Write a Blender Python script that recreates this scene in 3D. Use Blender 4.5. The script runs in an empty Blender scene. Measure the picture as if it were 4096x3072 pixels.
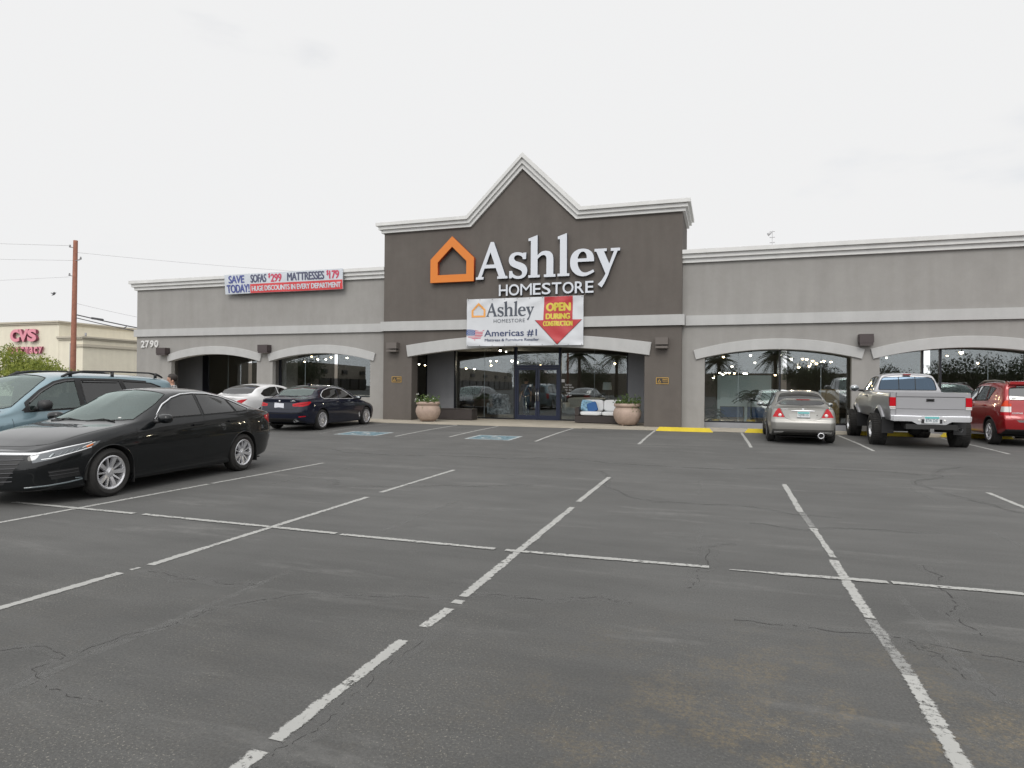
import bpy, bmesh, math, random
from mathutils import Vector, Matrix, noise
from mathutils.bvhtree import BVHTree
random.seed(7)
R = math.radians
scene = bpy.context.scene
COL = scene.collection
# ------------------------------------------------------------------ camera
cam = bpy.data.cameras.new("camera"); camo = bpy.data.objects.new("camera", cam); COL.objects.link(camo)
cam.sensor_width = 36.0; cam.lens = 36.0 * 2561.0 / 4096.0
cam.clip_start = 0.05; cam.clip_end = 3000
B0 = Matrix(((1, 0, 0), (0, 0, -1), (0, 1, 0)))
Rm = Matrix.Rotation(R(18.29), 3, 'Z') @ B0 @ Matrix.Rotation(R(0.169), 3, 'X') @ Matrix.Rotation(R(0.511), 3, 'Z')
camo.matrix_world = Matrix.Translation((0, 0, 1.6)) @ Rm.to_4x4()
scene.camera = camo
# ------------------------------------------------------------------ sky, sun, exposure
SUN_EL, SUN_AZ = 42.0, 172.0      # azimuth clockwise from +Y
w = bpy.data.worlds.new("World"); scene.world = w; w.use_nodes = True
nt = w.node_tree; nt.nodes.clear()
def N(nt, t, **kw):
    n = nt.nodes.new(t)
    for k, v in kw.items(): setattr(n, k, v)
    return n
out = N(nt, 'ShaderNodeOutputWorld'); bg = N(nt, 'ShaderNodeBackground'); bg.inputs[1].default_value = 0.1
sky = N(nt, 'ShaderNodeTexSky', sky_type='NISHITA', sun_disc=False, sun_elevation=R(SUN_EL), sun_rotation=R(SUN_AZ))
tc = N(nt, 'ShaderNodeTexCoord'); sx = N(nt, 'ShaderNodeVectorMath', operation='DOT_PRODUCT')   # overcast, brighter round the hidden sun
nt.links.new(tc.outputs['Generated'], sx.inputs[0])
sx.inputs[1].default_value = (math.sin(R(SUN_AZ)) * math.cos(R(SUN_EL)), math.cos(R(SUN_AZ)) * math.cos(R(SUN_EL)), math.sin(R(SUN_EL)))
ramp = N(nt, 'ShaderNodeMapRange', interpolation_type='SMOOTHSTEP')
ramp.inputs['From Min'].default_value = 0.05; ramp.inputs['From Max'].default_value = 0.95
ramp.inputs['To Min'].default_value = 8.75; ramp.inputs['To Max'].default_value = 17.0
nt.links.new(sx.outputs['Value'], ramp.inputs['Value'])
mp = N(nt, 'ShaderNodeMapping'); mp.inputs['Scale'].default_value = (1.6, 1.6, 5.0); mp.inputs['Location'].default_value = (0.35, 0.2, 0.6)
nt.links.new(tc.outputs['Generated'], mp.inputs['Vector'])
nz = N(nt, 'ShaderNodeTexNoise'); nz.inputs['Scale'].default_value = 1.5; nz.inputs['Detail'].default_value = 5; nz.inputs['Roughness'].default_value = 0.5
nt.links.new(mp.outputs[0], nz.inputs['Vector'])
thin = N(nt, 'ShaderNodeMapRange', interpolation_type='SMOOTHSTEP')   # where the cloud deck thins
thin.inputs['From Min'].default_value = 0.60; thin.inputs['From Max'].default_value = 0.80
thin.inputs['To Min'].default_value = 1.0; thin.inputs['To Max'].default_value = 0.70
nt.links.new(nz.outputs['Fac'], thin.inputs['Value'])
cc = N(nt, 'ShaderNodeCombineColor')
mul = [N(nt, 'ShaderNodeMath', operation='MULTIPLY') for _ in range(3)]
for m, f, ch in zip(mul, (0.998, 1.0, 1.004), ('Red', 'Green', 'Blue')):
    m.inputs[1].default_value = f; nt.links.new(ramp.outputs[0], m.inputs[0]); nt.links.new(m.outputs[0], cc.inputs[ch])
mx = N(nt, 'ShaderNodeMix', data_type='RGBA')
nt.links.new(thin.outputs[0], mx.inputs['Factor'])
nt.links.new(sky.outputs[0], mx.inputs['A']); nt.links.new(cc.outputs[0], mx.inputs['B'])
nt.links.new(mx.outputs['Result'], bg.inputs[0]); nt.links.new(bg.outputs[0], out.inputs[0])
sl = bpy.data.lights.new("sun", 'SUN'); so = bpy.data.objects.new("sun", sl); COL.objects.link(so)
sl.energy = 1.2; sl.angle = R(25); sl.color = (1.0, 0.96, 0.9)
sd = Vector((math.sin(R(SUN_AZ)) * math.cos(R(SUN_EL)), math.cos(R(SUN_AZ)) * math.cos(R(SUN_EL)), math.sin(R(SUN_EL))))
so.rotation_euler = (-sd).to_track_quat('-Z', 'Y').to_euler()
scene.view_settings.view_transform = 'Standard'; scene.view_settings.look = 'None'
scene.view_settings.exposure = 0.0; scene.view_settings.gamma = 1.0
scene.cycles.max_bounces = 8; scene.cycles.transparent_max_bounces = 12
scene.cycles.sample_clamp_indirect = 6.0
# ------------------------------------------------------------------ helpers
def link(o, parent=None):
    COL.objects.link(o)
    if parent is not None: o.parent = parent
    return o
def tag(o, label=None, cat=None, group=None, kind=None):
    if label: o['label'] = label
    if cat: o['category'] = cat
    if group: o['group'] = group
    if kind: o['kind'] = kind
    return o
def empty(name, loc=(0, 0, 0), rz=0.0, label=None, cat=None, group=None):
    o = bpy.data.objects.new(name, None); o.location = loc; o.rotation_euler = (0, 0, rz); o.empty_display_size = 0.2
    COL.objects.link(o); return tag(o, label, cat, group)
def obj(name, bm, mats, parent=None, smooth=None, loc=None):
    me = bpy.data.meshes.new(name)
    bmesh.ops.recalc_face_normals(bm, faces=bm.faces[:])
    bm.to_mesh(me); bm.free()
    for m in (mats if isinstance(mats, (list, tuple)) else [mats]): me.materials.append(m)
    if smooth is not None:
        for p in me.polygons: p.use_smooth = True
        me.set_sharp_from_angle(angle=R(smooth))
    o = bpy.data.objects.new(name, me)
    if loc is not None: o.location = loc
    return link(o, parent)
def copy_tree(o, parent=None, top=True):
    c = o.copy(); COL.objects.link(c); c.parent = parent
    for ch in list(o.children): copy_tree(ch, c, False)
    return c
def NB(): return bmesh.new()
def box(bm, x0, x1, y0, y1, z0, z1, mi=0):
    vs = [bm.verts.new(p) for p in ((x0, y0, z0), (x1, y0, z0), (x1, y1, z0), (x0, y1, z0), (x0, y0, z1), (x1, y0, z1), (x1, y1, z1), (x0, y1, z1))]
    fs = []
    for f in ((0, 3, 2, 1), (4, 5, 6, 7), (0, 1, 5, 4), (1, 2, 6, 5), (2, 3, 7, 6), (3, 0, 4, 7)):
        fc = bm.faces.new([vs[i] for i in f]); fc.material_index = mi; fs.append(fc)
    return fs
def bevel(bm, wd, seg=2):
    es = [e for e in bm.edges if len(e.link_faces) == 2 and e.calc_face_angle(0) > 0.5]
    bmesh.ops.bevel(bm, geom=es, offset=wd, segments=seg, affect='EDGES', profile=0.6)
def rbox(bm, x0, x1, y0, y1, z0, z1, r=0.02, seg=2, M=None):
    b = bmesh.new(); box(b, x0, x1, y0, y1, z0, z1); bevel(b, r, seg)
    merge(bm, b, M)
def merge(bm, b, M=None, mi=None):
    if M is not None: bmesh.ops.transform(b, matrix=M, verts=b.verts)
    mp_ = {v: bm.verts.new(v.co) for v in b.verts}
    for f in b.faces:
        try:
            nf = bm.faces.new([mp_[v] for v in f.verts]); nf.material_index = f.material_index if mi is None else mi; nf.smooth = f.smooth
        except ValueError: pass
    b.free()
def prism_xz(bm, pts, y0, y1, mi=0, mi_side=None):
    """polygon in the xz plane, extruded from y0 (front) to y1"""
    a = [bm.verts.new((p[0], y0, p[1])) for p in pts]; b = [bm.verts.new((p[0], y1, p[1])) for p in pts]
    f = bm.faces.new(a); f.material_index = mi; g = bm.faces.new(b[::-1]); g.material_index = mi
    n = len(pts)
    for i in range(n):
        s = bm.faces.new((a[i], b[i], b[(i + 1) % n], a[(i + 1) % n])); s.material_index = mi if mi_side is None else mi_side
def strip_xz(bm, A, B, y0, y1):
    """band between two polylines of equal length in xz, extruded y0..y1"""
    for i in range(len(A) - 1):
        prism_xz(bm, [A[i], A[i + 1], B[i + 1], B[i]], y0, y1)
    bmesh.ops.remove_doubles(bm, verts=bm.verts, dist=1e-5)
    seen = {}
    for f in list(bm.faces):
        k = tuple(sorted(v.index for v in f.verts)); 
    bm.verts.index_update()
    for f in list(bm.faces):
        k = tuple(sorted(v.index for v in f.verts))
        seen.setdefault(k, []).append(f)
    for k, fl in seen.items():
        if len(fl) > 1:
            for f in fl: bm.faces.remove(f)
def tube(bm, pts, r, seg=8, cap=True, mi=0):
    pts = [Vector(p) for p in pts]; rings = []
    rs = r if isinstance(r, (list, tuple)) else [r] * len(pts)
    up = None
    for i, p in enumerate(pts):
        d = (pts[min(i + 1, len(pts) - 1)] - pts[max(i - 1, 0)]).normalized()
        if up is None: up = Vector((0, 0, 1)) if abs(d.z) < 0.9 else Vector((1, 0, 0))
        s = d.cross(up).normalized(); u = s.cross(d).normalized(); up = u
        rings.append([bm.verts.new(p + (s * math.cos(a) + u * math.sin(a)) * rs[i]) for a in [2 * math.pi * k / seg for k in range(seg)]])
    for a, b in zip(rings, rings[1:]):
        for k in range(seg):
            f = bm.faces.new((a[k], a[(k + 1) % seg], b[(k + 1) % seg], b[k])); f.material_index = mi; f.smooth = True
    if cap:
        for rg in (rings[0], rings[-1]):
            f = bm.faces.new(rg); f.material_index = mi
def lathe(bm, prof, seg=32, axis='Z', M=None, close=False, mi=0):
    """prof: (radius, height) pairs"""
    b = bmesh.new(); rings = []
    for r, h in prof:
        if r < 1e-6: rings.append([b.verts.new((0, 0, h))])
        else: rings.append([b.verts.new((r * math.cos(2 * math.pi * k / seg), r * math.sin(2 * math.pi * k / seg), h)) for k in range(seg)])
    for A, Bq in zip(rings, rings[1:]):
        for k in range(seg):
            q = []
            for v in (A[k % len(A)], A[(k + 1) % len(A)], Bq[(k + 1) % len(Bq)], Bq[k % len(Bq)]):
                if v not in q: q.append(v)
            if len(q) > 2:
                f = b.faces.new(q); f.smooth = True; f.material_index = mi
    mm = Matrix.Identity(4)
    if axis == 'Y': mm = Matrix.Rotation(R(-90), 4, 'X')
    if axis == 'X': mm = Matrix.Rotation(R(90), 4, 'Y')
    merge(bm, b, (M @ mm) if M is not None else mm)
# ---- materials
MATS = {}
def mat(name, color, rough=0.6, metal=0.0, var=0.0, vscale=3.0, bump=0.0, bscale=60.0, coat=0.0, spec=0.5, emit=None, estr=0.0, vdet=4, sheen=0.0):
    if name in MATS: return MATS[name]
    m = bpy.data.materials.new(name); m.use_nodes = True; t = m.node_tree; b = t.nodes['Principled BSDF']
    b.inputs['Base Color'].default_value = (*color, 1); b.inputs['Roughness'].default_value = rough; b.inputs['Metallic'].default_value = metal
    b.inputs['Coat Weight'].default_value = coat; b.inputs['Coat Roughness'].default_value = 0.03; b.inputs['Specular IOR Level'].default_value = spec
    if emit: b.inputs['Emission Color'].default_value = (*emit, 1); b.inputs['Emission Strength'].default_value = estr
    if var or bump: tcn = N(t, 'ShaderNodeTexCoord')
    if var:
        n = N(t, 'ShaderNodeTexNoise'); n.inputs['Scale'].default_value = vscale; n.inputs['Detail'].default_value = vdet; n.inputs['Roughness'].default_value = 0.65
        t.links.new(tcn.outputs['Object'], n.inputs['Vector'])
        mr = N(t, 'ShaderNodeMapRange'); mr.inputs['From Min'].default_value = 0.3; mr.inputs['From Max'].default_value = 0.7
        mr.inputs['To Min'].default_value = 1 - var; mr.inputs['To Max'].default_value = 1 + var
        t.links.new(n.outputs['Fac'], mr.inputs['Value'])
        hs = N(t, 'ShaderNodeHueSaturation'); hs.inputs['Color'].default_value = (*color, 1); t.links.new(mr.outputs[0], hs.inputs['Value'])
        t.links.new(hs.outputs[0], b.inputs['Base Color'])
    if bump:
        n2 = N(t, 'ShaderNodeTexNoise'); n2.inputs['Scale'].default_value = bscale; n2.inputs['Detail'].default_value = 3
        t.links.new(tcn.outputs['Object'], n2.inputs['Vector'])
        bp = N(t, 'ShaderNodeBump'); bp.inputs['Strength'].default_value = bump; bp.inputs['Distance'].default_value = 0.01
        t.links.new(n2.outputs['Fac'], bp.inputs['Height']); t.links.new(bp.outputs[0], b.inputs['Normal'])
    MATS[name] = m; return m
def glass_mat(name, tint, base=0.22, rough=0.0, refl=(1, 1, 1)):
    m = bpy.data.materials.new(name); m.use_nodes = True; t = m.node_tree; t.nodes.clear()
    o = N(t, 'ShaderNodeOutputMaterial'); mxs = N(t, 'ShaderNodeMixShader'); tr = N(t, 'ShaderNodeBsdfTransparent'); gl = N(t, 'ShaderNodeBsdfGlossy')
    tr.inputs[0].default_value = (*tint, 1); gl.inputs['Roughness'].default_value = rough; gl.inputs['Color'].default_value = (*refl, 1)
    lw = N(t, 'ShaderNodeLayerWeight'); lw.inputs['Blend'].default_value = 0.5
    pw = N(t, 'ShaderNodeMath', operation='POWER'); pw.inputs[1].default_value = 4.0
    mr = N(t, 'ShaderNodeMapRange'); mr.inputs['To Min'].default_value = base; mr.inputs['To Max'].default_value = 1.0
    t.links.new(lw.outputs['Facing'], pw.inputs[0]); t.links.new(pw.outputs[0], mr.inputs['Value'])
    t.links.new(mr.outputs[0], mxs.inputs[0]); t.links.new(tr.outputs[0], mxs.inputs[1]); t.links.new(gl.outputs[0], mxs.inputs[2]); t.links.new(mxs.outputs[0], o.inputs[0])
    MATS[name] = m; return m
# ---- text: the built-in font turned into a mesh and fitted to a box in the xz plane, facing -y
def text_mesh(s, bold=0.0, spacing=1.0):
    cu = bpy.data.curves.new('txt', 'FONT'); cu.body = s; cu.offset = bold; cu.space_character = spacing; cu.resolution_u = 4
    o = bpy.data.objects.new('txt', cu); COL.objects.link(o)
    dg = bpy.context.evaluated_depsgraph_get(); me = bpy.data.meshes.new_from_object(o.evaluated_get(dg))
    bm = bmesh.new(); bm.from_mesh(me)
    for f in bm.faces: f.smooth = False
    bpy.data.objects.remove(o); bpy.data.curves.remove(cu); bpy.data.meshes.remove(me)
    return bm
def add_text(bm, s, x0, x1, z0, z1, y, bold=0.0, spacing=1.0, depth=0.0, mi=0, mi_side=None, shear=0.0, fit_caps=False):
    b = text_mesh(s, bold, spacing)
    bmesh.ops.remove_doubles(b, verts=b.verts, dist=1e-5)
    xs = [v.co.x for v in b.verts]; ys = [v.co.y for v in b.verts]
    ax, bx_ = min(xs), max(xs); ay, by = min(ys), max(ys)
    if fit_caps: ay, by = 0.0 - bold, 0.729 + bold
    for v in b.verts:
        u = (v.co.x - ax) / (bx_ - ax); q = (v.co.y - ay) / (by - ay)
        v.co = Vector((x0 + (x1 - x0) * u, y, z0 + (z1 - z0) * q + shear * u))
    for f in b.faces: f.material_index = mi
    if depth:
        r = bmesh.ops.extrude_face_region(b, geom=b.faces[:])
        for e in r['geom']:
            if isinstance(e, bmesh.types.BMVert): e.co.y -= depth
        if mi_side is not None:
            for f in b.faces:
                f.normal_update()
                if abs(f.normal.y) < 0.5: f.material_index = mi_side
    merge(bm, b)
def catmull(loop, n=5):
    """closed loop of (x, y, smooth) -> polygon; smooth points are joined by a spline"""
    P = [(a, b) for a, b, s in loop]; S = [s for a, b, s in loop]; outp = []; L = len(P)
    for i in range(L):
        p1, p2 = P[i], P[(i + 1) % L]; outp.append(p1)
        if S[i] or S[(i + 1) % L]:
            p0 = P[i - 1] if S[i] else (2 * p1[0] - p2[0], 2 * p1[1] - p2[1])
            p3 = P[(i + 2) % L] if S[(i + 1) % L] else (2 * p2[0] - p1[0], 2 * p2[1] - p1[1])
            for k in range(1, n):
                t = k / n
                outp.append(tuple(0.5 * (2 * p1[j] + (p2[j] - p0[j]) * t + (2 * p0[j] - 5 * p1[j] + 4 * p2[j] - p3[j]) * t * t + (3 * p1[j] - p0[j] - 3 * p2[j] + p3[j]) * t ** 3) for j in (0, 1)))
    return outp
def loops_mesh(loops, depth=0.0):
    """filled 2-D polygons with holes -> bmesh in xy plane (via a 2-D curve), optional extrusion along z"""
    cu = bpy.data.curves.new('lp', 'CURVE'); cu.dimensions = '2D'; cu.fill_mode = 'BOTH'; cu.extrude = depth / 2
    for lp in loops:
        sp = cu.splines.new('POLY'); sp.points.add(len(lp) - 1); sp.use_cyclic_u = True
        for i, p in enumerate(lp): sp.points[i].co = (p[0], p[1], 0, 1)
    o = bpy.data.objects.new('lp', cu); COL.objects.link(o)
    dg = bpy.context.evaluated_depsgraph_get(); me = bpy.data.meshes.new_from_object(o.evaluated_get(dg))
    bm = bmesh.new(); bm.from_mesh(me)
    bpy.data.objects.remove(o); bpy.data.curves.remove(cu); bpy.data.meshes.remove(me)
    return bm
# ================================================================== GROUND
def zg(Y):
    t = min(max((Y - 11) / 9, 0), 1); return .13 * t * t * (3 - 2 * t)
def asphalt_mat():
    m = bpy.data.materials.new('asphalt'); m.use_nodes = True; t = m.node_tree; b = t.nodes['Principled BSDF']
    tcn = N(t, 'ShaderNodeTexCoord')
    def noise_(scale, det=4, rough=0.6, vec=None):
        n = N(t, 'ShaderNodeTexNoise'); n.inputs['Scale'].default_value = scale; n.inputs['Detail'].default_value = det; n.inputs['Roughness'].default_value = rough
        t.links.new(vec or tcn.outputs['Object'], n.inputs['Vector']); return n.outputs['Fac']
    def mr(v, a, c, lo, hi, smooth=False):
        n = N(t, 'ShaderNodeMapRange', interpolation_type='SMOOTHSTEP' if smooth else 'LINEAR')
        for k, x in zip(('From Min', 'From Max', 'To Min', 'To Max'), (a, c, lo, hi)): n.inputs[k].default_value = x
        t.links.new(v, n.inputs['Value']); return n.outputs[0]
    def mul(a, c, op='MULTIPLY'):
        n = N(t, 'ShaderNodeMath', operation=op)
        for i, v in enumerate((a, c)):
            if isinstance(v, (int, float)): n.inputs[i].default_value = v
            else: t.links.new(v, n.inputs[i])
        return n.outputs[0]
    def mix(f, a, c):
        n = N(t, 'ShaderNodeMix', data_type='RGBA'); t.links.new(f, n.inputs['Factor'])
        for s, v in (('A', a), ('B', c)):
            if isinstance(v, tuple): n.inputs[s].default_value = (*v, 1)
            else: t.links.new(v, n.inputs[s])
        return n.outputs['Result']
    st = N(t, 'ShaderNodeMapping'); st.inputs['Scale'].default_value = (0.5, 2.2, 1); st.inputs['Rotation'].default_value = (0, 0, 0.25)
    t.links.new(tcn.outputs['Object'], st.inputs['Vector'])
    big = mr(noise_(0.35, 5), .3, .7, .86, 1.14); mid = mr(noise_(1.1, 6, .7, st.outputs[0]), .3, .7, .88, 1.12); fine = mr(noise_(70, 3, .8), .3, .7, .72, 1.28)
    tone = mul(mul(big, mid), fine)
    hs = N(t, 'ShaderNodeHueSaturation'); hs.inputs['Color'].default_value = (.095, .0945, .0915, 1)
    sep = N(t, 'ShaderNodeSeparateXYZ'); t.links.new(tcn.outputs['Object'], sep.inputs[0])
    ndk = mr(sep.outputs['Y'], 1.5, 8.5, .76, 1.0, True); t.links.new(mul(tone, ndk), hs.inputs['Value'])
    near = mr(sep.outputs['Y'], 1.5, 6.5, 1.0, 0.22, True)                 # binder worn away where the cars turn in
    wear = mul(mr(noise_(0.9, 5, .7), .42, .62, 0.12, 1.0, True), near)
    fl = mr(noise_(75, 2, .5), .615, .68, 0, 1); fl2 = mr(noise_(190, 2, .5), .62, .70, 0, .8)
    flecks = mul(mul(mul(fl, fl2, 'MAXIMUM'), wear), 0.50)
    c1 = mix(flecks, hs.outputs[0], (.33, .31, .26))
    right = mr(sep.outputs['X'], -1.6, 1.0, 0.05, 1.0, True); ny = mr(sep.outputs['Y'], 2.6, 5.2, 1.0, 0.0, True)
    oc = mul(mul(mr(noise_(2.0, 6, .75), .44, .62, 0, 1, True), mr(noise_(30, 4, .85), .42, .60, 0, 1)), mul(right, ny))
    c2 = mix(mul(oc, 0.85), c1, (.20, .155, .088))
    pale = mul(mr(noise_(0.75, 6, .7, st.outputs[0]), .54, .70, 0, .42, True), mr(noise_(9, 5, .7), .35, .6, .35, 1))
    c3 = mix(pale, c2, (.19, .187, .18))
    dk = mul(mr(noise_(1.3, 6, .75), .60, .74, 0, .28, True), 1.0)
    c4 = mix(dk, c3, (.05, .05, .05))
    t.links.new(c4, b.inputs['Base Color']); b.inputs['Roughness'].default_value = 0.82; b.inputs['Specular IOR Level'].default_value = 0.35
    bp = N(t, 'ShaderNodeBump'); bp.inputs['Strength'].default_value = 0.35; bp.inputs['Distance'].default_value = 0.006
    t.links.new(mul(noise_(95, 3, .7), noise_(30, 2)), bp.inputs['Height']); t.links.new(bp.outputs[0], b.inputs['Normal'])
    return m
M_ASPH = asphalt_mat()
bm = NB(); ys = [-700, -60, 0] + [11 + .5 * k for k in range(19)] + [60, 1200]; xs = [-900, -60, -30, 0, 30, 60, 900]
gv = [[bm.verts.new((x, y, zg(y))) for x in xs] for y in ys]
for i in range(len(ys) - 1):
    for j in range(len(xs) - 1): bm.faces.new((gv[i][j], gv[i][j + 1], gv[i + 1][j + 1], gv[i + 1][j]))
tag(obj('parking_lot', bm, M_ASPH, smooth=60), kind='structure')
# concrete apron in front of the shop
def concrete_mat():
    m = mat('concrete', (.36, .325, .265), .85, var=.16, vscale=1.3, bump=.25, bscale=120, vdet=8); return m
M_CONC = concrete_mat()
bm = NB()
def apron(x0, x1, y0, y1):
    box(bm, x0, x1, y0, y1, 0.0, 0.148)
for x0, x1, yf0 in ((-45, -14.1, 21.95), (-14.09, -9.4, 21.97), (-9.39, -4.7, 22.06), (-4.69, -.6, 22.2), (-.59, 3.4, 22.5), (3.41, 6.3, 22.8), (6.31, 9, 23.0), (9.01, 26, 23.1)): apron(x0, x1, yf0, 29.0)
tag(obj('pavement', bm, M_CONC), kind='structure')
# ---- painted markings
def paint_mat(name, col, lo=.40, hi=.52, keep=1.0, sc=22, contrast=.25, edge=0.0):
    """thin worn paint: the coat is missing where the noise is high"""
    m = bpy.data.materials.new(name); m.use_nodes = True; t = m.node_tree; b = t.nodes['Principled BSDF']; o = t.nodes['Material Output']
    tcn = N(t, 'ShaderNodeTexCoord'); n = N(t, 'ShaderNodeTexNoise'); n.inputs['Scale'].default_value = sc; n.inputs['Detail'].default_value = 6; n.inputs['Roughness'].default_value = .75
    n2 = N(t, 'ShaderNodeTexNoise'); n2.inputs['Scale'].default_value = 2.2; n2.inputs['Detail'].default_value = 3
    t.links.new(tcn.outputs['Object'], n.inputs['Vector']); t.links.new(tcn.outputs['Object'], n2.inputs['Vector'])
    ad = N(t, 'ShaderNodeMath', operation='MULTIPLY_ADD'); ad.inputs[1].default_value = .35; t.links.new(n2.outputs['Fac'], ad.inputs[0]); t.links.new(n.outputs['Fac'], ad.inputs[2])
    mr = N(t, 'ShaderNodeMapRange'); mr.inputs['From Min'].default_value = lo + .17; mr.inputs['From Max'].default_value = hi + .17; mr.inputs['To Min'].default_value = keep; mr.inputs['To Max'].default_value = 0
    if edge:
        at = N(t, 'ShaderNodeAttribute', attribute_name='edge'); me_ = N(t, 'ShaderNodeMapRange', interpolation_type='SMOOTHSTEP'); me_.inputs['From Max'].default_value = .45; me_.inputs['To Min'].default_value = edge; me_.inputs['To Max'].default_value = 0
        t.links.new(at.outputs['Fac'], me_.inputs['Value']); a2 = N(t, 'ShaderNodeMath', operation='ADD'); t.links.new(ad.outputs[0], a2.inputs[0]); t.links.new(me_.outputs[0], a2.inputs[1]); t.links.new(a2.outputs[0], mr.inputs['Value'])
    else: t.links.new(ad.outputs[0], mr.inputs['Value'])
    hs = N(t, 'ShaderNodeHueSaturation'); hs.inputs['Color'].default_value = (*col, 1)
    mv = N(t, 'ShaderNodeMapRange'); mv.inputs['To Min'].default_value = 1 - contrast; mv.inputs['To Max'].default_value = 1 + contrast; t.links.new(n2.outputs['Fac'], mv.inputs['Value']); t.links.new(mv.outputs[0], hs.inputs['Value'])
    t.links.new(hs.outputs[0], b.inputs['Base Color']); b.inputs['Roughness'].default_value = .8
    tr = N(t, 'ShaderNodeBsdfTransparent'); mxs = N(t, 'ShaderNodeMixShader')
    t.links.new(mr.outputs[0], mxs.inputs[0]); t.links.new(tr.outputs[0], mxs.inputs[1]); t.links.new(b.outputs[0], mxs.inputs[2]); t.links.new(mxs.outputs[0], o.inputs[0])
    return m
P_WHITE = paint_mat('line_paint', (.35, .35, .335), .55, .68, edge=.22)
P_SEAL = paint_mat('crack_halo', (.165, .164, .160), .36, .80, .36, 7, .1, edge=.55)
P_FADED = paint_mat('faded_paint', (.30, .30, .29), .46, .66, .8, edge=.22)
P_GHOST = paint_mat('ghost_paint', (.20, .20, .195), .36, .66, .34, 9, edge=.4)
P_BLUE = paint_mat('blue_paint', (.125, .205, .24), .52, .74, .95, 12)
P_HC = paint_mat('symbol_paint', (.40, .43, .435), .50, .70, .95, 14)
LIFT = 0.004
def ribbon(bm, pts, wd, lift=LIFT, jit=0.0, mi=0, taper=None):
    P = []
    for (x0, y0), (x1, y1) in zip(pts, pts[1:]):
        n = max(1, int(math.hypot(x1 - x0, y1 - y0) / .12))
        for k in range(n): P.append((x0 + (x1 - x0) * k / n, y0 + (y1 - y0) * k / n))
    P.append(pts[-1]); L = Rr = Cc = None
    ly = bm.verts.layers.float.get('edge') or bm.verts.layers.float.new('edge')
    for i, (x, y) in enumerate(P):
        a, b = P[max(i - 1, 0)], P[min(i + 1, len(P) - 1)]; d = Vector((b[0] - a[0], b[1] - a[1])).normalized(); nx, ny = -d.y, d.x
        w1 = wd / 2 * (taper(i / (len(P) - 1)) if taper else 1); j1, j2 = random.uniform(-jit, jit), random.uniform(-jit, jit)
        l = bm.verts.new((x + nx * (w1 + j1), y + ny * (w1 + j1), zg(y) + lift)); r = bm.verts.new((x - nx * (w1 + j2), y - ny * (w1 + j2), zg(y) + lift))
        c = bm.verts.new((x, y, zg(y) + lift)); c[ly] = 1.0
        if L is not None:
            for q in ((L, Cc, c, l), (Cc, Rr, r, c)): f = bm.faces.new(q); f.material_index = mi
        L, Rr, Cc = l, r, c
def line(segs, wd=.098, m=P_WHITE, jit=.006, lift=LIFT, name='parking_line'):
    bm = NB()
    for s in segs:
        if len(s) == 3: ribbon(bm, s[:2], wd, lift, jit, taper=s[2])
        else: ribbon(bm, s, wd, lift, jit)
    return tag(obj(name, bm, m), kind='structure')
chip = lambda t: 1.0 if t < .1 or t > .93 else .72
line([((-1.905, 11.28), (-1.90, 8.73)), ((-1.885, 8.3), (-1.86, 4.49)), ((-1.85, 4.41), (-1.85, 4.33)), ((-1.85, 4.22), (-1.87, 3.84)), ((-1.89, 3.6), (-1.90, 2.40)), ((-1.90, 2.31), (-1.92, 1.2))])
line([((.97, 11.55), (.96, 9.04)), ((.985, 8.05), (1.0, 6.72), chip), ((.985, 6.62), (.98, 5.03)), ((1.0, 4.1), (.97, 3.0)), ((.97, 3.0), (.96, 1.2))])
line([((.97, 9.0), (.985, 8.1)), ((.98, 5.0), (1.0, 4.1))], m=P_FADED)
line([((-4.82, 11.16), (-4.82, 8.42)), ((-4.79, 8.0), (-4.76, 4.34)), ((-4.77, 4.25), (-4.79, 4.17), lambda t: .5), ((-4.79, 4.08), (-4.83, 3.1)), ((-4.83, 3.1), (-4.84, 1.2))])
line([((-7.70, 11.15), (-7.73, 8.2)), ((-7.73, 8.12), (-7.78, 3.5))])
line([((3.915, 11.795), (3.90, 7.5)), ((3.9, 7.4), (3.9, 3.5))])
line([((-10.6, 11.1), (-10.65, 4.5))])
line([((-8.9, 5.97), (-6.80, 5.97)), ((-6.67, 5.975), (-3.92, 5.92)), ((-3.85, 5.90), (-2.11, 5.90)), ((-2.0, 5.89), (-.11, 5.96)), ((.06, 5.94), (1.30, 6.01), lambda t: .25 + .75 * min(1, t * 2.5)), ((1.33, 6.005), (2.25, 6.03)), ((2.28, 6.03), (5.5, 6.08))], wd=.092, lift=LIFT + .004)
for s in ([((-3.5, 8.2), (-3.52, 6.2)), ((-3.5, 4.6), (-3.5, 2.2))], [((-6.78, 11.0), (-6.84, 8.5))], [((-.37, 11.5), (-.32, 9.9)), ((-.25, 7.6), (-.23, 6.9))], [((2.88, 11.9), (2.91, 10.3)), ((2.9, 8.6), (2.93, 7.4))], [((1.29, 5.8), (1.36, 3.9))], [((-3.6, 11.6), (-3.59, 10.8))]):
    line(s, wd=.10, m=P_GHOST, lift=LIFT * .6, name='ghost_line')
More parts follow.
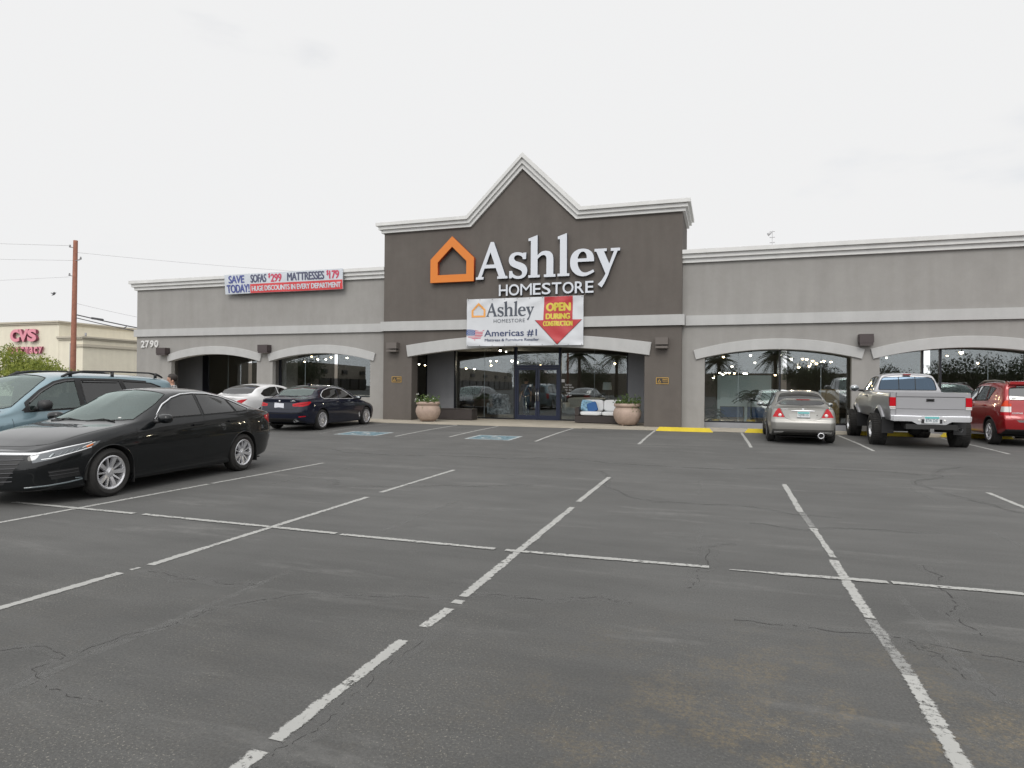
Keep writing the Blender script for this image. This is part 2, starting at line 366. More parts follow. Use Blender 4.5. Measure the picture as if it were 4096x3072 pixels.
# front row against the pavement
line([((-12.03, 21.6), (-11.75, 16.8))], wd=.10, m=P_FADED); line([((-9.3, 21.75), (-9.1, 16.7))], wd=.10); line([((-7.72, 21.85), (-7.55, 17.1))], wd=.10)
line([((-4.99, 22.02), (-4.85, 16.75))], wd=.10); line([((-2.19, 22.1), (-2.10, 17.0))], wd=.10); line([((.56, 22.3), (.67, 17.2))], wd=.10)
line([((3.43, 22.3), (3.45, 17.4))], wd=.10); line([((6.25, 22.4), (6.33, 17.8))], wd=.10); line([((9.1, 22.4), (9.2, 18.2))], wd=.10); line([((-14.9, 21.6), (-14.7, 16.5))], wd=.10)
line([((-9.05, 16.75), (-7.55, 16.75)), ((-8.9, 17.75), (-7.6, 17.3)), ((-8.95, 19.2), (-7.7, 18.7)), ((-9.0, 20.6), (-7.75, 20.1))], wd=.09, m=P_GHOST, name='hatch_line')
# accessible-bay squares: white border, blue field, wheelchair figure
for cx, cy, wd, ht in ((-10.45, 17.22, 1.42, 1.18), (-6.28, 17.38, 1.36, 1.25)):
    bm = NB(); a, c, e = wd / 2, ht / 2, .09
    def q(x0, x1, y0, y1, lift, mi):
        vs = [bm.verts.new((cx + x, cy + y, zg(cy + y) + lift)) for x, y in ((x0, y0), (x1, y0), (x1, y1), (x0, y1))]; f = bm.faces.new(vs); f.material_index = mi
    q(-a, a, -c, -c + e, .004, 1); q(-a, a, c - e, c, .004, 1); q(-a, -a + e, -c + e, c - e, .004, 1); q(a - e, a, -c + e, c - e, .004, 1); q(-a + e, a - e, -c + e, c - e, .004, 0)
    def PP(pts, wd_): ribbon(bm, [(cx + x * wd, cy + y * ht) for x, y in pts], wd_, .009, mi=1)
    PP([(-.03 + .17 * math.cos(R(t)), -.16 + .17 * math.sin(R(t))) for t in range(120, 350, 15)], .075)
    PP([(-.06, .2), (-.05, .0), (.13, -.02), (.2, -.24), (.27, -.24)], .10); PP([(-.05, .1), (.1, .1)], .08); PP([(-.1, .31), (-.02, .31)], .13)
    tag(obj('wheelchair_marking', bm, [P_BLUE, P_HC]), kind='structure')
# ---- cracks in the asphalt
M_CRACK = mat('crack_dark', (.033, .032, .031), .95)
def crack(pts, wd=.012):
    P = [Vector((*p, 0)) for p in pts]
    for it in range(3):
        Q = []
        for a, b in zip(P, P[1:]):
            m_ = (a + b) / 2; d = (b - a); m_ += Vector((-d.y, d.x, 0)) * random.uniform(-.16, .16); Q += [a, m_]
        P = Q + [P[-1]]
    hb = NB(); ribbon(hb, [(p.x, p.y) for p in P[::2]], random.uniform(.14, .26), .0012); tag(obj('crack_halo', hb, P_SEAL), kind='structure')
    bm = NB(); run = []
    L = Rr = None
    for i, p in enumerate(P):
        a, b = P[max(i - 1, 0)], P[min(i + 1, len(P) - 1)]; d = (b - a).normalized(); nx, ny = -d.y, d.x
        w1 = wd * random.uniform(.06, .36)
        l = bm.verts.new((p.x + nx * w1, p.y + ny * w1, zg(p.y) + .002)); r = bm.verts.new((p.x - nx * w1, p.y - ny * w1, zg(p.y) + .002))
        if L is not None and random.random() < .68: bm.faces.new((L, Rr, r, l))
        L, Rr = l, r
    tag(obj('asphalt_crack', bm, M_CRACK), kind='structure')
for pts, wd in (([(-4.4, 2.55), (-4.07, 2.67), (-3.95, 2.77), (-3.78, 2.77), (-3.61, 2.74), (-3.64, 2.55), (-3.42, 2.48), (-3.19, 2.41), (-2.94, 2.41)], .010),
                ([(1.74, 6.72), (1.69, 6.05), (1.67, 5.63), (1.53, 5.35), (1.57, 5.10), (1.61, 4.93)], .02), ([(-1.49, 4.6), (-1.09, 4.75), (-.88, 4.85), (-.63, 4.78)], .016),
                ([(-.32, 6.57), (-.11, 6.75), (.14, 6.94)], .016), ([(-.13, 6.64), (-.11, 6.0), (-.20, 5.64), (-.26, 5.29)], .014), ([(.08, 4.68), (.33, 4.67), (.58, 4.71), (.94, 4.73), (1.24, 4.65), (1.58, 4.57), (1.69, 4.53), (2.4, 4.4)], .016),
                ([(1.13, 4.65), (1.16, 4.53), (1.27, 4.48), (1.28, 4.19), (1.35, 3.91)], .010), ([(-4.63, 4.2), (-4.22, 4.1), (-3.79, 4.13), (-3.52, 4.2)], .012),
                ([(-3.6, 2.8), (-3.44, 3.31), (-3.44, 3.56), (-3.36, 3.72), (-3.26, 3.88), (-3.04, 4.13), (-2.52, 4.26), (-2.02, 4.42), (-1.49, 4.6)], .009), ([(-1.84, 2.2), (-1.85, 2.35), (-1.8, 2.47), (-1.77, 2.61), (-1.8, 2.83), (-1.78, 2.93), (-1.81, 3.32), (-1.75, 3.83)], .007),
                ([(-9, 13.4), (-6, 13.2), (-3, 13.6), (0, 13.1), (4, 13.5)], .03), ([(-2.2, 12), (-1.4, 9.6), (-.9, 9.1), (.4, 9.2), (1.4, 8.8)], .02), ([(4.5, 15), (3.2, 12.8), (3.4, 11), (4.3, 9.4)], .025), ([(.3, 8.1), (.9, 7.9), (2.3, 8.3)], .016), ([(-6.3, 9.3), (-5.8, 8.6), (-4.2, 9.4), (-2.9, 9.9)], .018)):
    crack(pts, wd)
# ================================================================== THE SHOP
SC = 0.9464                                    # survey units -> metres (about the viewpoint height)
fx = lambda X: X * SC
fz = lambda Z: 1.6 + (Z - 1.6) * SC
YC, YW = 25.2 * SC, 25.45 * SC                 # front planes: entrance block, wings
YG, YB = 27.9 * SC, 25.97 * SC                 # glass planes: entrance, display bays
def stucco(name, col, var=.07):
    m = bpy.data.materials.new(name); m.use_nodes = True; t = m.node_tree; b = t.nodes['Principled BSDF']
    tcn = N(t, 'ShaderNodeTexCoord'); ns = []
    for s, d in ((.55, 6), (2.3, 6), (140, 2)):
        n = N(t, 'ShaderNodeTexNoise'); n.inputs['Scale'].default_value = s; n.inputs['Detail'].default_value = d; n.inputs['Roughness'].default_value = .7
        t.links.new(tcn.outputs['Object'], n.inputs['Vector']); ns.append(n.outputs['Fac'])
    st = N(t, 'ShaderNodeMapping'); st.inputs['Scale'].default_value = (2.5, 2.5, .22); t.links.new(tcn.outputs['Object'], st.inputs['Vector'])
    n4 = N(t, 'ShaderNodeTexNoise'); n4.inputs['Scale'].default_value = 1.2; n4.inputs['Detail'].default_value = 5; t.links.new(st.outputs[0], n4.inputs['Vector']); ns.append(n4.outputs['Fac'])
    acc = None
    for f, a in zip(ns, (var, var * .8, var * .9, var * .85)):
        mr = N(t, 'ShaderNodeMapRange'); mr.inputs['From Min'].default_value = .28; mr.inputs['From Max'].default_value = .72; mr.inputs['To Min'].default_value = 1 - a; mr.inputs['To Max'].default_value = 1 + a
        t.links.new(f, mr.inputs['Value'])
        if acc is None: acc = mr.outputs[0]
        else:
            mm = N(t, 'ShaderNodeMath', operation='MULTIPLY'); t.links.new(acc, mm.inputs[0]); t.links.new(mr.outputs[0], mm.inputs[1]); acc = mm.outputs[0]
    hs = N(t, 'ShaderNodeHueSaturation'); hs.inputs['Color'].default_value = (*col, 1); t.links.new(acc, hs.inputs['Value'])
    # slight warm / cool drift of the paint
    mxh = N(t, 'ShaderNodeMapRange'); mxh.inputs['To Min'].default_value = .49; mxh.inputs['To Max'].default_value = .512; t.links.new(ns[0], mxh.inputs['Value']); t.links.new(mxh.outputs[0], hs.inputs['Hue'])
    t.links.new(hs.outputs[0], b.inputs['Base Color']); b.inputs['Roughness'].default_value = .9; b.inputs['Specular IOR Level'].default_value = .2
    bp = N(t, 'ShaderNodeBump'); bp.inputs['Strength'].default_value = .4; bp.inputs['Distance'].default_value = .006
    n5 = N(t, 'ShaderNodeTexNoise'); n5.inputs['Scale'].default_value = 90; n5.inputs['Detail'].default_value = 4; t.links.new(tcn.outputs['Object'], n5.inputs['Vector'])
    t.links.new(n5.outputs['Fac'], bp.inputs['Height']); t.links.new(bp.outputs[0], b.inputs['Normal'])
    MATS[name] = m; return m
S_GREY = stucco('grey_stucco', (.272, .264, .252), .06); S_BROWN = stucco('brown_stucco', (.112, .100, .091), .065); S_TRIM = stucco('trim_stucco', (.60, .60, .59), .05); S_BAND = stucco('band_stucco', (.405, .405, .40), .05)
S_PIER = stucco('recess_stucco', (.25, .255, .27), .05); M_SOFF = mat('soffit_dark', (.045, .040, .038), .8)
M_FRAME = mat('dark_bronze_frame', (.012, .013, .018), .35, metal=.3); M_NAVY = mat('navy_door_frame', (.012, .018, .045), .35, metal=.2)
G_SHOP = glass_mat('shop_glass', (.88, .915, .91), .105, refl=(.92, .97, 1.0))
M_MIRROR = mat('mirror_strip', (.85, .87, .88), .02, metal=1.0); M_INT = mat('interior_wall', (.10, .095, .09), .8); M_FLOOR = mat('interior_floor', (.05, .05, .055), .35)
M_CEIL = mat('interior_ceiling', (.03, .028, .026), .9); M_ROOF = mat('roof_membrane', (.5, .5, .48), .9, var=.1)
shop = empty('furniture_shop', (0, YW, .148), 0, 'long grey stucco shop with arched windows and a brown gabled entrance block', 'shop building')
def sobj(name, bm, m, **k):
    bmesh.ops.translate(bm, verts=bm.verts, vec=(0, -YW, -.148)); return obj(name, bm, m, shop, **k)
def arc(xc, hw, ze, za, n=28, a0=0, a1=1):
    s = za - ze; rad = (hw * hw + s * s) / (2 * s); zc = za - rad; th = math.asin(hw / rad)
    return [(xc + rad * math.sin(-th + 2 * th * (a0 + (a1 - a0) * k / n)), zc + rad * math.cos(-th + 2 * th * (a0 + (a1 - a0) * k / n))) for k in range(n + 1)]
def arch_wall(bm, x0, x1, o0, o1, z0, z1, ze, za, y0, y1):
    """wall panel x0..x1, z0..z1 with an arched opening o0..o1 (springing ze, crown za)"""
    box(bm, x0, o0, y0, y1, z0, z1); box(bm, o1, x1, y0, y1, z0, z1)
    A = arc((o0 + o1) / 2, (o1 - o0) / 2, ze, za)
    prism_xz(bm, [(o0, z1)] + A + [(o1, z1)], y0, y1)
OPEN = [(-26.65, -21.38), (-20.47, -15.17), (-.69, 4.33), (5.21, 10.45)]
ZB, ZT = 0.10, fz(6.80)
wt = .22
bm = NB(); arch_wall(bm, fx(-28.95), fx(-20.93), fx(OPEN[0][0]), fx(OPEN[0][1]), ZB, ZT, fz(2.75), fz(3.10), YW, YW + wt)
arch_wall(bm, fx(-20.93), fx(-14.2), fx(OPEN[1][0]), fx(OPEN[1][1]), ZB, ZT, fz(2.75), fz(3.10), YW, YW + wt)
box(bm, fx(-28.95), fx(-28.95) + wt, YW + wt, YW + 26, ZB, ZT)           # left end wall
sobj('left_wing_wall', bm, S_GREY)
bm = NB(); arch_wall(bm, fx(-1.7), fx(4.77), fx(OPEN[2][0]), fx(OPEN[2][1]), ZB, ZT, fz(2.75), fz(3.10), YW, YW + wt)
arch_wall(bm, fx(4.77), fx(11), fx(OPEN[3][0]), fx(OPEN[3][1]), ZB, ZT, fz(2.75), fz(3.10), YW, YW + wt); box(bm, fx(11), fx(20), YW, YW + wt, ZB, ZT)
box(bm, fx(20) - wt, fx(20), YW + wt, YW + 26, ZB, ZT)
sobj('right_wing_wall', bm, S_GREY)
# entrance block with its gable
gi = [(-14.35, 8.31), (-10.205, 8.31), (-7.93, 10.55), (-5.66, 8.31), (-1.53, 8.31)]
g3 = [(-14.35, 8.45), (-10.25, 8.45), (-7.92, 10.75), (-5.58, 8.45), (-1.53, 8.45)]
g2 = [(-14.35, 8.60), (-10.30, 8.60), (-7.90, 10.96), (-5.51, 8.60), (-1.53, 8.60)]
go = [(-14.35, 8.74), (-10.34, 8.74), (-7.88, 11.15), (-5.41, 8.74), (-1.53, 8.74)]
bm = NB(); o0, o1 = fx(-12.96), fx(-2.92); bt = .55; xl, xr = fx(-14.35), fx(-1.53)
A = arc((o0 + o1) / 2, (o1 - o0) / 2, fz(2.9), fz(3.29))
box(bm, xl, o0, YC, YC + bt, ZB, fz(8.31)); box(bm, o1, xr, YC, YC + bt, ZB, fz(8.31))
prism_xz(bm, [(o0, fz(8.31))] + A + [(o1, fz(8.31))] + [(fx(a), fz(b)) for a, b in gi[3:0:-1]], YC, YC + bt)
dep = 2.55
box(bm, xr - .4, xr, YC + bt, YC + dep, fz(6.0), fz(8.31)); box(bm, xl, xl + .4, YC + bt, YC + dep, fz(6.0), fz(8.31)); box(bm, xl, xr, YC + dep, YC + dep + .3, fz(6.0), fz(8.31))
sobj('entrance_block_wall', bm, S_BROWN)
def off(pl, d0, d1): return [(fx(p[0]) + (d0 if i == 0 else d1 if i == len(pl) - 1 else 0), fz(p[1])) for i, p in enumerate(pl)]
bm = NB()
for a, b, pr in ((gi, g3, .10), (g3, g2, .19), (g2, go, .28)):
    b2 = NB(); strip_xz(b2, off(a, -pr, pr), off(b, -pr, pr), YC - pr, YC + .34); merge(bm, b2)
    z0, z1 = fz(a[0][1]), fz(b[0][1])
    for s, xq in ((1, xr), (-1, xl)):
        x0, x1 = (xq - .36, xq + pr) if s > 0 else (xq - pr, xq + .36); box(bm, x0, x1, YC + .34, YC + dep + pr, z0, z1)
    box(bm, xl + .36, xr - .36, YC + dep - .1, YC + dep + pr, z0, z1)
sobj('gable_cornice', bm, S_TRIM)
def cornice(x0, x1, ret_left=False):
    bm = NB()
    for z0, z1, pr in ((6.37, 6.53, .10), (6.53, 6.69, .19), (6.69, 6.84, .28)):
        a = x0 - pr if ret_left else x0; box(bm, a, x1, YW - pr, YW + .4, fz(z0), fz(z1))
        if ret_left: box(bm, a, x0 + .3, YW + .4, YW + 26, fz(z0), fz(z1))
    return bm
sobj('cornice', cornice(fx(-28.95), xl, True), S_TRIM); sobj('cornice', cornice(xr, fx(20)), S_TRIM)
bm = NB(); box(bm, fx(-28.95) - .1, xl - .12, YW - .1, YW + .02, fz(3.97), fz(4.34)); box(bm, fx(-28.95) - .1, fx(-28.95), YW + .02, YW + 26, fz(3.97), fz(4.34)); bevel(bm, .012, 2); sobj('band_course', bm, S_BAND)
bm = NB(); box(bm, xr + .12, fx(20), YW - .1, YW + .02, fz(3.97), fz(4.35)); bevel(bm, .012, 2); sobj('band_course', bm, S_BAND)
bm = NB(); box(bm, xl - .1, xr + .1, YC - .1, YC + .3, fz(3.975), fz(4.385)); bevel(bm, .012, 2); sobj('band_course', bm, S_BAND)
def arch_trim(xc, hi, zi, zia, ho, zo, zoa, y):
    bm = NB(); strip_xz(bm, arc(fx(xc), hi * SC, fz(zi), fz(zia)), arc(fx(xc), ho * SC, fz(zo), fz(zoa)), y - .075, y + .25); bevel(bm, .01, 1); return bm
for xc in (-23.985, -17.80, 1.815, 7.83): sobj('arch_trim', arch_trim(xc, 2.83, 2.665, 3.035, 2.92, 3.015, 3.43, YW), S_BAND)
sobj('arch_trim', arch_trim(-7.93, 5.20, 2.83, 3.235, 5.275, 3.33, 3.72, YC), S_BAND)
# recess floor is the pavement; soffits, roof
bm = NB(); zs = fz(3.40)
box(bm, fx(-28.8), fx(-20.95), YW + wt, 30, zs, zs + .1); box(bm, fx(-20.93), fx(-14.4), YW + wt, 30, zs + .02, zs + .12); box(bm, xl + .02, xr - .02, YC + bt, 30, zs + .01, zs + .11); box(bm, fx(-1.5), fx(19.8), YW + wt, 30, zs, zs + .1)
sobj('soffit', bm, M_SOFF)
bm = NB(); box(bm, fx(-28.9), fx(19.9), YW + .4, YW + 26, fz(5.9), fz(6.0)); sobj('roof', bm, M_ROOF)
# piers and partitions at the back of the recesses
bm = NB(); box(bm, fx(-28.9), fx(-26.98), YG - .01, YG + .3, ZB, zs); sobj('pier', bm, S_PIER)
bm = NB(); box(bm, fx(-13.49), fx(-12.09), YG - .04, YG + .3, ZB, zs); sobj('pier', bm, S_PIER)
bm = NB(); box(bm, fx(-3.93), fx(-2.45), YG - .04, YG + .3, ZB, zs); sobj('pier', bm, S_PIER)
bm = NB(); box(bm, fx(-20.99), fx(-20.87), YW + wt, YG, ZB, zs); sobj('partition_wall', bm, S_PIER)
bm = NB(); box(bm, fx(-14.85), fx(-14.7), YW + wt, YG + .3, ZB, zs); sobj('partition_wall', bm, S_PIER)
bm = NB(); box(bm, fx(-1.62), fx(-1.5), YC + bt, YG + .3, ZB, zs); sobj('partition_wall', bm, S_PIER)
bm = NB(); box(bm, fx(-20.46), fx(-15.18), YW + .03, YB + .1, ZB, fz(1.02)); sobj('window_sill_wall', bm, S_GREY)
for a, b in (OPEN[2], OPEN[3]):
    bm = NB(); box(bm, fx(a) - .3, fx(b) + .3, YB - .06, YB + .12, ZB, fz(.27)); sobj('window_sill_wall', bm, S_PIER)
# shell of the sales floor
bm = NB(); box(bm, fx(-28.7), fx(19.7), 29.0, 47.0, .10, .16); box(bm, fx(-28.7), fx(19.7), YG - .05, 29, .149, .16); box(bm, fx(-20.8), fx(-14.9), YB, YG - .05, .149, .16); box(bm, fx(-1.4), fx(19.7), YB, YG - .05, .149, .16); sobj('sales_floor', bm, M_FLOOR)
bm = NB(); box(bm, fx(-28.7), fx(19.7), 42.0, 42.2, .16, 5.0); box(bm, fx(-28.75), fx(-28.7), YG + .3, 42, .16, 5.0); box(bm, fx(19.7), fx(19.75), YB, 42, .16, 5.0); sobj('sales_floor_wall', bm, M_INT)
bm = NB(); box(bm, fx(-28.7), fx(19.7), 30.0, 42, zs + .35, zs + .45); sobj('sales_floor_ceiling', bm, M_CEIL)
# glazing: every pane a part, every mullion a part
def pane(x0, x1, z0, z1, y):
    bm = NB(); box(bm, x0, x1, y - .006, y + .006, z0, z1)
    return sobj('window_pane', bm, G_SHOP)
def mullion(x0, x1, z0, z1, y, m=M_FRAME, d=.05, name='mullion'):
    bm = NB(); box(bm, x0, x1, y - d, y + d, z0, z1); return sobj(name, bm, m)
zf = .155
def glazed(x0, x1, z0, y, mulls, joints, mirror=None, edge=.06):
    """a run of glass x0..x1 with frame, dark mullions, butt joints and a mirrored strip"""
    z1 = zs; mullion(x0, x1, z0, z0 + .05, y, name='sill_rail'); mullion(x0, x0 + edge, z0 + .05, z1, y); mullion(x1 - edge, x1, z0 + .05, z1, y)
    cuts = [(x0 + edge, 0)]
    for a, b in mulls: mullion(a, b, z0 + .05, z1, y); cuts += [(a, 1), (b, 0)]
    if mirror: mullion(mirror[0], mirror[1], z0 + .05, z1, y, M_MIRROR, .03, 'mirror_strip'); cuts += [(mirror[0], 1), (mirror[1], 0)]
    cuts += [(j - .006, 1) for j in joints] + [(j + .006, 0) for j in joints] + [(x1 - edge, 1)]
    cuts.sort()
    for (a, _), (b, _) in zip(cuts[::2], cuts[1::2]): pane(a, b, z0 + .05, z1, y)
    for j in joints: mullion(j - .005, j + .005, z0 + .05, z1, y, mat('glass_joint', (.25, .3, .32), .2), .008, 'glass_joint')
glazed(fx(-26.98), fx(-20.99), zf, YG, [(fx(-26.98) + .06, fx(-26.98) + .36)], [fx(-25.3)], (fx(-23.95), fx(-23.72)))
glazed(fx(-20.47), fx(-15.17), fz(1.02), YB, [], [fx(-19.0)], (fx(-17.36), fx(-17.19)), .10)
glazed(fx(-.80), fx(4.55), fz(.27), YB, [(fx(1.97), fx(2.02))], [fx(.53), fx(3.4)], (fx(2.04), fx(2.23)), .09)
glazed(fx(5.10), fx(10.6), fz(.27), YB, [(fx(6.60), fx(6.67)), (fx(7.15), fx(7.22))], [fx(8.6)], (fx(6.68), fx(6.87)), .06)
glazed(fx(-14.7), fx(-13.49), zf, YG, [], [])
dx0, dx1, dxm = fx(-9.05), fx(-6.94), fx(-7.99)
glazed(fx(-12.09), dx0, zf, YG, [], [fx(-10.57)], None, .07); glazed(dx1, fx(-3.93), zf, YG, [], [fx(-5.4)], None, .05)
# transom and the pair of doors
dh = fz(2.46); mullion(dx0, dx1, dh, dh + .09, YG, M_NAVY, .06, 'door_header'); mullion(dx0, dx0 + .06, zf, zs, YG, M_NAVY, .065, 'door_jamb'); mullion(dx1 - .07, dx1, zf, zs, YG, M_NAVY, .065, 'door_jamb')
pane(dx0 + .06, dx1 - .07, dh + .09, zs, YG)
M_STEEL = mat('brushed_steel', (.7, .7, .7), .25, metal=1.0)
for a, b, hs_ in ((dx0 + .065, dxm - .005, 1), (dxm + .005, dx1 - .075, 0)):
    bm = NB()
    for q in ((a, a + .09, zf, dh - .01), (b - .09, b, zf, dh - .01), (a + .09, b - .09, zf, zf + .2), (a + .09, b - .09, dh - .13, dh - .01)): box(bm, q[0], q[1], YG - .045, YG + .045, q[2], q[3])
    d = sobj('door', bm, M_NAVY)
    bm = NB(); box(bm, a + .09, b - .09, YG - .006, YG + .006, zf + .2, dh - .13); g = sobj('door_glass', bm, G_SHOP); g.parent = d
    bm = NB(); hx = b - .045 if hs_ else a + .045
    tube(bm, [(hx, YG - .05, 1.0), (hx, YG - .12, 1.0)], .012); tube(bm, [(hx, YG - .05, 1.45), (hx, YG - .12, 1.45)], .012); tube(bm, [(hx, YG - .12, .95), (hx, YG - .12, 1.5)], .018)
    h = sobj('door_handle', bm, M_STEEL); h.parent = d
    bm = NB(); lathe(bm, [(0, -.004), (.05, -.004), (.05, 0), (0, 0)], 20, 'Y', Matrix.Translation((hx - (.28 if hs_ else -.3), YG - .012, 1.62 if hs_ else 2.22)))
    s = sobj('door_decal', bm, mat('decal_white', (.6, .6, .6), .6)); s.parent = d
# store hours on the glass
WT = mat('decal_white', (.6, .6, .6), .6)
for k, (s, x0, x1) in enumerate((('Store Hours', -6.72, -6.42), ('Monday - Saturday', -6.80, -6.33), ('10am - 8pm', -6.72, -6.42), ('Sunday', -6.66, -6.48), ('11am - 6pm', -6.72, -6.42))):
    bm = NB(); add_text(bm, s, fx(x0), fx(x1), fz(1.63 - .12 * k), fz(1.72 - .12 * k), YG - .012, .01); sobj('store_hours_lettering', bm, WT)
bm = NB(); box(bm, fx(-6.92), fx(-6.74), YG - .014, YG - .010, fz(1.78), fz(1.92)); sobj('window_notice', bm, WT)
# ================================================================== SIGNS
M_LET = mat('letter_white', (.55, .575, .62), .45); M_LSIDE = mat('letter_return', (.05, .06, .075), .5)
M_ORA = mat('logo_orange', (.58, .165, .012), .45); M_OSIDE = mat('logo_return', (.36, .05, .01), .5)
def part(name, bm, m, parent, loc, **k):
    bmesh.ops.translate(bm, verts=bm.verts, vec=(-loc[0], -loc[1], -loc[2])); return obj(name, bm, m, parent, **k)
LET = {
 'A': ['-9,94 78,95 637,1536 780,1532 1301,96 1387,92 1388,-10 940,-10 939,91 1004,93 873,444 376,447 240,94 331,95 332,-9 -8,-11', '634,1109 815,594 438,596'],
 's': ['2194,1013 2182,747 2044,748 2029,824s 1963,883s 1845,926s 1736,910s 1677,854s 1668,799s 1701,734s 1774,681s 2038,577s 2156,495s 2222,387s 2240,268s 2217,145s 2138,30s 2015,-34s 1855,-52s 1708,-30s 1582,34 1580,-15 1457,-13 1466,287 1592,285 1618,193s 1692,113s 1824,65s 1941,74s 2006,124s 2020,195s 1990,259s 1910,319s 1593,467s 1496,556s 1448,671s 1445,783s 1486,900s 1573,993s 1712,1041s 1844,1045s 1961,1023s 2056,987 2066,1014'],
 'h': ['2279,1573 2667,1698 2672,866 2764,960s 2871,1016s 2970,1034s 3043,1033s 3180,999s 3286,905s 3333,764s 3341,646 3339,77 3432,77 3430,-33 2944,-27 2948,76 3050,81 3052,697 3041,780s 3001,844s 2929,871s 2844,857s 2751,796s 2676,714 2676,75 2776,74 2773,-26 2288,-28 2287,75 2388,77 2386,1474 2284,1473'],
 'l': ['3513,1578 3890,1698 3900,80 4003,79 4000,-26 3512,-22 3511,83 3612,83 3608,1470 3519,1471'],
 'e': ['4999,512 4339,514 4340,434s 4377,303s 4459,169s 4555,99s 4657,80s 4774,103s 4969,184 5013,92 4775,-26s 4629,-62s 4483,-58s 4307,3s 4143,141s 4053,319s 4032,479s 4043,652s 4108,823s 4225,946s 4386,1019s 4561,1030s 4737,996s 4883,901s 4971,760s 4998,615s', '4699,643 4338,644 4352,722s 4417,849s 4489,905s 4562,917s 4636,879s 4688,790s 4703,703s'],
 'y': ['5012,994 5501,989 5499,887 5394,876 5603,387 5786,878 5661,878 5657,992 6023,988 6019,878 5928,877 5636,162 5553,-83s 5426,-348s 5306,-539 5151,-407 5297,-271s 5410,-91s 5455,7 5085,882 5013,882'],
}
def let_loops(k):
    o_ = []
    for s in LET[k]:
        lp = []
        for tok in s.split():
            sm = tok.endswith('s'); x, y = tok.rstrip('s').split(','); lp.append((float(x) / 1000, float(y) / 1000, sm))
        o_.append(catmull(lp))
    return o_
def xy_to_facade(b, y_front):
    """mesh drawn in xy with extrusion along z -> xz plane facing -y"""
    for v in b.verts: v.co = Vector((v.co.x, y_front - v.co.z, v.co.y))
    bmesh.ops.reverse_faces(b, faces=b.faces)
def letter3d(k, x0, z0, s, y0, depth):
    b = loops_mesh([[(x0 + p[0] * s, z0 + p[1] * s) for p in lp] for lp in let_loops(k)], depth)
    xy_to_facade(b, y0)
    for f in b.faces:
        f.normal_update(); f.material_index = 0 if f.normal.y < -.5 or f.normal.y > .5 else 1
    return b
YS = YC - .10
sg = empty('shop_sign', (fx(-7.9), YC, fz(6.6)), 0, 'large white raised Ashley Homestore letters with orange house outline on brown gable', 'sign'); LS = tuple(sg.location)
for k in 'Ashley': part('letter', letter3d(k, fx(-9.9), fz(6.05), SC, YS, .13), [M_LET, M_LSIDE], sg, LS)
house_o = [(-11.99, 5.985), (-11.99, 6.98), (-10.99, 7.93), (-9.99, 6.98), (-9.99, 5.985)]; house_i = [(-11.65, 6.30), (-11.65, 6.85), (-10.99, 7.49), (-10.33, 6.85), (-10.33, 6.30)]
b = loops_mesh([[(fx(p[0]), fz(p[1])) for p in lp] for lp in (house_o, house_i)], .17); xy_to_facade(b, YC - .13)
for f in b.faces: f.normal_update(); f.material_index = 0 if abs(f.normal.y) > .5 else 1
part('house_logo', b, [M_ORA, M_OSIDE], sg, LS)
HS = 'HOMESTORE'; wds = [.385, .455, .49, .33, .37, .40, .455, .38, .33]; tot = -8.895; gap = (3.975 - sum(wds)) / 8
for ch, wd in zip(HS, wds):
    bm = NB(); add_text(bm, ch, fx(tot), fx(tot + wd), fz(5.325), fz(5.795), YC - .03, .012 if ch not in 'M' else 0.0, depth=.10, mi=0, mi_side=1); tot += wd + gap
    part('letter', bm, [M_LET, M_LSIDE], sg, LS)
# address number
hn = empty('house_number', (fx(-28.03), YW, fz(3.59)), 0, 'pale raised street number 2790 on the left corner of the grey wing', 'number'); LN = tuple(hn.location)
M_NUM = mat('number_pale', (.58, .575, .565), .6)
for i, ch in enumerate('2790'):
    bm = NB(); add_text(bm, ch, fx(-28.62 + .3 * i), fx(-28.37 + .3 * i), fz(3.41), fz(3.77), YW - .01, .03, depth=.05); part('digit', bm, M_NUM, hn, LN)
# ------------------------------------------------------------------ printed banners
def vinyl(name, c, r=.45): return mat(name, c, r, var=.03, vscale=2)
V_WHITE = vinyl('vinyl_white', (.535, .55, .575)); V_RED = vinyl('vinyl_red', (.41, .034, .04)); V_YEL = vinyl('vinyl_yellow', (.55, .45, .055)); V_DARK = vinyl('vinyl_charcoal', (.055, .065, .085)); V_NAVY = vinyl('vinyl_navy', (.035, .05, .12)); V_PALEO = vinyl('vinyl_orange', (.72, .33, .085)); V_BLUE = vinyl('vinyl_blue', (.07, .09, .27)); V_RED2 = vinyl('vinyl_red_worn', (.55, .055, .06)); V_FLAG = vinyl('vinyl_flag_blue', (.06, .10, .25)); V_ROSE = vinyl('vinyl_rose', (.50, .05, .10)); V_SLATE = vinyl('vinyl_slate', (.075, .08, .135)); V_WHITE2 = vinyl('vinyl_white_worn', (.52, .555, .60)); V_INK = vinyl('vinyl_black_edge', (.03, .03, .03))
M_WHT_ROPE = mat('tie_rope', (.45, .44, .40), .9)
BX0, BX1, BZ0, BZ1, BY = fx(-10.30), fx(-5.308), fz(3.25), fz(5.222), YC - .19
def wave(x, z):
    u = (x - BX0) / (BX1 - BX0); v = (z - BZ0) / (BZ1 - BZ0)
    return .028 * math.sin(6.2 * u + 2 * v) * math.sin(3.1 * v + .4) - .035 * math.exp(-((v - .07) / .08) ** 2) * math.sin(17 * u + 7 * v) + .03 * math.exp(-((v - .90) / .09) ** 2) * math.sin(26 * u - 5 * v) + .012 * math.sin(31 * (u + .45 * v)) * math.exp(-((u - .88) / .16) ** 2)
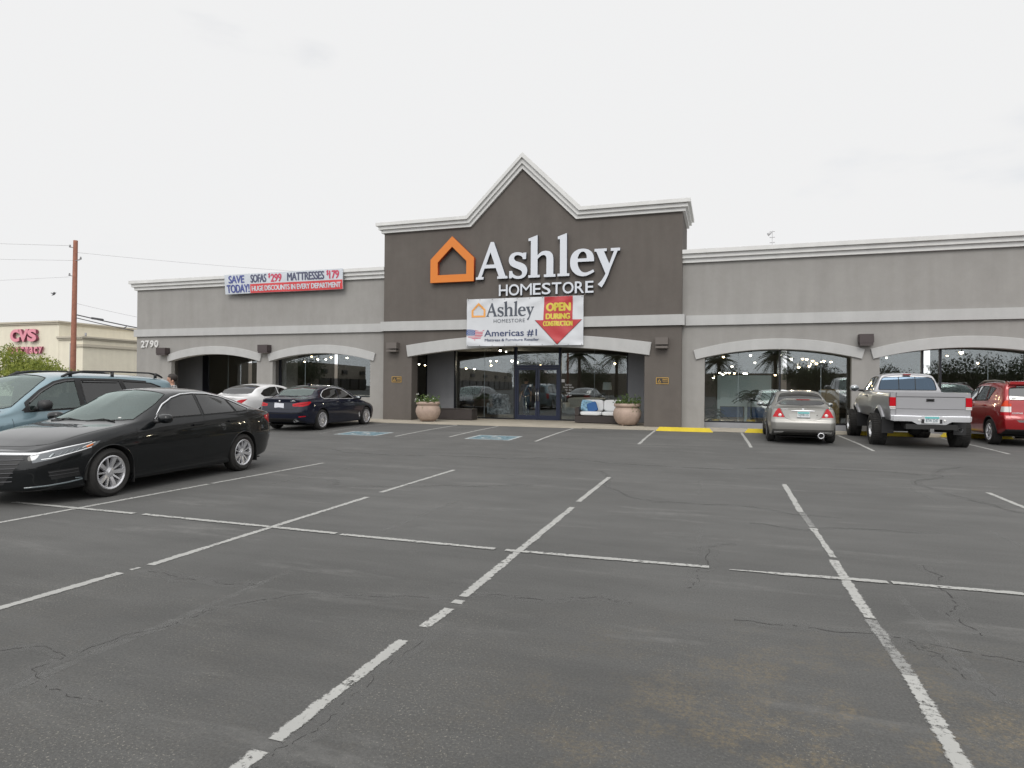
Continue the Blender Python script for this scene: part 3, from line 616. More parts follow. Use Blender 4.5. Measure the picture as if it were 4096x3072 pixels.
def bend(bm, fn, off_):
    bmesh.ops.triangulate(bm, faces=bm.faces[:])
    for _ in range(5):
        es = [e for e in bm.edges if e.calc_length() > .085]
        if not es: break
        bmesh.ops.subdivide_edges(bm, edges=es, cuts=1)
        bmesh.ops.triangulate(bm, faces=bm.faces[:])
    for v in bm.verts: v.co.y += fn(v.co.x, v.co.z) - off_
    return bm
ban = empty('entrance_banner', (fx(-7.8), BY, fz(4.2)), 0, 'white vinyl banner over the doors with red arrow reading OPEN DURING CONSTRUCTION', 'banner'); LB = tuple(ban.location)
def sheet(x0, x1, z0, z1, y, fn, nx, nz, skew=None):
    bm = NB(); g = []
    for j in range(nz + 1):
        row = []
        for i in range(nx + 1):
            x, z = x0 + (x1 - x0) * i / nx, z0 + (z1 - z0) * j / nz; row.append(bm.verts.new((x, y + fn(x, z), z)))
        g.append(row)
    for j in range(nz):
        for i in range(nx): f = bm.faces.new((g[j][i], g[j][i + 1], g[j + 1][i + 1], g[j + 1][i])); f.smooth = True
    h = [[bm.verts.new(v.co + Vector((0, .012, 0))) for v in row] for row in g]
    for j in range(nz):
        for i in range(nx): bm.faces.new((h[j][i], h[j + 1][i], h[j + 1][i + 1], h[j][i + 1]))
    ring = [(0, i) for i in range(nx)] + [(j, nx) for j in range(nz)] + [(nz, i) for i in range(nx, 0, -1)] + [(j, 0) for j in range(nz, 0, -1)]
    for (a, b), (c, d) in zip(ring, ring[1:] + ring[:1]): bm.faces.new((g[a][b], h[a][b], h[c][d], g[c][d]))
    return bm
part('sheet', sheet(BX0, BX1, BZ0, BZ1, BY, wave, 60, 26), V_WHITE, ban, LB, smooth=60)
bu = lambda u: BX0 + (BX1 - BX0) * u
bv = lambda v: BZ0 + (BZ1 - BZ0) * v
def flat(loops, y):
    b = loops_mesh(loops); 
    for v in b.verts: v.co = Vector((v.co.x, y, v.co.y))
    return b
def prt(name, bm, m, ban_, L, fn, lay=1): return part(name, bend(bm, fn, .004 + .004 * lay), m, ban_, L)
# u,v of a pixel of the close-up
def uv(x, y):
    t = 88 - 76 * (x - 45) / 2142; bo = 950 - 25 * (x - 30) / 2150; return (x - 40) / 2143, (bo - y) / (bo - t)
def B(x, y): u, v = uv(x, y); return bu(u), bv(v)
prt('house_logo', flat([[B(*p) for p in ((133, 420), (133, 293), (277, 150), (404, 272), (402, 414))], [B(*p) for p in ((171, 384), (171, 300), (275, 202), (366, 286), (364, 381))]], BY), V_PALEO, ban, LB, wave)
ax0, az0 = B(418, 411); ax1 = B(1310, 245)[0]; s_ = (ax1 - ax0) / 6.02
for k in 'Ashley':
    lps = [[(ax0 + p[0] * s_, az0 + .015 + p[1] * s_ * 1.06) for p in lp] for lp in let_loops(k)]
    prt('letter', flat(lps, BY), V_DARK, ban, LB, wave)
def fat_text(bm, s, x0, x1, z0, z1, y, fat, spacing, caps):
    for k, (dx, dz) in enumerate(((0, 0), (1, 0), (-1, 0), (0, 1), (0, -1)) if fat else ((0, 0),)): add_text(bm, s, x0 + fat + dx * fat, x1 - fat + dx * fat, z0 + fat * .6 + dz * fat * .6, z1 - fat * .6 + dz * fat * .6, y - .0006 * k, 0, spacing, fit_caps=caps)
def btext(s, x0, x1, ytop, ybot, m, fat=0.0, caps=True, lay=1, spacing=1.0, name='lettering'):
    bm = NB(); xm = (x0 + x1) / 2; z0 = B(xm, ybot)[1]; z1 = B(xm, ytop)[1]
    fat_text(bm, s, B(x0, ybot)[0], B(x1, ybot)[0], z0, z1, BY, fat, spacing, caps); return prt(name, bm, m, ban, LB, wave, lay)
btext('HOMESTORE', 558, 1145, 442, 512, V_DARK, 0, True, spacing=1.12)
btext('Americas #1', 378, 1368, 632, 762, V_NAVY, .008, True)
btext('Mattress & Furniture Retailer', 388, 1404, 800, 853, V_NAVY, .003, True)
arrow = [(1492, 40), (1998, 22), (1994, 455), (2160, 452), (1733, 915), (1330, 470), (1481, 470)]
prt('arrow', flat([[B(*p) for p in arrow]], BY), V_RED, ban, LB, wave)
bm = NB()
A_ = [B(*p) for p in ((2160, 452), (1733, 915), (1330, 470))]
for (a, b_) in zip(A_, A_[1:]):
    d = Vector((b_[0] - a[0], b_[1] - a[1])).normalized() * .008; bm.faces.new([bm.verts.new((x, BY, z)) for x, z in ((a[0] + d.y, a[1] - d.x), (b_[0] + d.y, b_[1] - d.x), (b_[0] - d.y, b_[1] + d.x), (a[0] - d.y, a[1] + d.x))])
prt('arrow_edge', bm, V_INK, ban, LB, wave, 1.6)
btext('OPEN', 1525, 1965, 135, 302, V_YEL, .026, True, 2.4, .95); btext('DURING', 1521, 1956, 335, 450, V_YEL, .02, True, 2.4, .95); btext('CONSTRUCTION', 1475, 1997, 477, 577, V_YEL, .014, True, 2.4, .95)
# flag in the outline of the country
usa = [(48, 640), (110, 640), (165, 646), (205, 655), (262, 662), (280, 672), (296, 668), (318, 676), (335, 668), (352, 655), (380, 632), (384, 648), (366, 672), (352, 690), (356, 705), (345, 722), (350, 742), (336, 760), (318, 782), (310, 800), (318, 826), (306, 824), (294, 806), (262, 808), (240, 812), (212, 828), (204, 846), (190, 838), (182, 820), (160, 816), (146, 806), (110, 800), (84, 790), (64, 776), (44, 748), (34, 716), (38, 676)]
def usa_part(name, y0, y1, x0, x1, m, lay):
    bm = flat([[B(*p) for p in usa]], BY)
    for co, no in ((B(200, y0), (0, 0, 1)), (B(200, y1), (0, 0, -1)), (B(x0, 700), (-1, 0, 0)), (B(x1, 700), (1, 0, 0))):
        bmesh.ops.bisect_plane(bm, geom=bm.verts[:] + bm.edges[:] + bm.faces[:], plane_co=(co[0], BY, co[1]), plane_no=no, clear_outer=True)
    if bm.faces: prt(name, bm, m, ban, LB, wave, lay)
usa_part('flag_field', 630, 748, 20, 203, V_FLAG, 1)
for i in range(7):
    y0 = 655 + i * 28.5
    usa_part('flag_stripe', y0, y0 + 14, 203 if y0 < 748 else 20, 400, V_ROSE, 1)
bm = NB()
for j in range(5):
    for i in range(6 if j % 2 == 0 else 5):
        x, y = 62 + 25 * i + (12 if j % 2 else 0), 655 + 19 * j
        c = B(x, y); bm.faces.new([bm.verts.new((c[0] + .013 * math.cos(t), BY, c[1] + .013 * math.sin(t))) for t in [k * math.pi / 3 for k in range(6)]])
for v in bm.verts: v.co.y += wave(v.co.x, v.co.z) - .012
part('flag_stars', bm, V_WHITE, ban, LB)
M_GROM = mat('grommet', (.16, .16, .16), .4, metal=.6)
for u in [.012 + .1085 * k for k in range(10)]:
    for v in (.018, .982):
        bm = NB(); x_, z_ = bu(u), bv(v); lathe(bm, [(.006, -.004), (.016, -.006), (.017, .0), (.006, 0)], 12, 'Y', Matrix.Translation((x_, BY + wave(x_, z_) - .004, z_))); part('grommet', bm, M_GROM, ban, LB)
for u, v, dx, dz in ((.012, .982, -.10, .10), (.988, .982, .10, .10), (.012, .018, -.08, -.06), (.988, .018, .08, -.06)):
    bm = NB(); x_, z_ = bu(u), bv(v); tube(bm, [(x_, BY - .01, z_), (x_ + dx, BY + .17, z_ + dz)], .006, 5); part('tie_rope', bm, M_WHT_ROPE, ban, LB)
# ---- the sale banner on the left cornice
CX0, CX1, CZ0, CZ1, CY = fx(-23.05), fx(-16.42), fz(5.925), fz(6.855), YW - .33
def wave2(x, z):
    u = (x - CX0) / (CX1 - CX0); v = (z - CZ0) / (CZ1 - CZ0)
    return .02 * math.sin(9 * u + 1) * (1 - v) + .01 * math.sin(23 * u + 5 * v) * (1 - v) + .06 * (1 - v) * (1 - v)
sal = empty('sale_banner', (fx(-19.7), CY, fz(6.4)), 0, 'white and red sale banner hanging from the left cornice with SAVE TODAY in blue', 'banner'); LC = tuple(sal.location)
part('sheet', sheet(CX0, CX1, CZ0, CZ1, CY, wave2, 60, 10), V_WHITE2, sal, LC, smooth=60)
cu_ = lambda u: CX0 + (CX1 - CX0) * u
cv_ = lambda v: CZ0 + (CZ1 - CZ0) * v
bm = NB(); bm.faces.new([bm.verts.new((cu_(u), CY, cv_(v))) for u, v in ((.228, .008), (.998, .008), (.998, .465), (.228, .465))]); prt('red_band', bm, V_RED2, sal, LC, wave2)
def ctext(s, u0, u1, v0, v1, m, fat=.018, lay=1, caps=True):
    bm = NB(); fat_text(bm, s, cu_(u0), cu_(u1), cv_(v0), cv_(v1), CY, fat, .95, caps); prt('lettering', bm, m, sal, LC, wave2, lay)
ctext('SAVE', .036, .179, .545, .965, V_BLUE); ctext('TODAY!', .016, .222, .06, .50, V_BLUE)
ctext('SOFAS', .232, .372, .53, .97, V_SLATE); ctext('$', .387, .405, .74, .99, V_ROSE); ctext('299', .407, .501, .52, .95, V_ROSE)
ctext('MATTRESSES', .547, .853, .53, .96, V_SLATE); ctext('$', .87, .889, .72, .98, V_ROSE); ctext('179', .891, .972, .53, .96, V_ROSE)
ctext('HUGE DISCOUNTS IN EVERY DEPARTMENT', .242, .985, .10, .375, V_WHITE2, .012, 2.4)
# ------------------------------------------------------------------ brass plaques
M_BRASS = mat('brass', (.55, .34, .09), .35, metal=.7); M_PLQ = mat('plaque_dark', (.035, .028, .022), .5)
def plaque(xc, zc, label):
    p = empty('plaque', (fx(xc), YC, fz(zc)), 0, label, 'plaque'); L = tuple(p.location); w2, h2 = .235 * SC, .125 * SC; x, z = L[0], L[2]
    bm = NB(); box(bm, x - w2, x + w2, YC - .012, YC + .005, z - h2, z + h2); part('plate', bm, M_PLQ, p, L)
    bm = NB(); b = loops_mesh([[(x - w2, z - h2), (x + w2, z - h2), (x + w2, z + h2), (x - w2, z + h2)], [(x - w2 + .02, z - h2 + .02), (x + w2 - .02, z - h2 + .02), (x + w2 - .02, z + h2 - .02), (x - w2 + .02, z + h2 - .02)]], .012); xy_to_facade(b, YC - .014); part('rim', b, M_BRASS, p, L)
    b = loops_mesh([[(x - .17, z - .06), (x - .105, z + .055), (x - .04, z - .06)], [(x - .145, z - .045), (x - .105, z + .022), (x - .065, z - .045)]], .004); xy_to_facade(b, YC - .014); part('emblem', b, M_BRASS, p, L)
    bm = NB(); add_text(bm, 'ASHLEY', x + .0, x + .19, z + .02, z + .07, YC - .014, .03); part('lettering', bm, M_BRASS, p, L)
    bm = NB(); box(bm, x + .0, x + .19, YC - .015, YC - .011, z - .018, z - .008); box(bm, x + .03, x + .17, YC - .015, YC - .011, z - .05, z - .042); part('rule', bm, M_BRASS, p, L)
plaque(-13.68, 1.84, 'small brass rimmed plaque on the brown pillar left of the entrance'); plaque(-2.24, 1.85, 'small brass rimmed plaque on the brown pillar right of the entrance')
# ------------------------------------------------------------------ wall lamps
M_LAMPB = mat('lamp_brown', (.048, .036, .036), .5); M_LAMPG = mat('lamp_taupe', (.115, .10, .09), .6); M_LENS = mat('lamp_lens', (.30, .28, .25), .3)
def sconce(x0, x1, z0, z1, y, label, kind=0, group=None):
    xc, zc = (x0 + x1) / 2, (z0 + z1) / 2; w2, h2 = (x1 - x0) / 2, (z1 - z0) / 2
    t = empty('wall_lamp', (xc, y, zc), 0, label, 'wall lamp', group); m = M_LAMPB if kind == 0 else M_LAMPG
    bm = NB()
    if kind == 0:
        rbox(bm, -w2 * .92, w2 * .92, -.30, 0, -h2 * .55, h2, .015); rbox(bm, -w2 * .86, w2 * .86, -.29, 0, -h2, -h2 * .5, .01)
        rbox(bm, -w2, -w2 * .9, -.25, -.05, -h2 * .45, h2 * .55, .01); rbox(bm, w2 * .9, w2, -.25, -.05, -h2 * .45, h2 * .55, .01)
    else: rbox(bm, -w2, w2, -.28, 0, -h2 * .35, h2, .012)
    obj('housing', bm, m, t)
    bm = NB(); rbox(bm, -w2 * (.8 if kind == 0 else .97), w2 * (.8 if kind == 0 else .97), -.26 if kind == 0 else -.30, -.02, -h2 * 1.06, -h2 * (.99 if kind == 0 else .62), .006); obj('lens', bm, M_LENS if kind == 0 else m, t)
    return t
Wl = YW + .005
sconce(fx(-27.36), fx(-26.72), fz(3.0), fz(3.37), YW, 'dark brown box lamp beside the number on the left corner wall')
sconce(fx(-21.12), fx(-20.52), fz(3.06), fz(3.45), YW, 'dark brown box lamp between the two arches of the left wing')
sconce(fx(4.50), fx(4.98), fz(3.13), fz(3.53), YW, 'dark brown box lamp between the two arches of the right wing')
sconce(fx(-14.06), fx(-13.56), fz(3.06), fz(3.45), YC, 'taupe painted lamp box on the pillar left of the entrance', 1)
sconce(fx(-2.49), fx(-2.02), fz(3.10), fz(3.50), YC, 'taupe painted lamp box on the pillar right of the entrance', 1)
t = sconce(-.3, .3, -.2, .2, 0, 'dark brown lamp sticking out from the left end wall of the shop'); t.location = (fx(-28.95), YW + 1.1, fz(3.2)); t.rotation_euler = (0, 0, R(-90))
# ================================================================== THINGS ON THE PAVEMENT
M_POT = mat('pot_stone', (.345, .262, .215), .85, var=.14, vscale=6, bump=.3, bscale=40); M_SOIL = mat('potting_soil', (.03, .022, .016), .95)
def leaf_mat(name, c1, c2, rough=.55):
    m = bpy.data.materials.new(name); m.use_nodes = True; t = m.node_tree; b = t.nodes['Principled BSDF']
    g = N(t, 'ShaderNodeNewGeometry'); r = N(t, 'ShaderNodeMix', data_type='RGBA'); r.inputs['A'].default_value = (*c1, 1); r.inputs['B'].default_value = (*c2, 1)
    t.links.new(g.outputs['Random Per Island'], r.inputs['Factor']); t.links.new(r.outputs['Result'], b.inputs['Base Color']); b.inputs['Roughness'].default_value = rough
    tl = N(t, 'ShaderNodeBsdfTranslucent'); mxs = N(t, 'ShaderNodeMixShader'); mxs.inputs[0].default_value = .3; o = t.nodes['Material Output']
    t.links.new(r.outputs['Result'], tl.inputs[0]); t.links.new(b.outputs[0], mxs.inputs[1]); t.links.new(tl.outputs[0], mxs.inputs[2]); t.links.new(mxs.outputs[0], o.inputs[0])
    MATS[name] = m; return m
L_POT = leaf_mat('leaf_planter', (.05, .095, .025), (.14, .21, .05)); L_TREE = leaf_mat('leaf_lime', (.14, .185, .03), (.33, .36, .075)); L_DARK = leaf_mat('leaf_dark', (.026, .042, .018), (.06, .085, .03)); L_PALM = leaf_mat('leaf_palm', (.03, .05, .02), (.08, .11, .04)); L_IND = leaf_mat('leaf_indoor', (.008, .02, .008), (.02, .045, .015))
M_PETAL = mat('petal_white', (.75, .75, .72), .6); M_BARK = mat('bark', (.10, .075, .055), .9, var=.25, vscale=8)
def leaf(bm, p, d, n, ln, wd, fold=.15):
    """pointed leaf: base p, direction d, normal n"""
    d = d.normalized(); s = d.cross(n).normalized(); n = s.cross(d).normalized()
    a = bm.verts.new(p); b1 = bm.verts.new(p + d * ln * .45 + s * wd * .5 + n * fold * wd); b2 = bm.verts.new(p + d * ln * .45 - s * wd * .5 + n * fold * wd); c = bm.verts.new(p + d * ln - n * ln * .08)
    bm.faces.new((a, b1, c)); bm.faces.new((a, c, b2))
def rnd_dir(zmin=-1):
    while True:
        v = Vector((random.uniform(-1, 1), random.uniform(-1, 1), random.uniform(zmin, 1)))
        if .05 < v.length < 1: return v.normalized()
def planter(x, y, label, seed, flowers, h=.80, rmax=.50):
    random.seed(seed); t = empty('planter', (x, y, .148), random.uniform(0, 6), label, 'planter', 'stone planters beside the entrance')
    bm = NB(); k = rmax / .5; s = h / .8
    prof = [(0, .03), (.26, .03), (.31, .045), (.40, .14), (.46, .26), (.495, .38), (.49, .48), (.455, .58), (.415, .64), (.405, .665), (.45, .675), (.468, .70), (.468, .755), (.455, .785), (.425, .795), (.395, .785), (.385, .70)]
    lathe(bm, [(r * k, z * s) for r, z in prof], 40)
    for v in bm.verts: v.co += v.co.normalized() * .006 * noise.noise(v.co * 9)
    obj('pot', bm, M_POT, t, smooth=50)
    for i in range(3):
        bm = NB(); a = i * 2.1 + .5; lathe(bm, [(0, -.0), (.04, 0), (.05, .03), (.04, .06), (0, .06)], 12, M=Matrix.Translation((.26 * math.cos(a) * k, .26 * math.sin(a) * k, 0))); obj('foot', bm, M_POT, t)
    bm = NB(); lathe(bm, [(0, .72 * s), (.39 * k, .71 * s)], 24); obj('soil', bm, M_SOIL, t)
    bm = NB(); fl = NB()
    for i in range(70):
        a, r = random.uniform(0, 6.28), .40 * k * math.sqrt(random.random()); base = Vector((r * math.cos(a), r * math.sin(a), .72 * s))
        ht = random.uniform(.10, .30) * (1.25 - r / (.5 * k)) + (.22 if random.random() < .2 else 0); out_ = Vector((math.cos(a), math.sin(a), 0)) * r * .9
        top = base + Vector((0, 0, ht)) + out_ * .35
        tube(bm, [base, base + (top - base) * .5 + Vector((0, 0, .02)), top], [.004, .003, .002], 4, False)
        for q in range(random.randint(7, 13)):
            u = random.uniform(.25, 1.05); p = base + (top - base) * u; leaf(bm, p, rnd_dir(-.2) + out_ * 1.2, rnd_dir(0), random.uniform(.05, .10), random.uniform(.025, .05))
        if flowers and random.random() < .22:
            for q in range(3):
                c = top + rnd_dir() * .05
                for w_ in range(5): an = w_ * 1.256; leaf(fl, c, Vector((math.cos(an), math.sin(an) * .6 - .5, math.sin(an))), Vector((0, -1, .4)), .032, .03)
    for i in range(9):
        a = random.uniform(0, 6.28); b0 = Vector((.38 * k * math.cos(a), .38 * k * math.sin(a), .76 * s))
        for q in range(12): leaf(bm, b0 + Vector((math.cos(a) * .02 * q * .6, math.sin(a) * .02 * q * .6, .02 * q * .4 - .003 * q * q)), rnd_dir(-.6), rnd_dir(0), .06, .03)
    obj('foliage', bm, L_POT, t)
    if flowers: obj('flowers', fl, M_PETAL, t)
    else: fl.free()
planter(-11.24, 23.32, 'round pinkish stone planter left of the doors with small white flowers', 3, True)
planter(-3.44, 24.25, 'round pinkish stone planter right of the doors in front of the sofa', 5, False, .84, .53)
# dark wicker outdoor pieces
def wicker_mat():
    m = mat('dark_wicker', (.030, .022, .020), .55); t = m.node_tree; b = t.nodes['Principled BSDF']; tcn = N(t, 'ShaderNodeTexCoord'); wv = N(t, 'ShaderNodeTexWave', bands_direction='Z'); wv.inputs['Scale'].default_value = 14; wv.inputs['Distortion'].default_value = 1.5
    t.links.new(tcn.outputs['Object'], wv.inputs['Vector']); bp = N(t, 'ShaderNodeBump'); bp.inputs['Strength'].default_value = .6; bp.inputs['Distance'].default_value = .01; t.links.new(wv.outputs['Fac'], bp.inputs['Height']); t.links.new(bp.outputs[0], b.inputs['Normal']); return m
M_WICK = wicker_mat(); M_CUSH = mat('cushion_white', (.62, .63, .64), .9, bump=.1, bscale=200); M_PIL = mat('pillow_blue', (.03, .095, .25), .9); M_PIL2 = mat('pillow_pattern', (.17, .30, .40), .9, var=.5, vscale=11, vdet=1)
def cushion(bm, x0, x1, y0, y1, z0, z1, puff=.04, M=None):
    b = NB(); n = 7
    box(b, -1, 1, -1, 1, -1, 1); bmesh.ops.subdivide_edges(b, edges=b.edges[:], cuts=n, use_grid_fill=True)
    hx, hy, hz = (x1 - x0) / 2, (y1 - y0) / 2, (z1 - z0) / 2
    for v in b.verts:
        u = v.co.copy(); r = u.copy()
        for i, hh in enumerate((hx, hy, hz)):
            pass
        e = 6.0; nrm = (abs(u.x) ** e + abs(u.y) ** e + abs(u.z) ** e) ** (1 / e); q = u / nrm
        v.co = Vector(((x0 + x1) / 2 + q.x * hx, (y0 + y1) / 2 + q.y * hy, (z0 + z1) / 2 + q.z * hz))
    for f in b.faces: f.smooth = True
    merge(bm, b, M)
t = empty('wicker_box', (-10.55, 25.05, .148), 0, 'low dark wicker box on the pavement left of the glass doors', 'storage box')
bm = NB(); rbox(bm, -.95, .62, -.32, .32, .02, .44, .02); obj('body', bm, M_WICK, t)
bm = NB(); rbox(bm, -.96, .63, -.33, .33, .445, .47, .01); obj('lid', bm, M_WICK, t)
t = empty('outdoor_sofa', (-4.55, 25.35, .148), 0, 'dark wicker outdoor sofa with white cushions and blue pillows behind a planter', 'sofa')
bm = NB(); rbox(bm, -1.05, 1.05, -.42, .40, .03, .30, .02); obj('base', bm, M_WICK, t)
for s in (-1, 1):
    bm = NB(); rbox(bm, min(s * 1.06, s * .88), max(s * 1.06, s * .88), -.42, .40, .31, .62, .02); obj('armrest', bm, M_WICK, t)
bm = NB(); rbox(bm, -.87, .87, .27, .41, .31, .80, .02); obj('backrest', bm, M_WICK, t)
for i in range(2):
    bm = NB(); x0 = -.865 + i * .87; cushion(bm, x0, x0 + .86, -.43, .12, .31, .47); obj('seat_cushion', bm, M_CUSH, t)
    bm = NB(); cushion(bm, x0, x0 + .86, .10, .27, .46, .93); obj('back_cushion', bm, M_CUSH, t)
for i, (x, z, a, m, s) in enumerate(((-.66, .68, .12, M_PIL2, .23), (-.42, .63, -.35, M_PIL, .20))):
    bm = NB(); cushion(bm, -s, s, -.06, .06, -s, s); 
    p = empty('throw_pillow', (t.location.x + x, t.location.y + .0 - .06 * i, t.location.z + z), 0, ('pale blue patterned throw pillow at the left end of the sofa', 'plain deep blue throw pillow leaning on the white sofa cushion')[i], 'pillow')
    o = obj('cover', bm, m, p); o.rotation_euler = (R(-14), a, 0)
# wheel stops
M_YEL = mat('stop_yellow', (.62, .47, .015), .6, var=.08, vscale=5)
def wheel_stop(xc, y, ln, label, rz=0):
    bm = NB(); h, w0, w1, e = .13, .085, .06, .11
    a = [(-ln / 2, -w0, 0), (ln / 2, -w0, 0), (ln / 2, w0, 0), (-ln / 2, w0, 0), (-ln / 2 + e, -w1, h), (ln / 2 - e, -w1, h), (ln / 2 - e, w1, h), (-ln / 2 + e, w1, h)]
    v = [bm.verts.new(p) for p in a]
    for f in ((0, 3, 2, 1), (4, 5, 6, 7), (0, 1, 5, 4), (1, 2, 6, 5), (2, 3, 7, 6), (3, 0, 4, 7)): bm.faces.new([v[i] for i in f])
    bevel(bm, .012, 2)
    for s in (-1, 1): 
        pass
    o = obj('wheel_stop', bm, M_YEL, loc=(xc, y, .131)); o.rotation_euler = (0, 0, rz); tag(o, label, 'wheel stop', 'yellow wheel stops along the pavement')
wheel_stop(-1.24, 22.10, 1.84, 'yellow wheel stop in the empty bay below the brown pillar', R(.6)); wheel_stop(1.62, 22.50, 1.9, 'yellow wheel stop half hidden by the silver coupe', R(.5)); wheel_stop(4.75, 22.88, 1.9, 'yellow wheel stop under the lifted silver pickup'); wheel_stop(7.35, 23.08, 1.9, 'yellow wheel stop in front of the red sport utility car')
# ================================================================== INSIDE THE SHOP
M_BULB = mat('bulb_glow', (1, .8, .5), .5, emit=(1.0, .72, .40), estr=22.0); M_BULBW = mat('bulb_glow_white', (1, .95, .85), .5, emit=(1.0, .90, .75), estr=22.0); M_CAN = mat('spot_can', (.01, .01, .01), .5)
SPOTS = []
def spot(x, y, z, r=.045, m=None):
    t = empty('ceiling_spot', (x, y, z), 0, 'small lit ceiling spotlight seen through the shop glass', 'spotlight', 'lit ceiling spotlights in the shop')
    bm = NB(); lathe(bm, [(0, -r), (r * .7, -r * .7), (r, 0), (r * .7, r * .7), (0, r)], 10); obj('bulb', bm, m or random.choice((M_BULB, M_BULBW)), t)
    bm = NB(); lathe(bm, [(r * 1.25, .01), (r * 1.3, r * 3.2), (0, r * 3.4)], 10); obj('can', bm, M_CAN, t)
    SPOTS.append((x, y, z))
    if len(SPOTS) % 3 == 0:
        pl = bpy.data.lights.new('spot_light', 'POINT'); pl.energy = 45; pl.color = (1, .82, .6); pl.shadow_soft_size = .06; po = bpy.data.objects.new('spot_light', pl); link(po, t); po.location = (0, 0, -.12)
random.seed(11)
def ray_at(px, py, Y):
    """point on the sight line of photo pixel (4096 wide) at depth Y; used only to read positions off the photograph"""
    r = Rm @ Vector(((px - 2048) / 2561, -(py - 1536) / 2561, -1)); k = Y / r.y; return r.x * k, 1.6 + r.z * k
z3 = lambda x, y: (1500 + x * .45208, 1100 + y * .45208)
z5 = lambda x, y: (2500 + x * .49729, 1280 + y * .49729)
z2 = lambda x, y: (480 + x * .49729, 980 + y * .49729)
z6q = lambda x, y: (3296 + x * .36166, 1300 + y * .36166)
for f, lst, Y, r in ((z3, [(1108, 667)], 26.0, .05), (z3, [(1213, 757)], 27.4, .07), (z3, [(1021, 760), (1076, 760), (1028, 799), (1260, 771), (1464, 797), (807, 826), (879, 830), (390, 788), (443, 797), (2122, 782)], 30.5, .05),
                    (z5, [(792, 296), (860, 373), (1338, 311), (1428, 312), (1462, 315), (1509, 328), (1600, 331), (1541, 350), (1483, 369), (1398, 379), (1657, 335)], 28.6, .05),
                    (z5, [(763, 424), (788, 438), (812, 424), (838, 424), (880, 428), (957, 428), (978, 430), (927, 476), (1208, 442), (711, 463), (1010, 283), (1045, 342)], 33.0, .05),
                    (z2, [(1541, 896), (1591, 919), (1655, 919), (1698, 902), (1826, 906), (1486, 938)], 28.5, .05), (z6q, [(1518, 300)], 27.5, .075), (z6q, [(1362, 340), (690, 360), (1700, 420)], 31.0, .04)):
    for p in lst:
        x, z = ray_at(*f(*p), Y); spot(x, Y, z, r)
M_HUTCH = mat('white_lacquer', (.55, .60, .60), .5); M_BLUEBOX = mat('display_blue', (.02, .06, .16), .6); M_CARD = mat('cardboard', (.30, .20, .10), .85, var=.06); M_POTY = mat('pot_yellow', (.45, .30, .06), .6); M_DKW = mat('dark_wood', (.03, .02, .016), .5); M_PATT = mat('fabric_pattern', (.20, .21, .23), .9, var=.95, vscale=9, vdet=2)
FL = .165
t = empty('white_hutch', (.72, 26.2, FL), 0, 'tall white cabinet standing right behind the glass of the right wing', 'cabinet')
bm = NB(); rbox(bm, -.95, 1.0, 0, .45, .72, 1.92, .01); obj('upper_case', bm, M_HUTCH, t)
for x in (-.95, .05, .90):
    bm = NB(); rbox(bm, x, x + .10, 0, .45, 0, .72, .008); obj('leg', bm, M_HUTCH, t)
for i in range(2):
    bm = NB(); x0 = -.82 + i * .9; rbox(bm, x0, x0 + .82, .05, .45, .30, .70, .01); o = obj('storage_bin', bm, M_BLUEBOX); o.location = t.location; tag(o, ('dark blue bin under the left half of the white cabinet', 'dark blue bin under the right half of the white cabinet')[i], 'storage bin')
for i, (x, y, h, n, lb) in enumerate(((.98, 25.6, 1.65, 22, 'tall indoor palm in a yellow pot in front of the white cabinet'), (-.30, 25.7, 1.15, 16, 'bushy dark plant in a yellow pot at the left edge of the window'))):
    t = empty('indoor_plant', (x, y, FL), 0, lb, 'potted plant'); bm = NB(); lathe(bm, [(0, 0), (.13, 0), (.17, .25), (.15, .25), (.14, .2), (0, .2)], 20); obj('pot', bm, M_POTY, t)
    bm = NB(); random.seed(20 + i)
    for k in range(n):
        a = k * 2.4; out_ = Vector((math.cos(a), math.sin(a), 0)); P = []; L_ = random.uniform(.45, .75) * (1 if i == 0 else .7)
        z0 = h * random.uniform(.55, .8) if i == 0 else h * random.uniform(.1, .7)
        for q in range(7): u = q / 6; P.append(Vector((0, 0, z0)) + out_ * L_ * u + Vector((0, 0, .55 * L_ * u - .75 * L_ * u * u)))
        tube(bm, P, .006, 4, False)
        for q in range(1, 7):
            for s in (-1, 1):
                for e in (0, .5):
                    pp = P[q - 1].lerp(P[q], e); leaf(bm, pp, out_ * .5 + out_.cross(Vector((0, 0, 1))) * s - Vector((0, 0, .5)), Vector((0, 0, 1)), .22 * L_, .035)
    tube(bm, [(0, 0, .2), (.01, 0, h * .8)], [.03, .02], 6); obj('fronds', bm, L_IND, t)
for i, (z0, z1) in enumerate(((.0, .50), (.51, 1.0), (1.01, 1.42))):
    bm = NB(); rbox(bm, -.28, .28, -.25, .25, z0, z1, .006, 1); o = obj('cardboard_box', bm, M_CARD, loc=(3.72, 26.1, FL)); tag(o, ('cardboard box at the bottom of the stack behind the right wing glass', 'cardboard box in the middle of the stack behind the right wing glass', 'cardboard box on top of the stack behind the right wing glass')[i], 'box')
t = empty('armchair', (-9.75, 27.6, FL), R(18), 'armchair in black and white patterned fabric behind the entrance glass', 'armchair')
bm = NB(); cushion(bm, -.48, .48, -.42, .40, .12, .48); obj('seat', bm, M_PATT, t); bm = NB(); cushion(bm, -.48, .48, .22, .46, .40, 1.06); obj('backrest', bm, M_PATT, t)
for s in (-1, 1): bm = NB(); cushion(bm, s * .46 - .09, s * .46 + .09, -.42, .40, .15, .66); obj('armrest', bm, M_PATT, t)
t = empty('shelf_rack', (-11.15, 27.3, FL), 0, 'dark open shelf rack standing behind the left entrance glass', 'shelf')
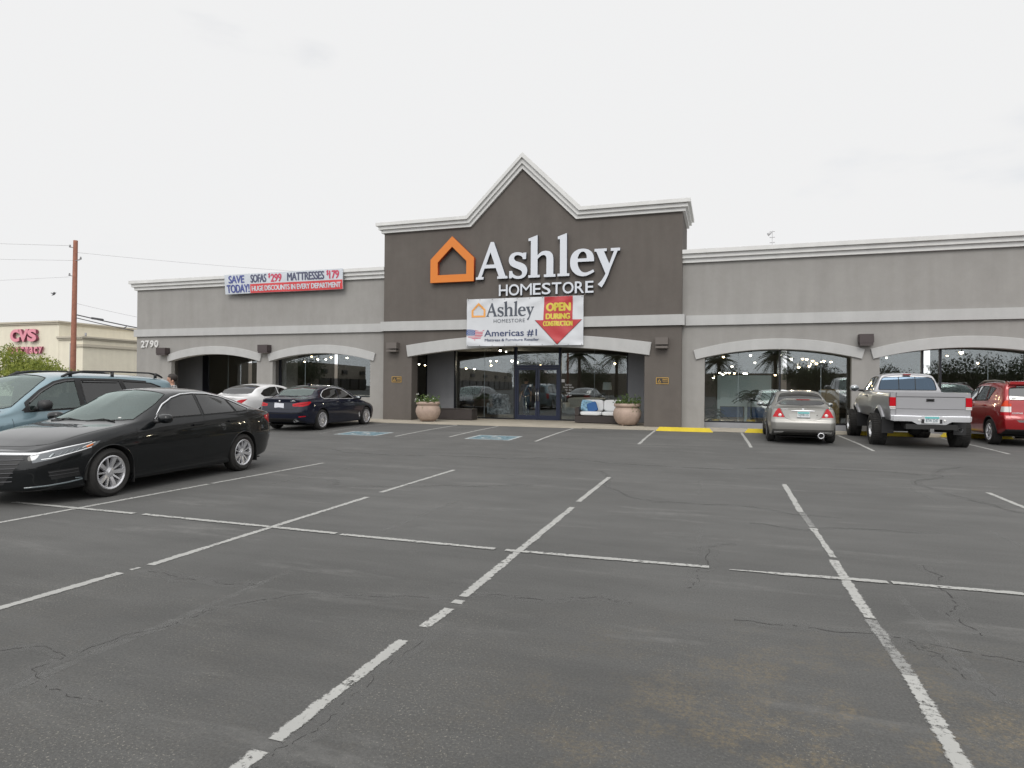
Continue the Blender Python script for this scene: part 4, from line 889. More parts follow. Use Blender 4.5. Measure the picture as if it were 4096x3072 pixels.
for k, z in enumerate((.03, .5, .95, 1.35)): bm = NB(); rbox(bm, -.3, .3, -.18, .18, z, z + .03, .004, 1); obj('shelf_board', bm, M_DKW, t)
for x in (-.29, .26):
    for y in (-.17, .14): bm = NB(); box(bm, x, x + .03, y, y + .03, 0, 1.5); obj('post', bm, M_DKW, t)
t = empty('table_lamp', (-4.75, 27.4, FL), 0, 'table lamp with a white drum shade behind the outdoor sofa', 'lamp'); bm = NB(); lathe(bm, [(.20, 1.30), (.17, 1.62), (.165, 1.62), (.195, 1.30)], 24); obj('lamp_shade', bm, M_HUTCH, t); bm = NB(); lathe(bm, [(0, .9), (.09, .9), (.1, 1.0), (.03, 1.1), (.02, 1.4), (0, 1.4)], 16); obj('base', bm, M_DKW, t)
t = empty('console_table', (-4.75, 27.4, FL), 0, 'dark console table carrying the lamp behind the sofa', 'table'); bm = NB(); rbox(bm, -.7, .7, -.2, .2, .84, .895, .006); obj('tabletop', bm, M_DKW, t)
for x in (-.68, .62):
    for y in (-.18, .12): bm = NB(); box(bm, x, x + .06, y, y + .06, 0, .84); obj('leg', bm, M_DKW, t)
for i, (x, lb) in enumerate(((-8.25, 'silver barrier post just left of the door meeting line'), (-7.83, 'silver barrier post just right of the door meeting line'), (-6.65, 'silver barrier post under the store hours lettering'))):
    t = empty('barrier_post', (x, 26.95, FL), 0, lb, 'barrier post', 'silver barrier posts inside the doors'); bm = NB(); lathe(bm, [(0, 0), (.15, 0), (.15, .015), (.03, .03), (0, .03)], 20); obj('base', bm, M_STEEL, t); bm = NB(); tube(bm, [(0, 0, .03), (0, 0, .97)], .025, 10); obj('post', bm, M_STEEL, t)
for i, (x, y, w_, lb) in enumerate(((-17.4, 28.6, 1.9, 'pale sofa seen through the arched window of the left wing'), (-24.4, 29.4, 1.7, 'pale sofa deep behind the leftmost arch'), (7.6, 28.6, 2.0, 'pale sofa deep behind the rightmost arch'), (-6.3, 30.5, 2.0, 'pale sofa deep behind the entrance glass'))):
    t = empty('showroom_sofa', (x, y, FL), random.uniform(-.5, .5), lb, 'sofa'); bm = NB(); cushion(bm, -w_ / 2, w_ / 2, -.45, .45, .1, .45); obj('seat', bm, M_CUSH, t); bm = NB(); cushion(bm, -w_ / 2, w_ / 2, .25, .5, .4, .9); obj('backrest', bm, M_CUSH, t)
    for s in (-1, 1): bm = NB(); cushion(bm, s * w_ / 2 - .12, s * w_ / 2 + .12, -.45, .45, .15, .65); obj('armrest', bm, M_CUSH, t)
# ================================================================== BEYOND THE SHOP
M_POLE = mat('pole_wood', (.29, .125, .085), .85, var=.22, vscale=4); M_POLEG = mat('conduit_grey', (.25, .25, .26), .6); M_WIRE = mat('wire_dark', (.05, .05, .055), .7); M_WIREP = mat('wire_pale', (.40, .40, .41), .7)
px_, py_, ph_ = -43.4, 33.0, 11.4; g0 = .13
lean = Vector((.14, 0, 0))
up = empty('utility_pole', (px_, py_, g0), 0, 'weathered reddish wooden utility pole rising behind the van', 'utility pole')
bm = NB(); tube(bm, [(0, 0, 0), (lean.x * .5, 0, ph_ * .5), (lean.x, 0, ph_)], [.19, .165, .14], 12); obj('shaft', bm, M_POLE, up, smooth=40)
bm = NB(); tube(bm, [(-.21, -.05, 0), (-.16, -.05, 4.2)], .055, 8); obj('conduit', bm, M_POLEG, up)
for z, s in ((ph_ - .45, -1), (ph_ - 1.35, 1), (ph_ - 2.45, -1)):
    x = lean.x * z / ph_; bm = NB(); tube(bm, [(x, 0, z - .12), (x + s * .28, 0, z - .02), (x + s * .55, 0, z + .02)], [.035, .03, .03], 6); b = obj('insulator_bracket', bm, M_POLEG, up)
    bm = NB(); lathe(bm, [(0, 0), (.06, 0), (.07, .06), (.04, .12), (.06, .16), (0, .2)], 10, M=Matrix.Translation((x + s * .52, 0, z))); obj('insulator', bm, M_POLEG, b)
def wire(a, b, sag, r, label, m=M_WIRE, name='overhead_wire', n=24):
    bm = NB(); a, b = Vector(a), Vector(b); P = [a.lerp(b, i / n) - Vector((0, 0, 4 * sag * (i / n) * (1 - i / n))) for i in range(n + 1)]
    c = P[0].copy(); tube(bm, [p - c for p in P], r, 5); o = obj(name, bm, m, loc=c); return tag(o, label, 'wire', 'overhead wires on the utility pole')
far1, far2 = Vector((-150, 12, 0)), Vector((30, 66, 0))
wire((px_ - .4, py_, ph_ - .2), (-150, 5, 20.5), 1.5, .011, 'thin pale wire leaving the pole top to the left', M_WIREP); wire((px_ + .1, py_, ph_ - .7), (30, 78, 14.5), 2.2, .011, 'thin pale wire leaving the pole top to the right over the shop', M_WIREP)
wire((px_ + .6, py_, ph_ - 1.3), (-150, 5, 17.8), 1.5, .010, 'thin pale wire from the second bracket to the left', M_WIREP); wire((px_ - .4, py_, ph_ - 2.4), (-150, 3, 9.2), 1.5, .009, 'thin pale wire from the third bracket to the left', M_WIREP)
zc_ = 6.35
wire((px_ + .1, py_, zc_), (-10, 52, 6.2), 2.2, .04, 'thick black cable from the pole sagging behind the shop corner'); wire((px_ + .1, py_, zc_ - .22), (-10, 51.8, 6.0), 2.3, .03, 'thinner black cable just below the thick one')
wire((px_ + .1, py_, zc_ + .8), (-10, 52, 7.4), 2.4, .012, 'faint upper wire from the pole towards the shop roof', M_WIREP)
bm = NB(); lathe(bm, [(0, 0), (.06, .03), (.075, .08), (.075, .78), (.06, .83), (0, .85)], 10); o = obj('cable_splice', bm, M_WIRE, loc=(px_ + .95, py_ + .55, zc_ - .22)); o.rotation_euler = (0, R(98), R(28)); tag(o, 'black splice tube hanging on the cable beside the pole', 'cable splice')
M_BIRD = mat('bird_grey', (.12, .12, .13), .8)
def bird(loc, label, rz, fly):
    bm = NB(); P = [(-.16, 0, 0), (-.08, 0, .01), (0, 0, .02), (.08, 0, .05), (.12, 0, .07), (.17, 0, .06)]; tube(bm, P, [.005, .035, .05, .04, .032, .004], 8)
    if fly:
        for s in (-1, 1): 
            v = [bm.verts.new(p) for p in ((.06, s * .03, .04), (-.05, s * .03, .03), (-.06, s * .30, .16), (.03, s * .26, .15))]; bm.faces.new(v)
    else:
        for s in (-1, 1): tube(bm, [(.0, s * .015, -.02), (.0, s * .015, -.07)], .006, 4)
    v = [bm.verts.new(p) for p in ((-.12, .02, .0), (-.12, -.02, .0), (-.24, -.03, -.02), (-.24, .03, -.02))]; bm.faces.new(v)
    o = obj('bird', bm, M_BIRD, loc=loc); o.rotation_euler = (0, R(-30) if fly else R(-20), rz); tag(o, label, 'bird')
x, z = ray_at(580 * .37373, 880 + 798 * .37373, 30); bird((x, 30, z), 'small grey bird flying left of the utility pole', 1.2, True)
x, z = ray_at(1340 * .37373, 880 + 1153 * .37373, 41); bird((x, 41, z), 'small grey bird perched on the black cable', .4, False)
# drugstore at the far left
M_CREAM = stucco('cream_stucco', (.68, .635, .52), .04); M_CORN = mat('cream_cornice', (.46, .42, .34), .8); M_PINK = mat('sign_pink', (.66, .25, .31), .5); M_PSIDE = mat('sign_pink_side', (.22, .05, .09), .6); M_BROWNF = mat('brown_foot', (.2, .15, .11), .8)
ds = empty('drugstore', (-64, 45.4, .1), 0, 'cream drugstore with raised pink CVS letters at the far left', 'store'); LD = tuple(ds.location)
bm = NB(); box(bm, -110, -61.6, 45.4, 80, 0, 7.25); part('main_wall', bm, M_CREAM, ds, LD)
bm = NB(); box(bm, -61.55, -58.4, 45.38, 90, 0, 5.7); part('side_wing_wall', bm, M_CREAM, ds, LD)
bm = NB(); box(bm, -110, -61.45, 45.25, 80.2, 7.25, 7.40); box(bm, -110, -61.35, 45.15, 80.3, 7.40, 7.55); part('cornice', bm, M_CORN, ds, LD)
bm = NB(); box(bm, -61.6, -58.25, 45.2, 90, 5.7, 5.85); box(bm, -61.6, -58.1, 45.1, 90, 5.85, 6.0); part('cornice', bm, M_CORN, ds, LD)
bm = NB(); box(bm, -59.6, -58.22, 45.25, 90, 5.0, 5.25); part('ledge', bm, M_CORN, ds, LD)
bm = NB(); tube(bm, [(-57.3 - 2.3, 46.6, 6.0), (-57.3 - 2.3, 46.6, 6.45)], .09, 8); part('vent_pipe', bm, M_POLEG, ds, LD)
for ch, x0, x1 in (('C', -67.85, -66.55), ('V', -66.75, -65.3), ('S', -65.45, -64.2)):
    bm = NB(); add_text(bm, ch, x0, x1, 5.55, 6.80, 45.3, .05, depth=.25, mi=0, mi_side=1); part('letter', bm, [M_PINK, M_PSIDE], ds, LD)
for i, ch in enumerate('pharmacy'):
    bm = NB(); x0 = -68.3 + i * .62; add_text(bm, ch, x0, x0 + .5, 4.35, 5.05, 45.3, .03, depth=.2, mi=0, mi_side=1); part('letter', bm, [M_PINK, M_PSIDE], ds, LD)
# ---- trees
def tree(name, loc, h, cw, leafm, label, seed, n=2600, ls=.22, group=None, trunk_h=.35, squash=1.0, bare=0, droop=0.0):
    random.seed(seed); t = empty(name, loc, random.uniform(0, 6), label, 'tree', group); bm = NB()
    tops = []
    tube(bm, [(0, 0, 0), (.06, .03, h * trunk_h * .6), (.02, .0, h * trunk_h)], [.16 * h / 5, .12 * h / 5, .1 * h / 5], 8)
    nl = 9
    for i in range(nl):
        a = i * 2.4 + random.uniform(-.3, .3); el = random.uniform(.35, 1.3); L_ = cw * .5 * random.uniform(.6, 1.0) / max(.45, math.cos(el)) * .8
        L_ = min(L_, h * .6); d = Vector((math.cos(a) * math.cos(el), math.sin(a) * math.cos(el), math.sin(el) * squash)); b0 = Vector((0, 0, h * trunk_h * random.uniform(.75, 1.0)))
        m_ = b0 + d * L_ * .5 + rnd_dir() * .1 * L_; e = b0 + d * L_ + Vector((0, 0, .1 * L_)); tube(bm, [b0, m_, e], [.06 * h / 5, .04 * h / 5, .015 * h / 5], 6); tops += [(m_, .8), (e, 1.0), (m_.lerp(e, .5) + rnd_dir() * .15 * L_, .9)]
        for q in range(3):
            e2 = m_ + (e - m_) * random.random() + rnd_dir(-.1) * L_ * .4; tube(bm, [m_, e2], [.025 * h / 5, .008 * h / 5], 5, False); tops.append((e2, .75))
    obj('trunk', bm, M_BARK, t, smooth=50)
    bm = NB(); per = n // len(tops)
    for c, k in tops:
        rad = cw * .17 * k * random.uniform(.75, 1.25)
        for q in range(int(per * random.uniform(.6, 1.4))):
            d = rnd_dir(); p = c + Vector((d.x, d.y, d.z * .75)) * rad * random.random() ** .45; p.z -= droop * rad * random.random()
            leaf(bm, p, (d + rnd_dir() * .9), rnd_dir(), ls * random.uniform(.6, 1.3), ls * .5 * random.uniform(.7, 1.2))
    obj('crown', bm, leafm, t)
    return t
tree('street_tree', (-42.0, 29.0, .13), 3.75, 5.2, L_TREE, 'bright lime green tree in front of the drugstore sign', 31, 15000, .17, trunk_h=.22, squash=.85)
tree('street_tree', (-44.8, 26.4, .13), 3.9, 4.6, L_TREE, 'lime green tree at the left edge of the picture', 32, 11000, .17, trunk_h=.22, squash=.85)
# ================================================================== ACROSS THE LOT (seen mirrored in the glass)
M_MALL = stucco('mall_stucco', (.30, .26, .215), .06); M_MALLD = mat('mall_dark', (.03, .028, .026), .5)
mall = empty('strip_mall', (-85, -110, 0), 0, 'long tan row of shops across the car park, mirrored in the entrance glass', 'shops'); LM = tuple(mall.location)
bm = NB(); 
for a, b in (((-91, -80), (-97.5, -112)), ((-72, -112), (-82, -195))):
    d = Vector((b[0] - a[0], b[1] - a[1])); n_ = Vector((d.y, -d.x)).normalized() * 22
    vs = [(a[0], a[1]), (b[0], b[1]), (b[0] + n_.x, b[1] + n_.y), (a[0] + n_.x, a[1] + n_.y)]; lo = [bm.verts.new((*p, 0)) for p in vs]; hi = [bm.verts.new((*p, 6.7)) for p in vs]
    bm.faces.new(hi)
    for i in range(4): bm.faces.new((lo[i], lo[(i + 1) % 4], hi[(i + 1) % 4], hi[i]))
part('wall', bm, M_MALL, mall, LM)
for a, b, nm in (((-72, -112), (-82, -195), 10), ((-91, -80), (-97.5, -112), 5)):
    d = Vector((b[0] - a[0], b[1] - a[1], 0)); L_ = d.length; ang = math.atan2(d.y, d.x)
    for i in range(nm):
        c = Vector((*a, 0)) + d * ((i + .5) / nm); bm = NB(); box(bm, -L_ / nm * .42, L_ / nm * .42, -.12, .4, .3, 3.1); bmesh.ops.transform(bm, matrix=Matrix.Translation(c) @ Matrix.Rotation(ang, 4, 'Z'), verts=bm.verts); part('shop_window', bm, M_MALLD, mall, LM)
        if i % 2 == 0: bm = NB(); box(bm, -L_ / nm * .25, L_ / nm * .25, -.2, .4, 4.4, 5.3); bmesh.ops.transform(bm, matrix=Matrix.Translation(c) @ Matrix.Rotation(ang, 4, 'Z'), verts=bm.verts); part('fascia_sign', bm, M_MALLD, mall, LM)
def palm(x, y, h, label, seed, fl=2.6):
    random.seed(seed); t = empty('palm_tree', (x, y, 0), 0, label, 'palm tree', 'palms across the car park'); bm = NB(); tube(bm, [(0, 0, 0), (.1, 0, h * .5), (.05, .05, h)], [.3, .24, .22], 10); obj('trunk', bm, M_BARK, t)
    bm = NB()
    for k in range(46):
        a = k * 2.4; el = random.uniform(-.9, 1.3); out_ = Vector((math.cos(a), math.sin(a), 0)); L_ = fl * random.uniform(.8, 1.1); P = []
        for q in range(8): u = q / 7; P.append(Vector((.05, .05, h)) + (out_ * math.cos(el) + Vector((0, 0, math.sin(el)))) * L_ * u - Vector((0, 0, .55 * L_ * u * u)))
        tube(bm, P, .02, 4, False)
        for q in range(1, 8):
            for s in (-1, 1):
                for e in (0, .33, .66): leaf(bm, P[q - 1].lerp(P[q], e), out_ * .6 + out_.cross(Vector((0, 0, 1))) * s - Vector((0, 0, .45)), Vector((0, 0, 1)), .6, .07)
    obj('crown', bm, L_PALM, t)
palm(-21.4, -45, 6.6, 'palm across the car park, left of the entrance pair', 1); palm(-15.6, -45, 6.2, 'palm across the car park, right of the entrance pair', 2); palm(-.7, -42, 5.2, 'shorter palm across the car park facing the right wing', 3); palm(6.6, -45, 6.0, 'palm across the car park facing the right end of the wing', 4)
for i, (x, y, h, cw) in enumerate(((-30, -50, 8, 9), (10.5, -44, 5.5, 6), (-62, -34, 6.5, 11), (27, -40, 6, 10), (22, -52, 5, 10), (36, -50, 7, 11), (-10, -62, 5.5, 10), (1, -60, 5, 11), (14, -62, 6, 10), (-24, -68, 6, 10))):
    tree('shade_tree', (x, y, 0), h, cw, L_DARK, ('tall dark tree across the car park beside the palms', 'small dark tree across the car park beside the right palm', 'wide dark tree facing the left wing window', 'broad tree facing the rightmost arch', 'low broad tree behind the one facing the rightmost arch', 'tall tree at the right end of the far row', 'low tree in the far row behind the entrance palms', 'low wide tree in the middle of the far row', 'tree in the far row right of the middle', 'tree in the far row left of the middle')[i], 50 + i, 3600, .32, 'trees across the car park', .22, .8)
p2 = empty('utility_pole', (-21.5, -38, 0), 0, 'utility pole with crossarm across the car park', 'utility pole'); bm = NB(); tube(bm, [(0, 0, 0), (0, 0, 7.4)], [.17, .13], 10); obj('shaft', bm, M_POLE, p2); bm = NB(); box(bm, -1.1, 1.1, -.06, .06, 6.7, 6.85); obj('crossarm', bm, M_POLE, p2)
for i, (x, y, h, cw) in enumerate(((24, 2, 6.5, 8), (27, 10, 7, 8), (25, -8, 6, 8), (30, 18, 7, 9))):  # unseen dark trees added to darken what the black sedan's flank mirrors
    tree('shade_tree', (x, y, 0), h, cw, L_DARK, ('unseen dark tree added for car reflections, nearest the parked red car', 'unseen dark tree added for car reflections beside the shop end', 'unseen dark tree added for car reflections behind the viewpoint', 'unseen dark tree added for car reflections at the far right of the shop front')[i], 80 + i, 3000, .32, 'unseen trees added for car reflections', .15, .8)
bm = NB(); box(bm, 33, 45, -40, 22, 0, 5.5); o = obj('reflection_building', bm, M_MALL); tag(o, 'unseen plain tan building added on the right for car reflections', 'building')  # unseen building added as dark surroundings for the car paint to mirror
bm = NB(); box(bm, -40, 45, -78, -72, 0, 4.2); o = obj('far_building', bm, M_MALL); tag(o, 'low tan building closing the car park behind the palms', 'building')
# weather mast on the shop roof
x, z = ray_at(2600 + 1352 * .36166, 760 + 600 * .36166, 36); x2, zt_ = ray_at(2600 + 1352 * .36166, 760 + 450 * .36166, 36)
ms = empty('roof_antenna', (x, 36, fz(6.0)), 0, 'thin antenna mast standing on the roof of the right wing', 'antenna'); bm = NB(); tube(bm, [(0, 0, 0), (0, 0, zt_ - fz(6.0))], .018, 6); obj('mast', bm, M_WIREP, ms)
for k, dz in enumerate((.05, .35, .62, .95)): bm = NB(); tube(bm, [(-.13, 0, zt_ - fz(6.0) - dz), (.13, 0, zt_ - fz(6.0) - dz)], .02, 5); obj('crossbar', bm, M_WIREP, ms)
bm = NB(); tube(bm, [(-.02, 0, zt_ - fz(6.0) - .08), (-.22, 0, zt_ - fz(6.0) - .2)], [.03, .09], 8); obj('sensor', bm, M_WIREP, ms)
# ================================================================== VEHICLES: shell builder
def pchip(P):
    P = sorted(P); xs = [p[0] for p in P]; ys = [p[1] for p in P]; n = len(xs)
    h = [xs[i + 1] - xs[i] for i in range(n - 1)]; d = [(ys[i + 1] - ys[i]) / h[i] for i in range(n - 1)]; m = [0] * n
    if n == 2: m = [d[0], d[0]]
    else:
        for i in range(1, n - 1):
            if d[i - 1] * d[i] > 0:
                w1, w2 = 2 * h[i] + h[i - 1], h[i] + 2 * h[i - 1]; m[i] = (w1 + w2) / (w1 / d[i - 1] + w2 / d[i])
        m[0], m[-1] = d[0], d[-1]
    def f(x):
        if x <= xs[0]: return ys[0]
        if x >= xs[-1]: return ys[-1]
        lo, hi = 0, n - 1
        while hi - lo > 1:
            k = (lo + hi) // 2
            if xs[k] <= x: lo = k
            else: hi = k
        t = (x - xs[lo]) / h[lo]; t2, t3 = t * t, t * t * t
        return (2 * t3 - 3 * t2 + 1) * ys[lo] + (t3 - 2 * t2 + t) * h[lo] * m[lo] + (-2 * t3 + 3 * t2) * ys[hi] + (t3 - t2) * h[lo] * m[hi]
    return f
SEG = (2, 2, 4, 5, 5, 4, 5, 5, 5, 6)
def shell(c, x0, x1, step=.045):
    """half body (y >= 0): c maps curve names to key lists along x; returns a bmesh with the cut layer"""
    C = {k: pchip(v) for k, v in c.items() if isinstance(v, list)}
    xs = [x0]; 
    n = int((x1 - x0) / step)
    ts = [i / n for i in range(n + 1)]
    ts = sorted(set(ts + [.002, .006, .012, 1 - .002, 1 - .006, 1 - .012])); xs = [x0 + (x1 - x0) * t for t in ts]
    bm = NB(); rows = []
    fp, rp = pchip(c['fprof']), pchip(c['rprof']); fs, rs_ = c.get('fstart', x1 - .7), c.get('rstart', x0 + .6)
    def deform(x, y, z):
        if x > fs: s = (x - fs) / (x1 - fs); return x + s * s * fp(z)
        if x < rs_: s = (rs_ - x) / (rs_ - x0); return x - s * s * rp(z)
        return x
    secs = []
    for x in xs:
        W, pl = C['W'](x), C['plan'](x); zb_, zs_, bt_ = C['belt'](x), C['sh'](x), C['bot'](x); top, yr, zr, yb, zw = C['top'](x), C['yr'](x), C['zr'](x), C['yb'](x), C['zw'](x)
        r = [(0, bt_), (W - .16, bt_), (W - .05, bt_ + .035), (W - c.get('tuck', .018), bt_ + .17), (W, zw), (W - c.get('shin', .012), zs_), (yb, zb_)]
        bl = c.get('bulge', .015)
        r += [((yb + yr) / 2 + bl, (zb_ + zr) / 2 + bl * .4), (yr, zr), (yr * .55, zr + (top - zr) * .74), (0, top)]
        tt = [0]
        for a, b in zip(r, r[1:]): tt.append(tt[-1] + math.hypot(b[0] - a[0], b[1] - a[1]) + 1e-4)
        fy, fz_ = pchip(list(zip(tt, [p[0] for p in r]))), pchip(list(zip(tt, [p[1] for p in r])))
        sec = []
        for k, sgn in enumerate(SEG):
            for q in range(sgn): t = tt[k] + (tt[k + 1] - tt[k]) * q / sgn; sec.append((fy(t) * pl, fz_(t)))
        sec.append((0, top)); secs.append(sec)
    for x, sec in zip(xs, secs): rows.append([bm.verts.new((deform(x, y, z), y, z)) for y, z in sec])
    for a, b in zip(rows, rows[1:]):
        for i in range(len(a) - 1): bm.faces.new((a[i], b[i], b[i + 1], a[i + 1]))
    for end, row, sec, x in ((1, rows[-1], secs[-1], x1), (-1, rows[0], secs[0], x0)):
        bul = c.get('fbul' if end > 0 else 'rbul', .06); ym = max(p[0] for p in sec); T = [0, .12, .24, .36, .48, .6, .72, .82, .9, .96]
        grid = []
        for i, (y, z) in enumerate(sec):
            g = []
            for t in T:
                yy = y * t; e = bul * (1 - (yy / ym) ** 2) - bul * (1 - (y / ym) ** 2); g.append(bm.verts.new((deform(x, yy, z) + end * e, yy, z)))
            grid.append(g + [row[i]])
        for i in range(1, len(sec) - 1):
            for j in range(len(T)):
                q = (grid[i][j], grid[i][j + 1], grid[i + 1][j + 1], grid[i + 1][j])
                try: bm.faces.new(q).material_index = 1 if end > 0 else 2
                except ValueError: pass
    bmesh.ops.remove_doubles(bm, verts=bm.verts, dist=2e-4)
    bad = [f for f in bm.faces if f.calc_area() < 1e-9]; bmesh.ops.delete(bm, geom=bad, context='FACES_ONLY') if bad else None
    bm.normal_update()
    s = sum(f.normal.y * f.calc_area() for f in bm.faces if f.calc_center_median().y > .5)
    if s < 0: bmesh.ops.reverse_faces(bm, faces=bm.faces)
    bm.normal_update()
    for k, sg in ((1, 1), (2, -1)):
        fs_ = [f for f in bm.faces if f.material_index == k]
        if sum(f.normal.x * f.calc_area() for f in fs_) * sg < 0: bmesh.ops.reverse_faces(bm, faces=fs_)
    for f in bm.faces: f.material_index = 0
    bm.faces.layers.int.new('pid'); bm.faces.layers.int.new('cand'); bm.normal_update()
    return bm
PROJ = {'side': (lambda p: (p.x, p.z), (1, 0, 0), (0, 0, 1), Vector((0, 1, 0))), 'front': (lambda p: (p.y, p.z), (0, 1, 0), (0, 0, 1), Vector((1, 0, 0))), 'rear': (lambda p: (p.y, p.z), (0, 1, 0), (0, 0, 1), Vector((-1, 0, 0))),
        'diag': (lambda p: ((p.y - p.x) * .7071, p.z), (-.7071, .7071, 0), (0, 0, 1), Vector((.7071, .7071, 0))), 'rdiag': (lambda p: ((p.y + p.x) * .7071, p.z), (.7071, .7071, 0), (0, 0, 1), Vector((-.7071, .7071, 0))),
        'top': (lambda p: (p.x, p.y), (1, 0, 0), (0, 1, 0), Vector((0, 0, 1)))}
def cut(bm, poly, plane, pid, nmin=.2, only=0, box_=None):
    """carve one convex polygon (in the given projection) out of the shell; its faces get part id pid"""
    fn, ux, vx, dr = PROJ[plane]; ux, vx = Vector(ux), Vector(vx); L, K = bm.faces.layers.int['pid'], bm.faces.layers.int['cand']
    A = sum(a[0] * b[1] - b[0] * a[1] for a, b in zip(poly, poly[1:] + poly[:1]))
    if A < 0: poly = poly[::-1]
    us, vs = [p[0] for p in poly], [p[1] for p in poly]; m = .25
    cand = []
    for f in bm.faces:
        f[K] = 0
        if f[L] == only and f.normal.dot(dr) > nmin:
            u, v = fn(f.calc_center_median())
            if min(us) - m < u < max(us) + m and min(vs) - m < v < max(vs) + m and (box_ is None or box_(f.calc_center_median())): f[K] = 1; cand.append(f)
    for a, b in zip(poly, poly[1:] + poly[:1]):
        e = (b[0] - a[0], b[1] - a[1]); ln = math.hypot(*e)
        if ln < 1e-6: continue
        nu, nv = e[1] / ln, -e[0] / ln                      # outward for a counter-clockwise polygon
        no = ux * nu + vx * nv; co = ux * a[0] + vx * a[1]
        fc = [f for f in bm.faces if f[K]]
        if not fc: return
        ge = set(); gv_ = set()
        for f in fc: ge.update(f.edges); gv_.update(f.verts)
        bmesh.ops.bisect_plane(bm, geom=fc + list(ge) + list(gv_), plane_co=co, plane_no=no, dist=1e-5)
        for f in bm.faces:
            if f[K] and (f.calc_center_median() - co).dot(no) > 0: f[K] = 0
    for f in bm.faces:
        if f[K]: f[L] = pid
def circle(cx, cy, r, n=28, a0=0, a1=360): return [(cx + r * math.cos(R(a0 + (a1 - a0) * k / n)), cy + r * math.sin(R(a0 + (a1 - a0) * k / n))) for k in range(n if a1 - a0 >= 360 else n + 1)]
def shell_part(bm, pid, name, m, parent, mode='both', push=0.0, thick=0.0):
    """turn the faces of one part id into meshes; 'both': one mirrored mesh, 'pair': left and right objects, 'left'/'right'"""
    L = bm.faces.layers.int['pid']; fs = [f for f in bm.faces if f[L] == pid]
    if not fs: return []
    res = []
    sides = {'both': ((1, -1),), 'pair': ((1,), (-1,)), 'left': ((1,),), 'right': ((-1,),)}[mode]
    for ss in sides:
        V, Nn, F = [], [], []
        for s in ss:
            idx = {}
            for f in fs:
                q = []
                for v in f.verts:
                    k = v
                    if k not in idx:
                        n = v.normal.copy(); p = v.co + n * push
                        if abs(v.co.y) < 1e-4: n.y = 0; n.normalize()
                        idx[k] = len(V); V.append((p.x, p.y * s, p.z)); Nn.append((n.x, n.y * s, n.z))
                    q.append(idx[k])
                F.append(q if s > 0 else q[::-1])
        me = bpy.data.meshes.new(name); me.from_pydata(V, [], F); me.materials.append(m)
        for p in me.polygons: p.use_smooth = True
        me.normals_split_custom_set_from_vertices(Nn)
        o = bpy.data.objects.new(name, me); link(o, parent); res.append(o)
    return res
def loop_tube(bm, pid, r, rad_mat, parent, name, sides=('L', 'R'), keep=None, push=.002):
    """a rubber or chrome strip round the edge of a part"""
    L = bm.faces.layers.int['pid']; es = [e for e in bm.edges if sum(1 for f in e.link_faces if f[L] == pid) == 1 and max(abs(v.co.y) for v in e.verts) > 1e-3 and (keep is None or keep((e.verts[0].co + e.verts[1].co) / 2))]
    out_ = []
    for sd_ in sides:
        b = NB(); s = 1 if sd_ == 'L' else -1
        adj = {}
        for e in es:
            for v in e.verts: adj.setdefault(v, []).append(e)
        used = set()
        def walk(v0, e0):
            P = [v0]; v, e = v0, e0
            while e and e not in used:
                used.add(e); v = e.other_vert(v); P.append(v); nx = [q for q in adj[v] if q not in used]; e = nx[0] if nx else None
            return P
        starts = [v for v in adj if len(adj[v]) == 1] + list(adj)
        for v in starts:
            for e in adj[v]:
                if e in used: continue
                P = walk(v, e)
                if len(P) > 1:
                    pts = [p.co + p.normal * push for p in P]; Q = [pts[0]]
                    for p in pts[1:]:
                        if (p - Q[-1]).length > .004: Q.append(p)
                    if len(Q) > 1: tube(b, [(p.x, p.y * s, p.z) for p in Q], r, 5)
        if b.faces: out_.append(obj(name, b, rad_mat, parent))
        else: b.free()
    return out_
class Surf:
    """ray-casts onto the finished half shell to lay strips and badges on it"""
    def __init__(self, bm): self.t = BVHTree.FromBMesh(bm)
    def hit(self, u, v, plane):
        if plane == 'side': o_, d = Vector((u, 3, v)), Vector((0, -1, 0))
        elif plane == 'front': o_, d = Vector((5, u, v)), Vector((-1, 0, 0))
        elif plane == 'rear': o_, d = Vector((-5, u, v)), Vector((1, 0, 0))
        elif plane == 'top': o_, d = Vector((u, v, 4)), Vector((0, 0, -1))
        elif plane == 'diag': o_, d = Vector((-.7071 * u + 3, .7071 * u + 3, v)), Vector((-.7071, -.7071, 0))
        else: o_, d = Vector((.7071 * u - 3, .7071 * u + 3, v)), Vector((.7071, -.7071, 0))
        p, n, i, dist = self.t.ray_cast(o_, d); return (p, n) if p else (None, None)
    def strip(self, pts, plane, wd, off_=.0015, thick=0.0, step=.03, mirror=(1, -1), wfun=None):
        b = NB(); D = []
        for a, c in zip(pts, pts[1:]):
            n = max(1, int(math.hypot(c[0] - a[0], c[1] - a[1]) / step)); D += [(a[0] + (c[0] - a[0]) * k / n, a[1] + (c[1] - a[1]) * k / n) for k in range(n)]
        D.append(pts[-1]); H = []
        for u, v in D:
            p, n = self.hit(u, v, plane)
            if p: H.append((p, n))
        if len(H) < 2: return b
        for s in mirror:
            pr = None
            for i, (p, n) in enumerate(H):
                t = (H[min(i + 1, len(H) - 1)][0] - H[max(i - 1, 0)][0]).normalized(); sd_ = t.cross(n).normalized(); w1 = wd / 2 * (wfun(i / (len(H) - 1)) if wfun else 1)
                q = [p + sd_ * w1 + n * off_, p - sd_ * w1 + n * off_]
                if thick: q = [p + sd_ * w1 - n * .002, p + sd_ * w1 * .8 + n * thick, p - sd_ * w1 * .8 + n * thick, p - sd_ * w1 - n * .002]
                vs = [b.verts.new((x.x, x.y * s, x.z)) for x in q]
                if pr:
                    for k in range(len(vs) - 1):
                        f = b.faces.new((pr[k], pr[k + 1], vs[k + 1], vs[k])); f.smooth = True
                pr = vs
        return b
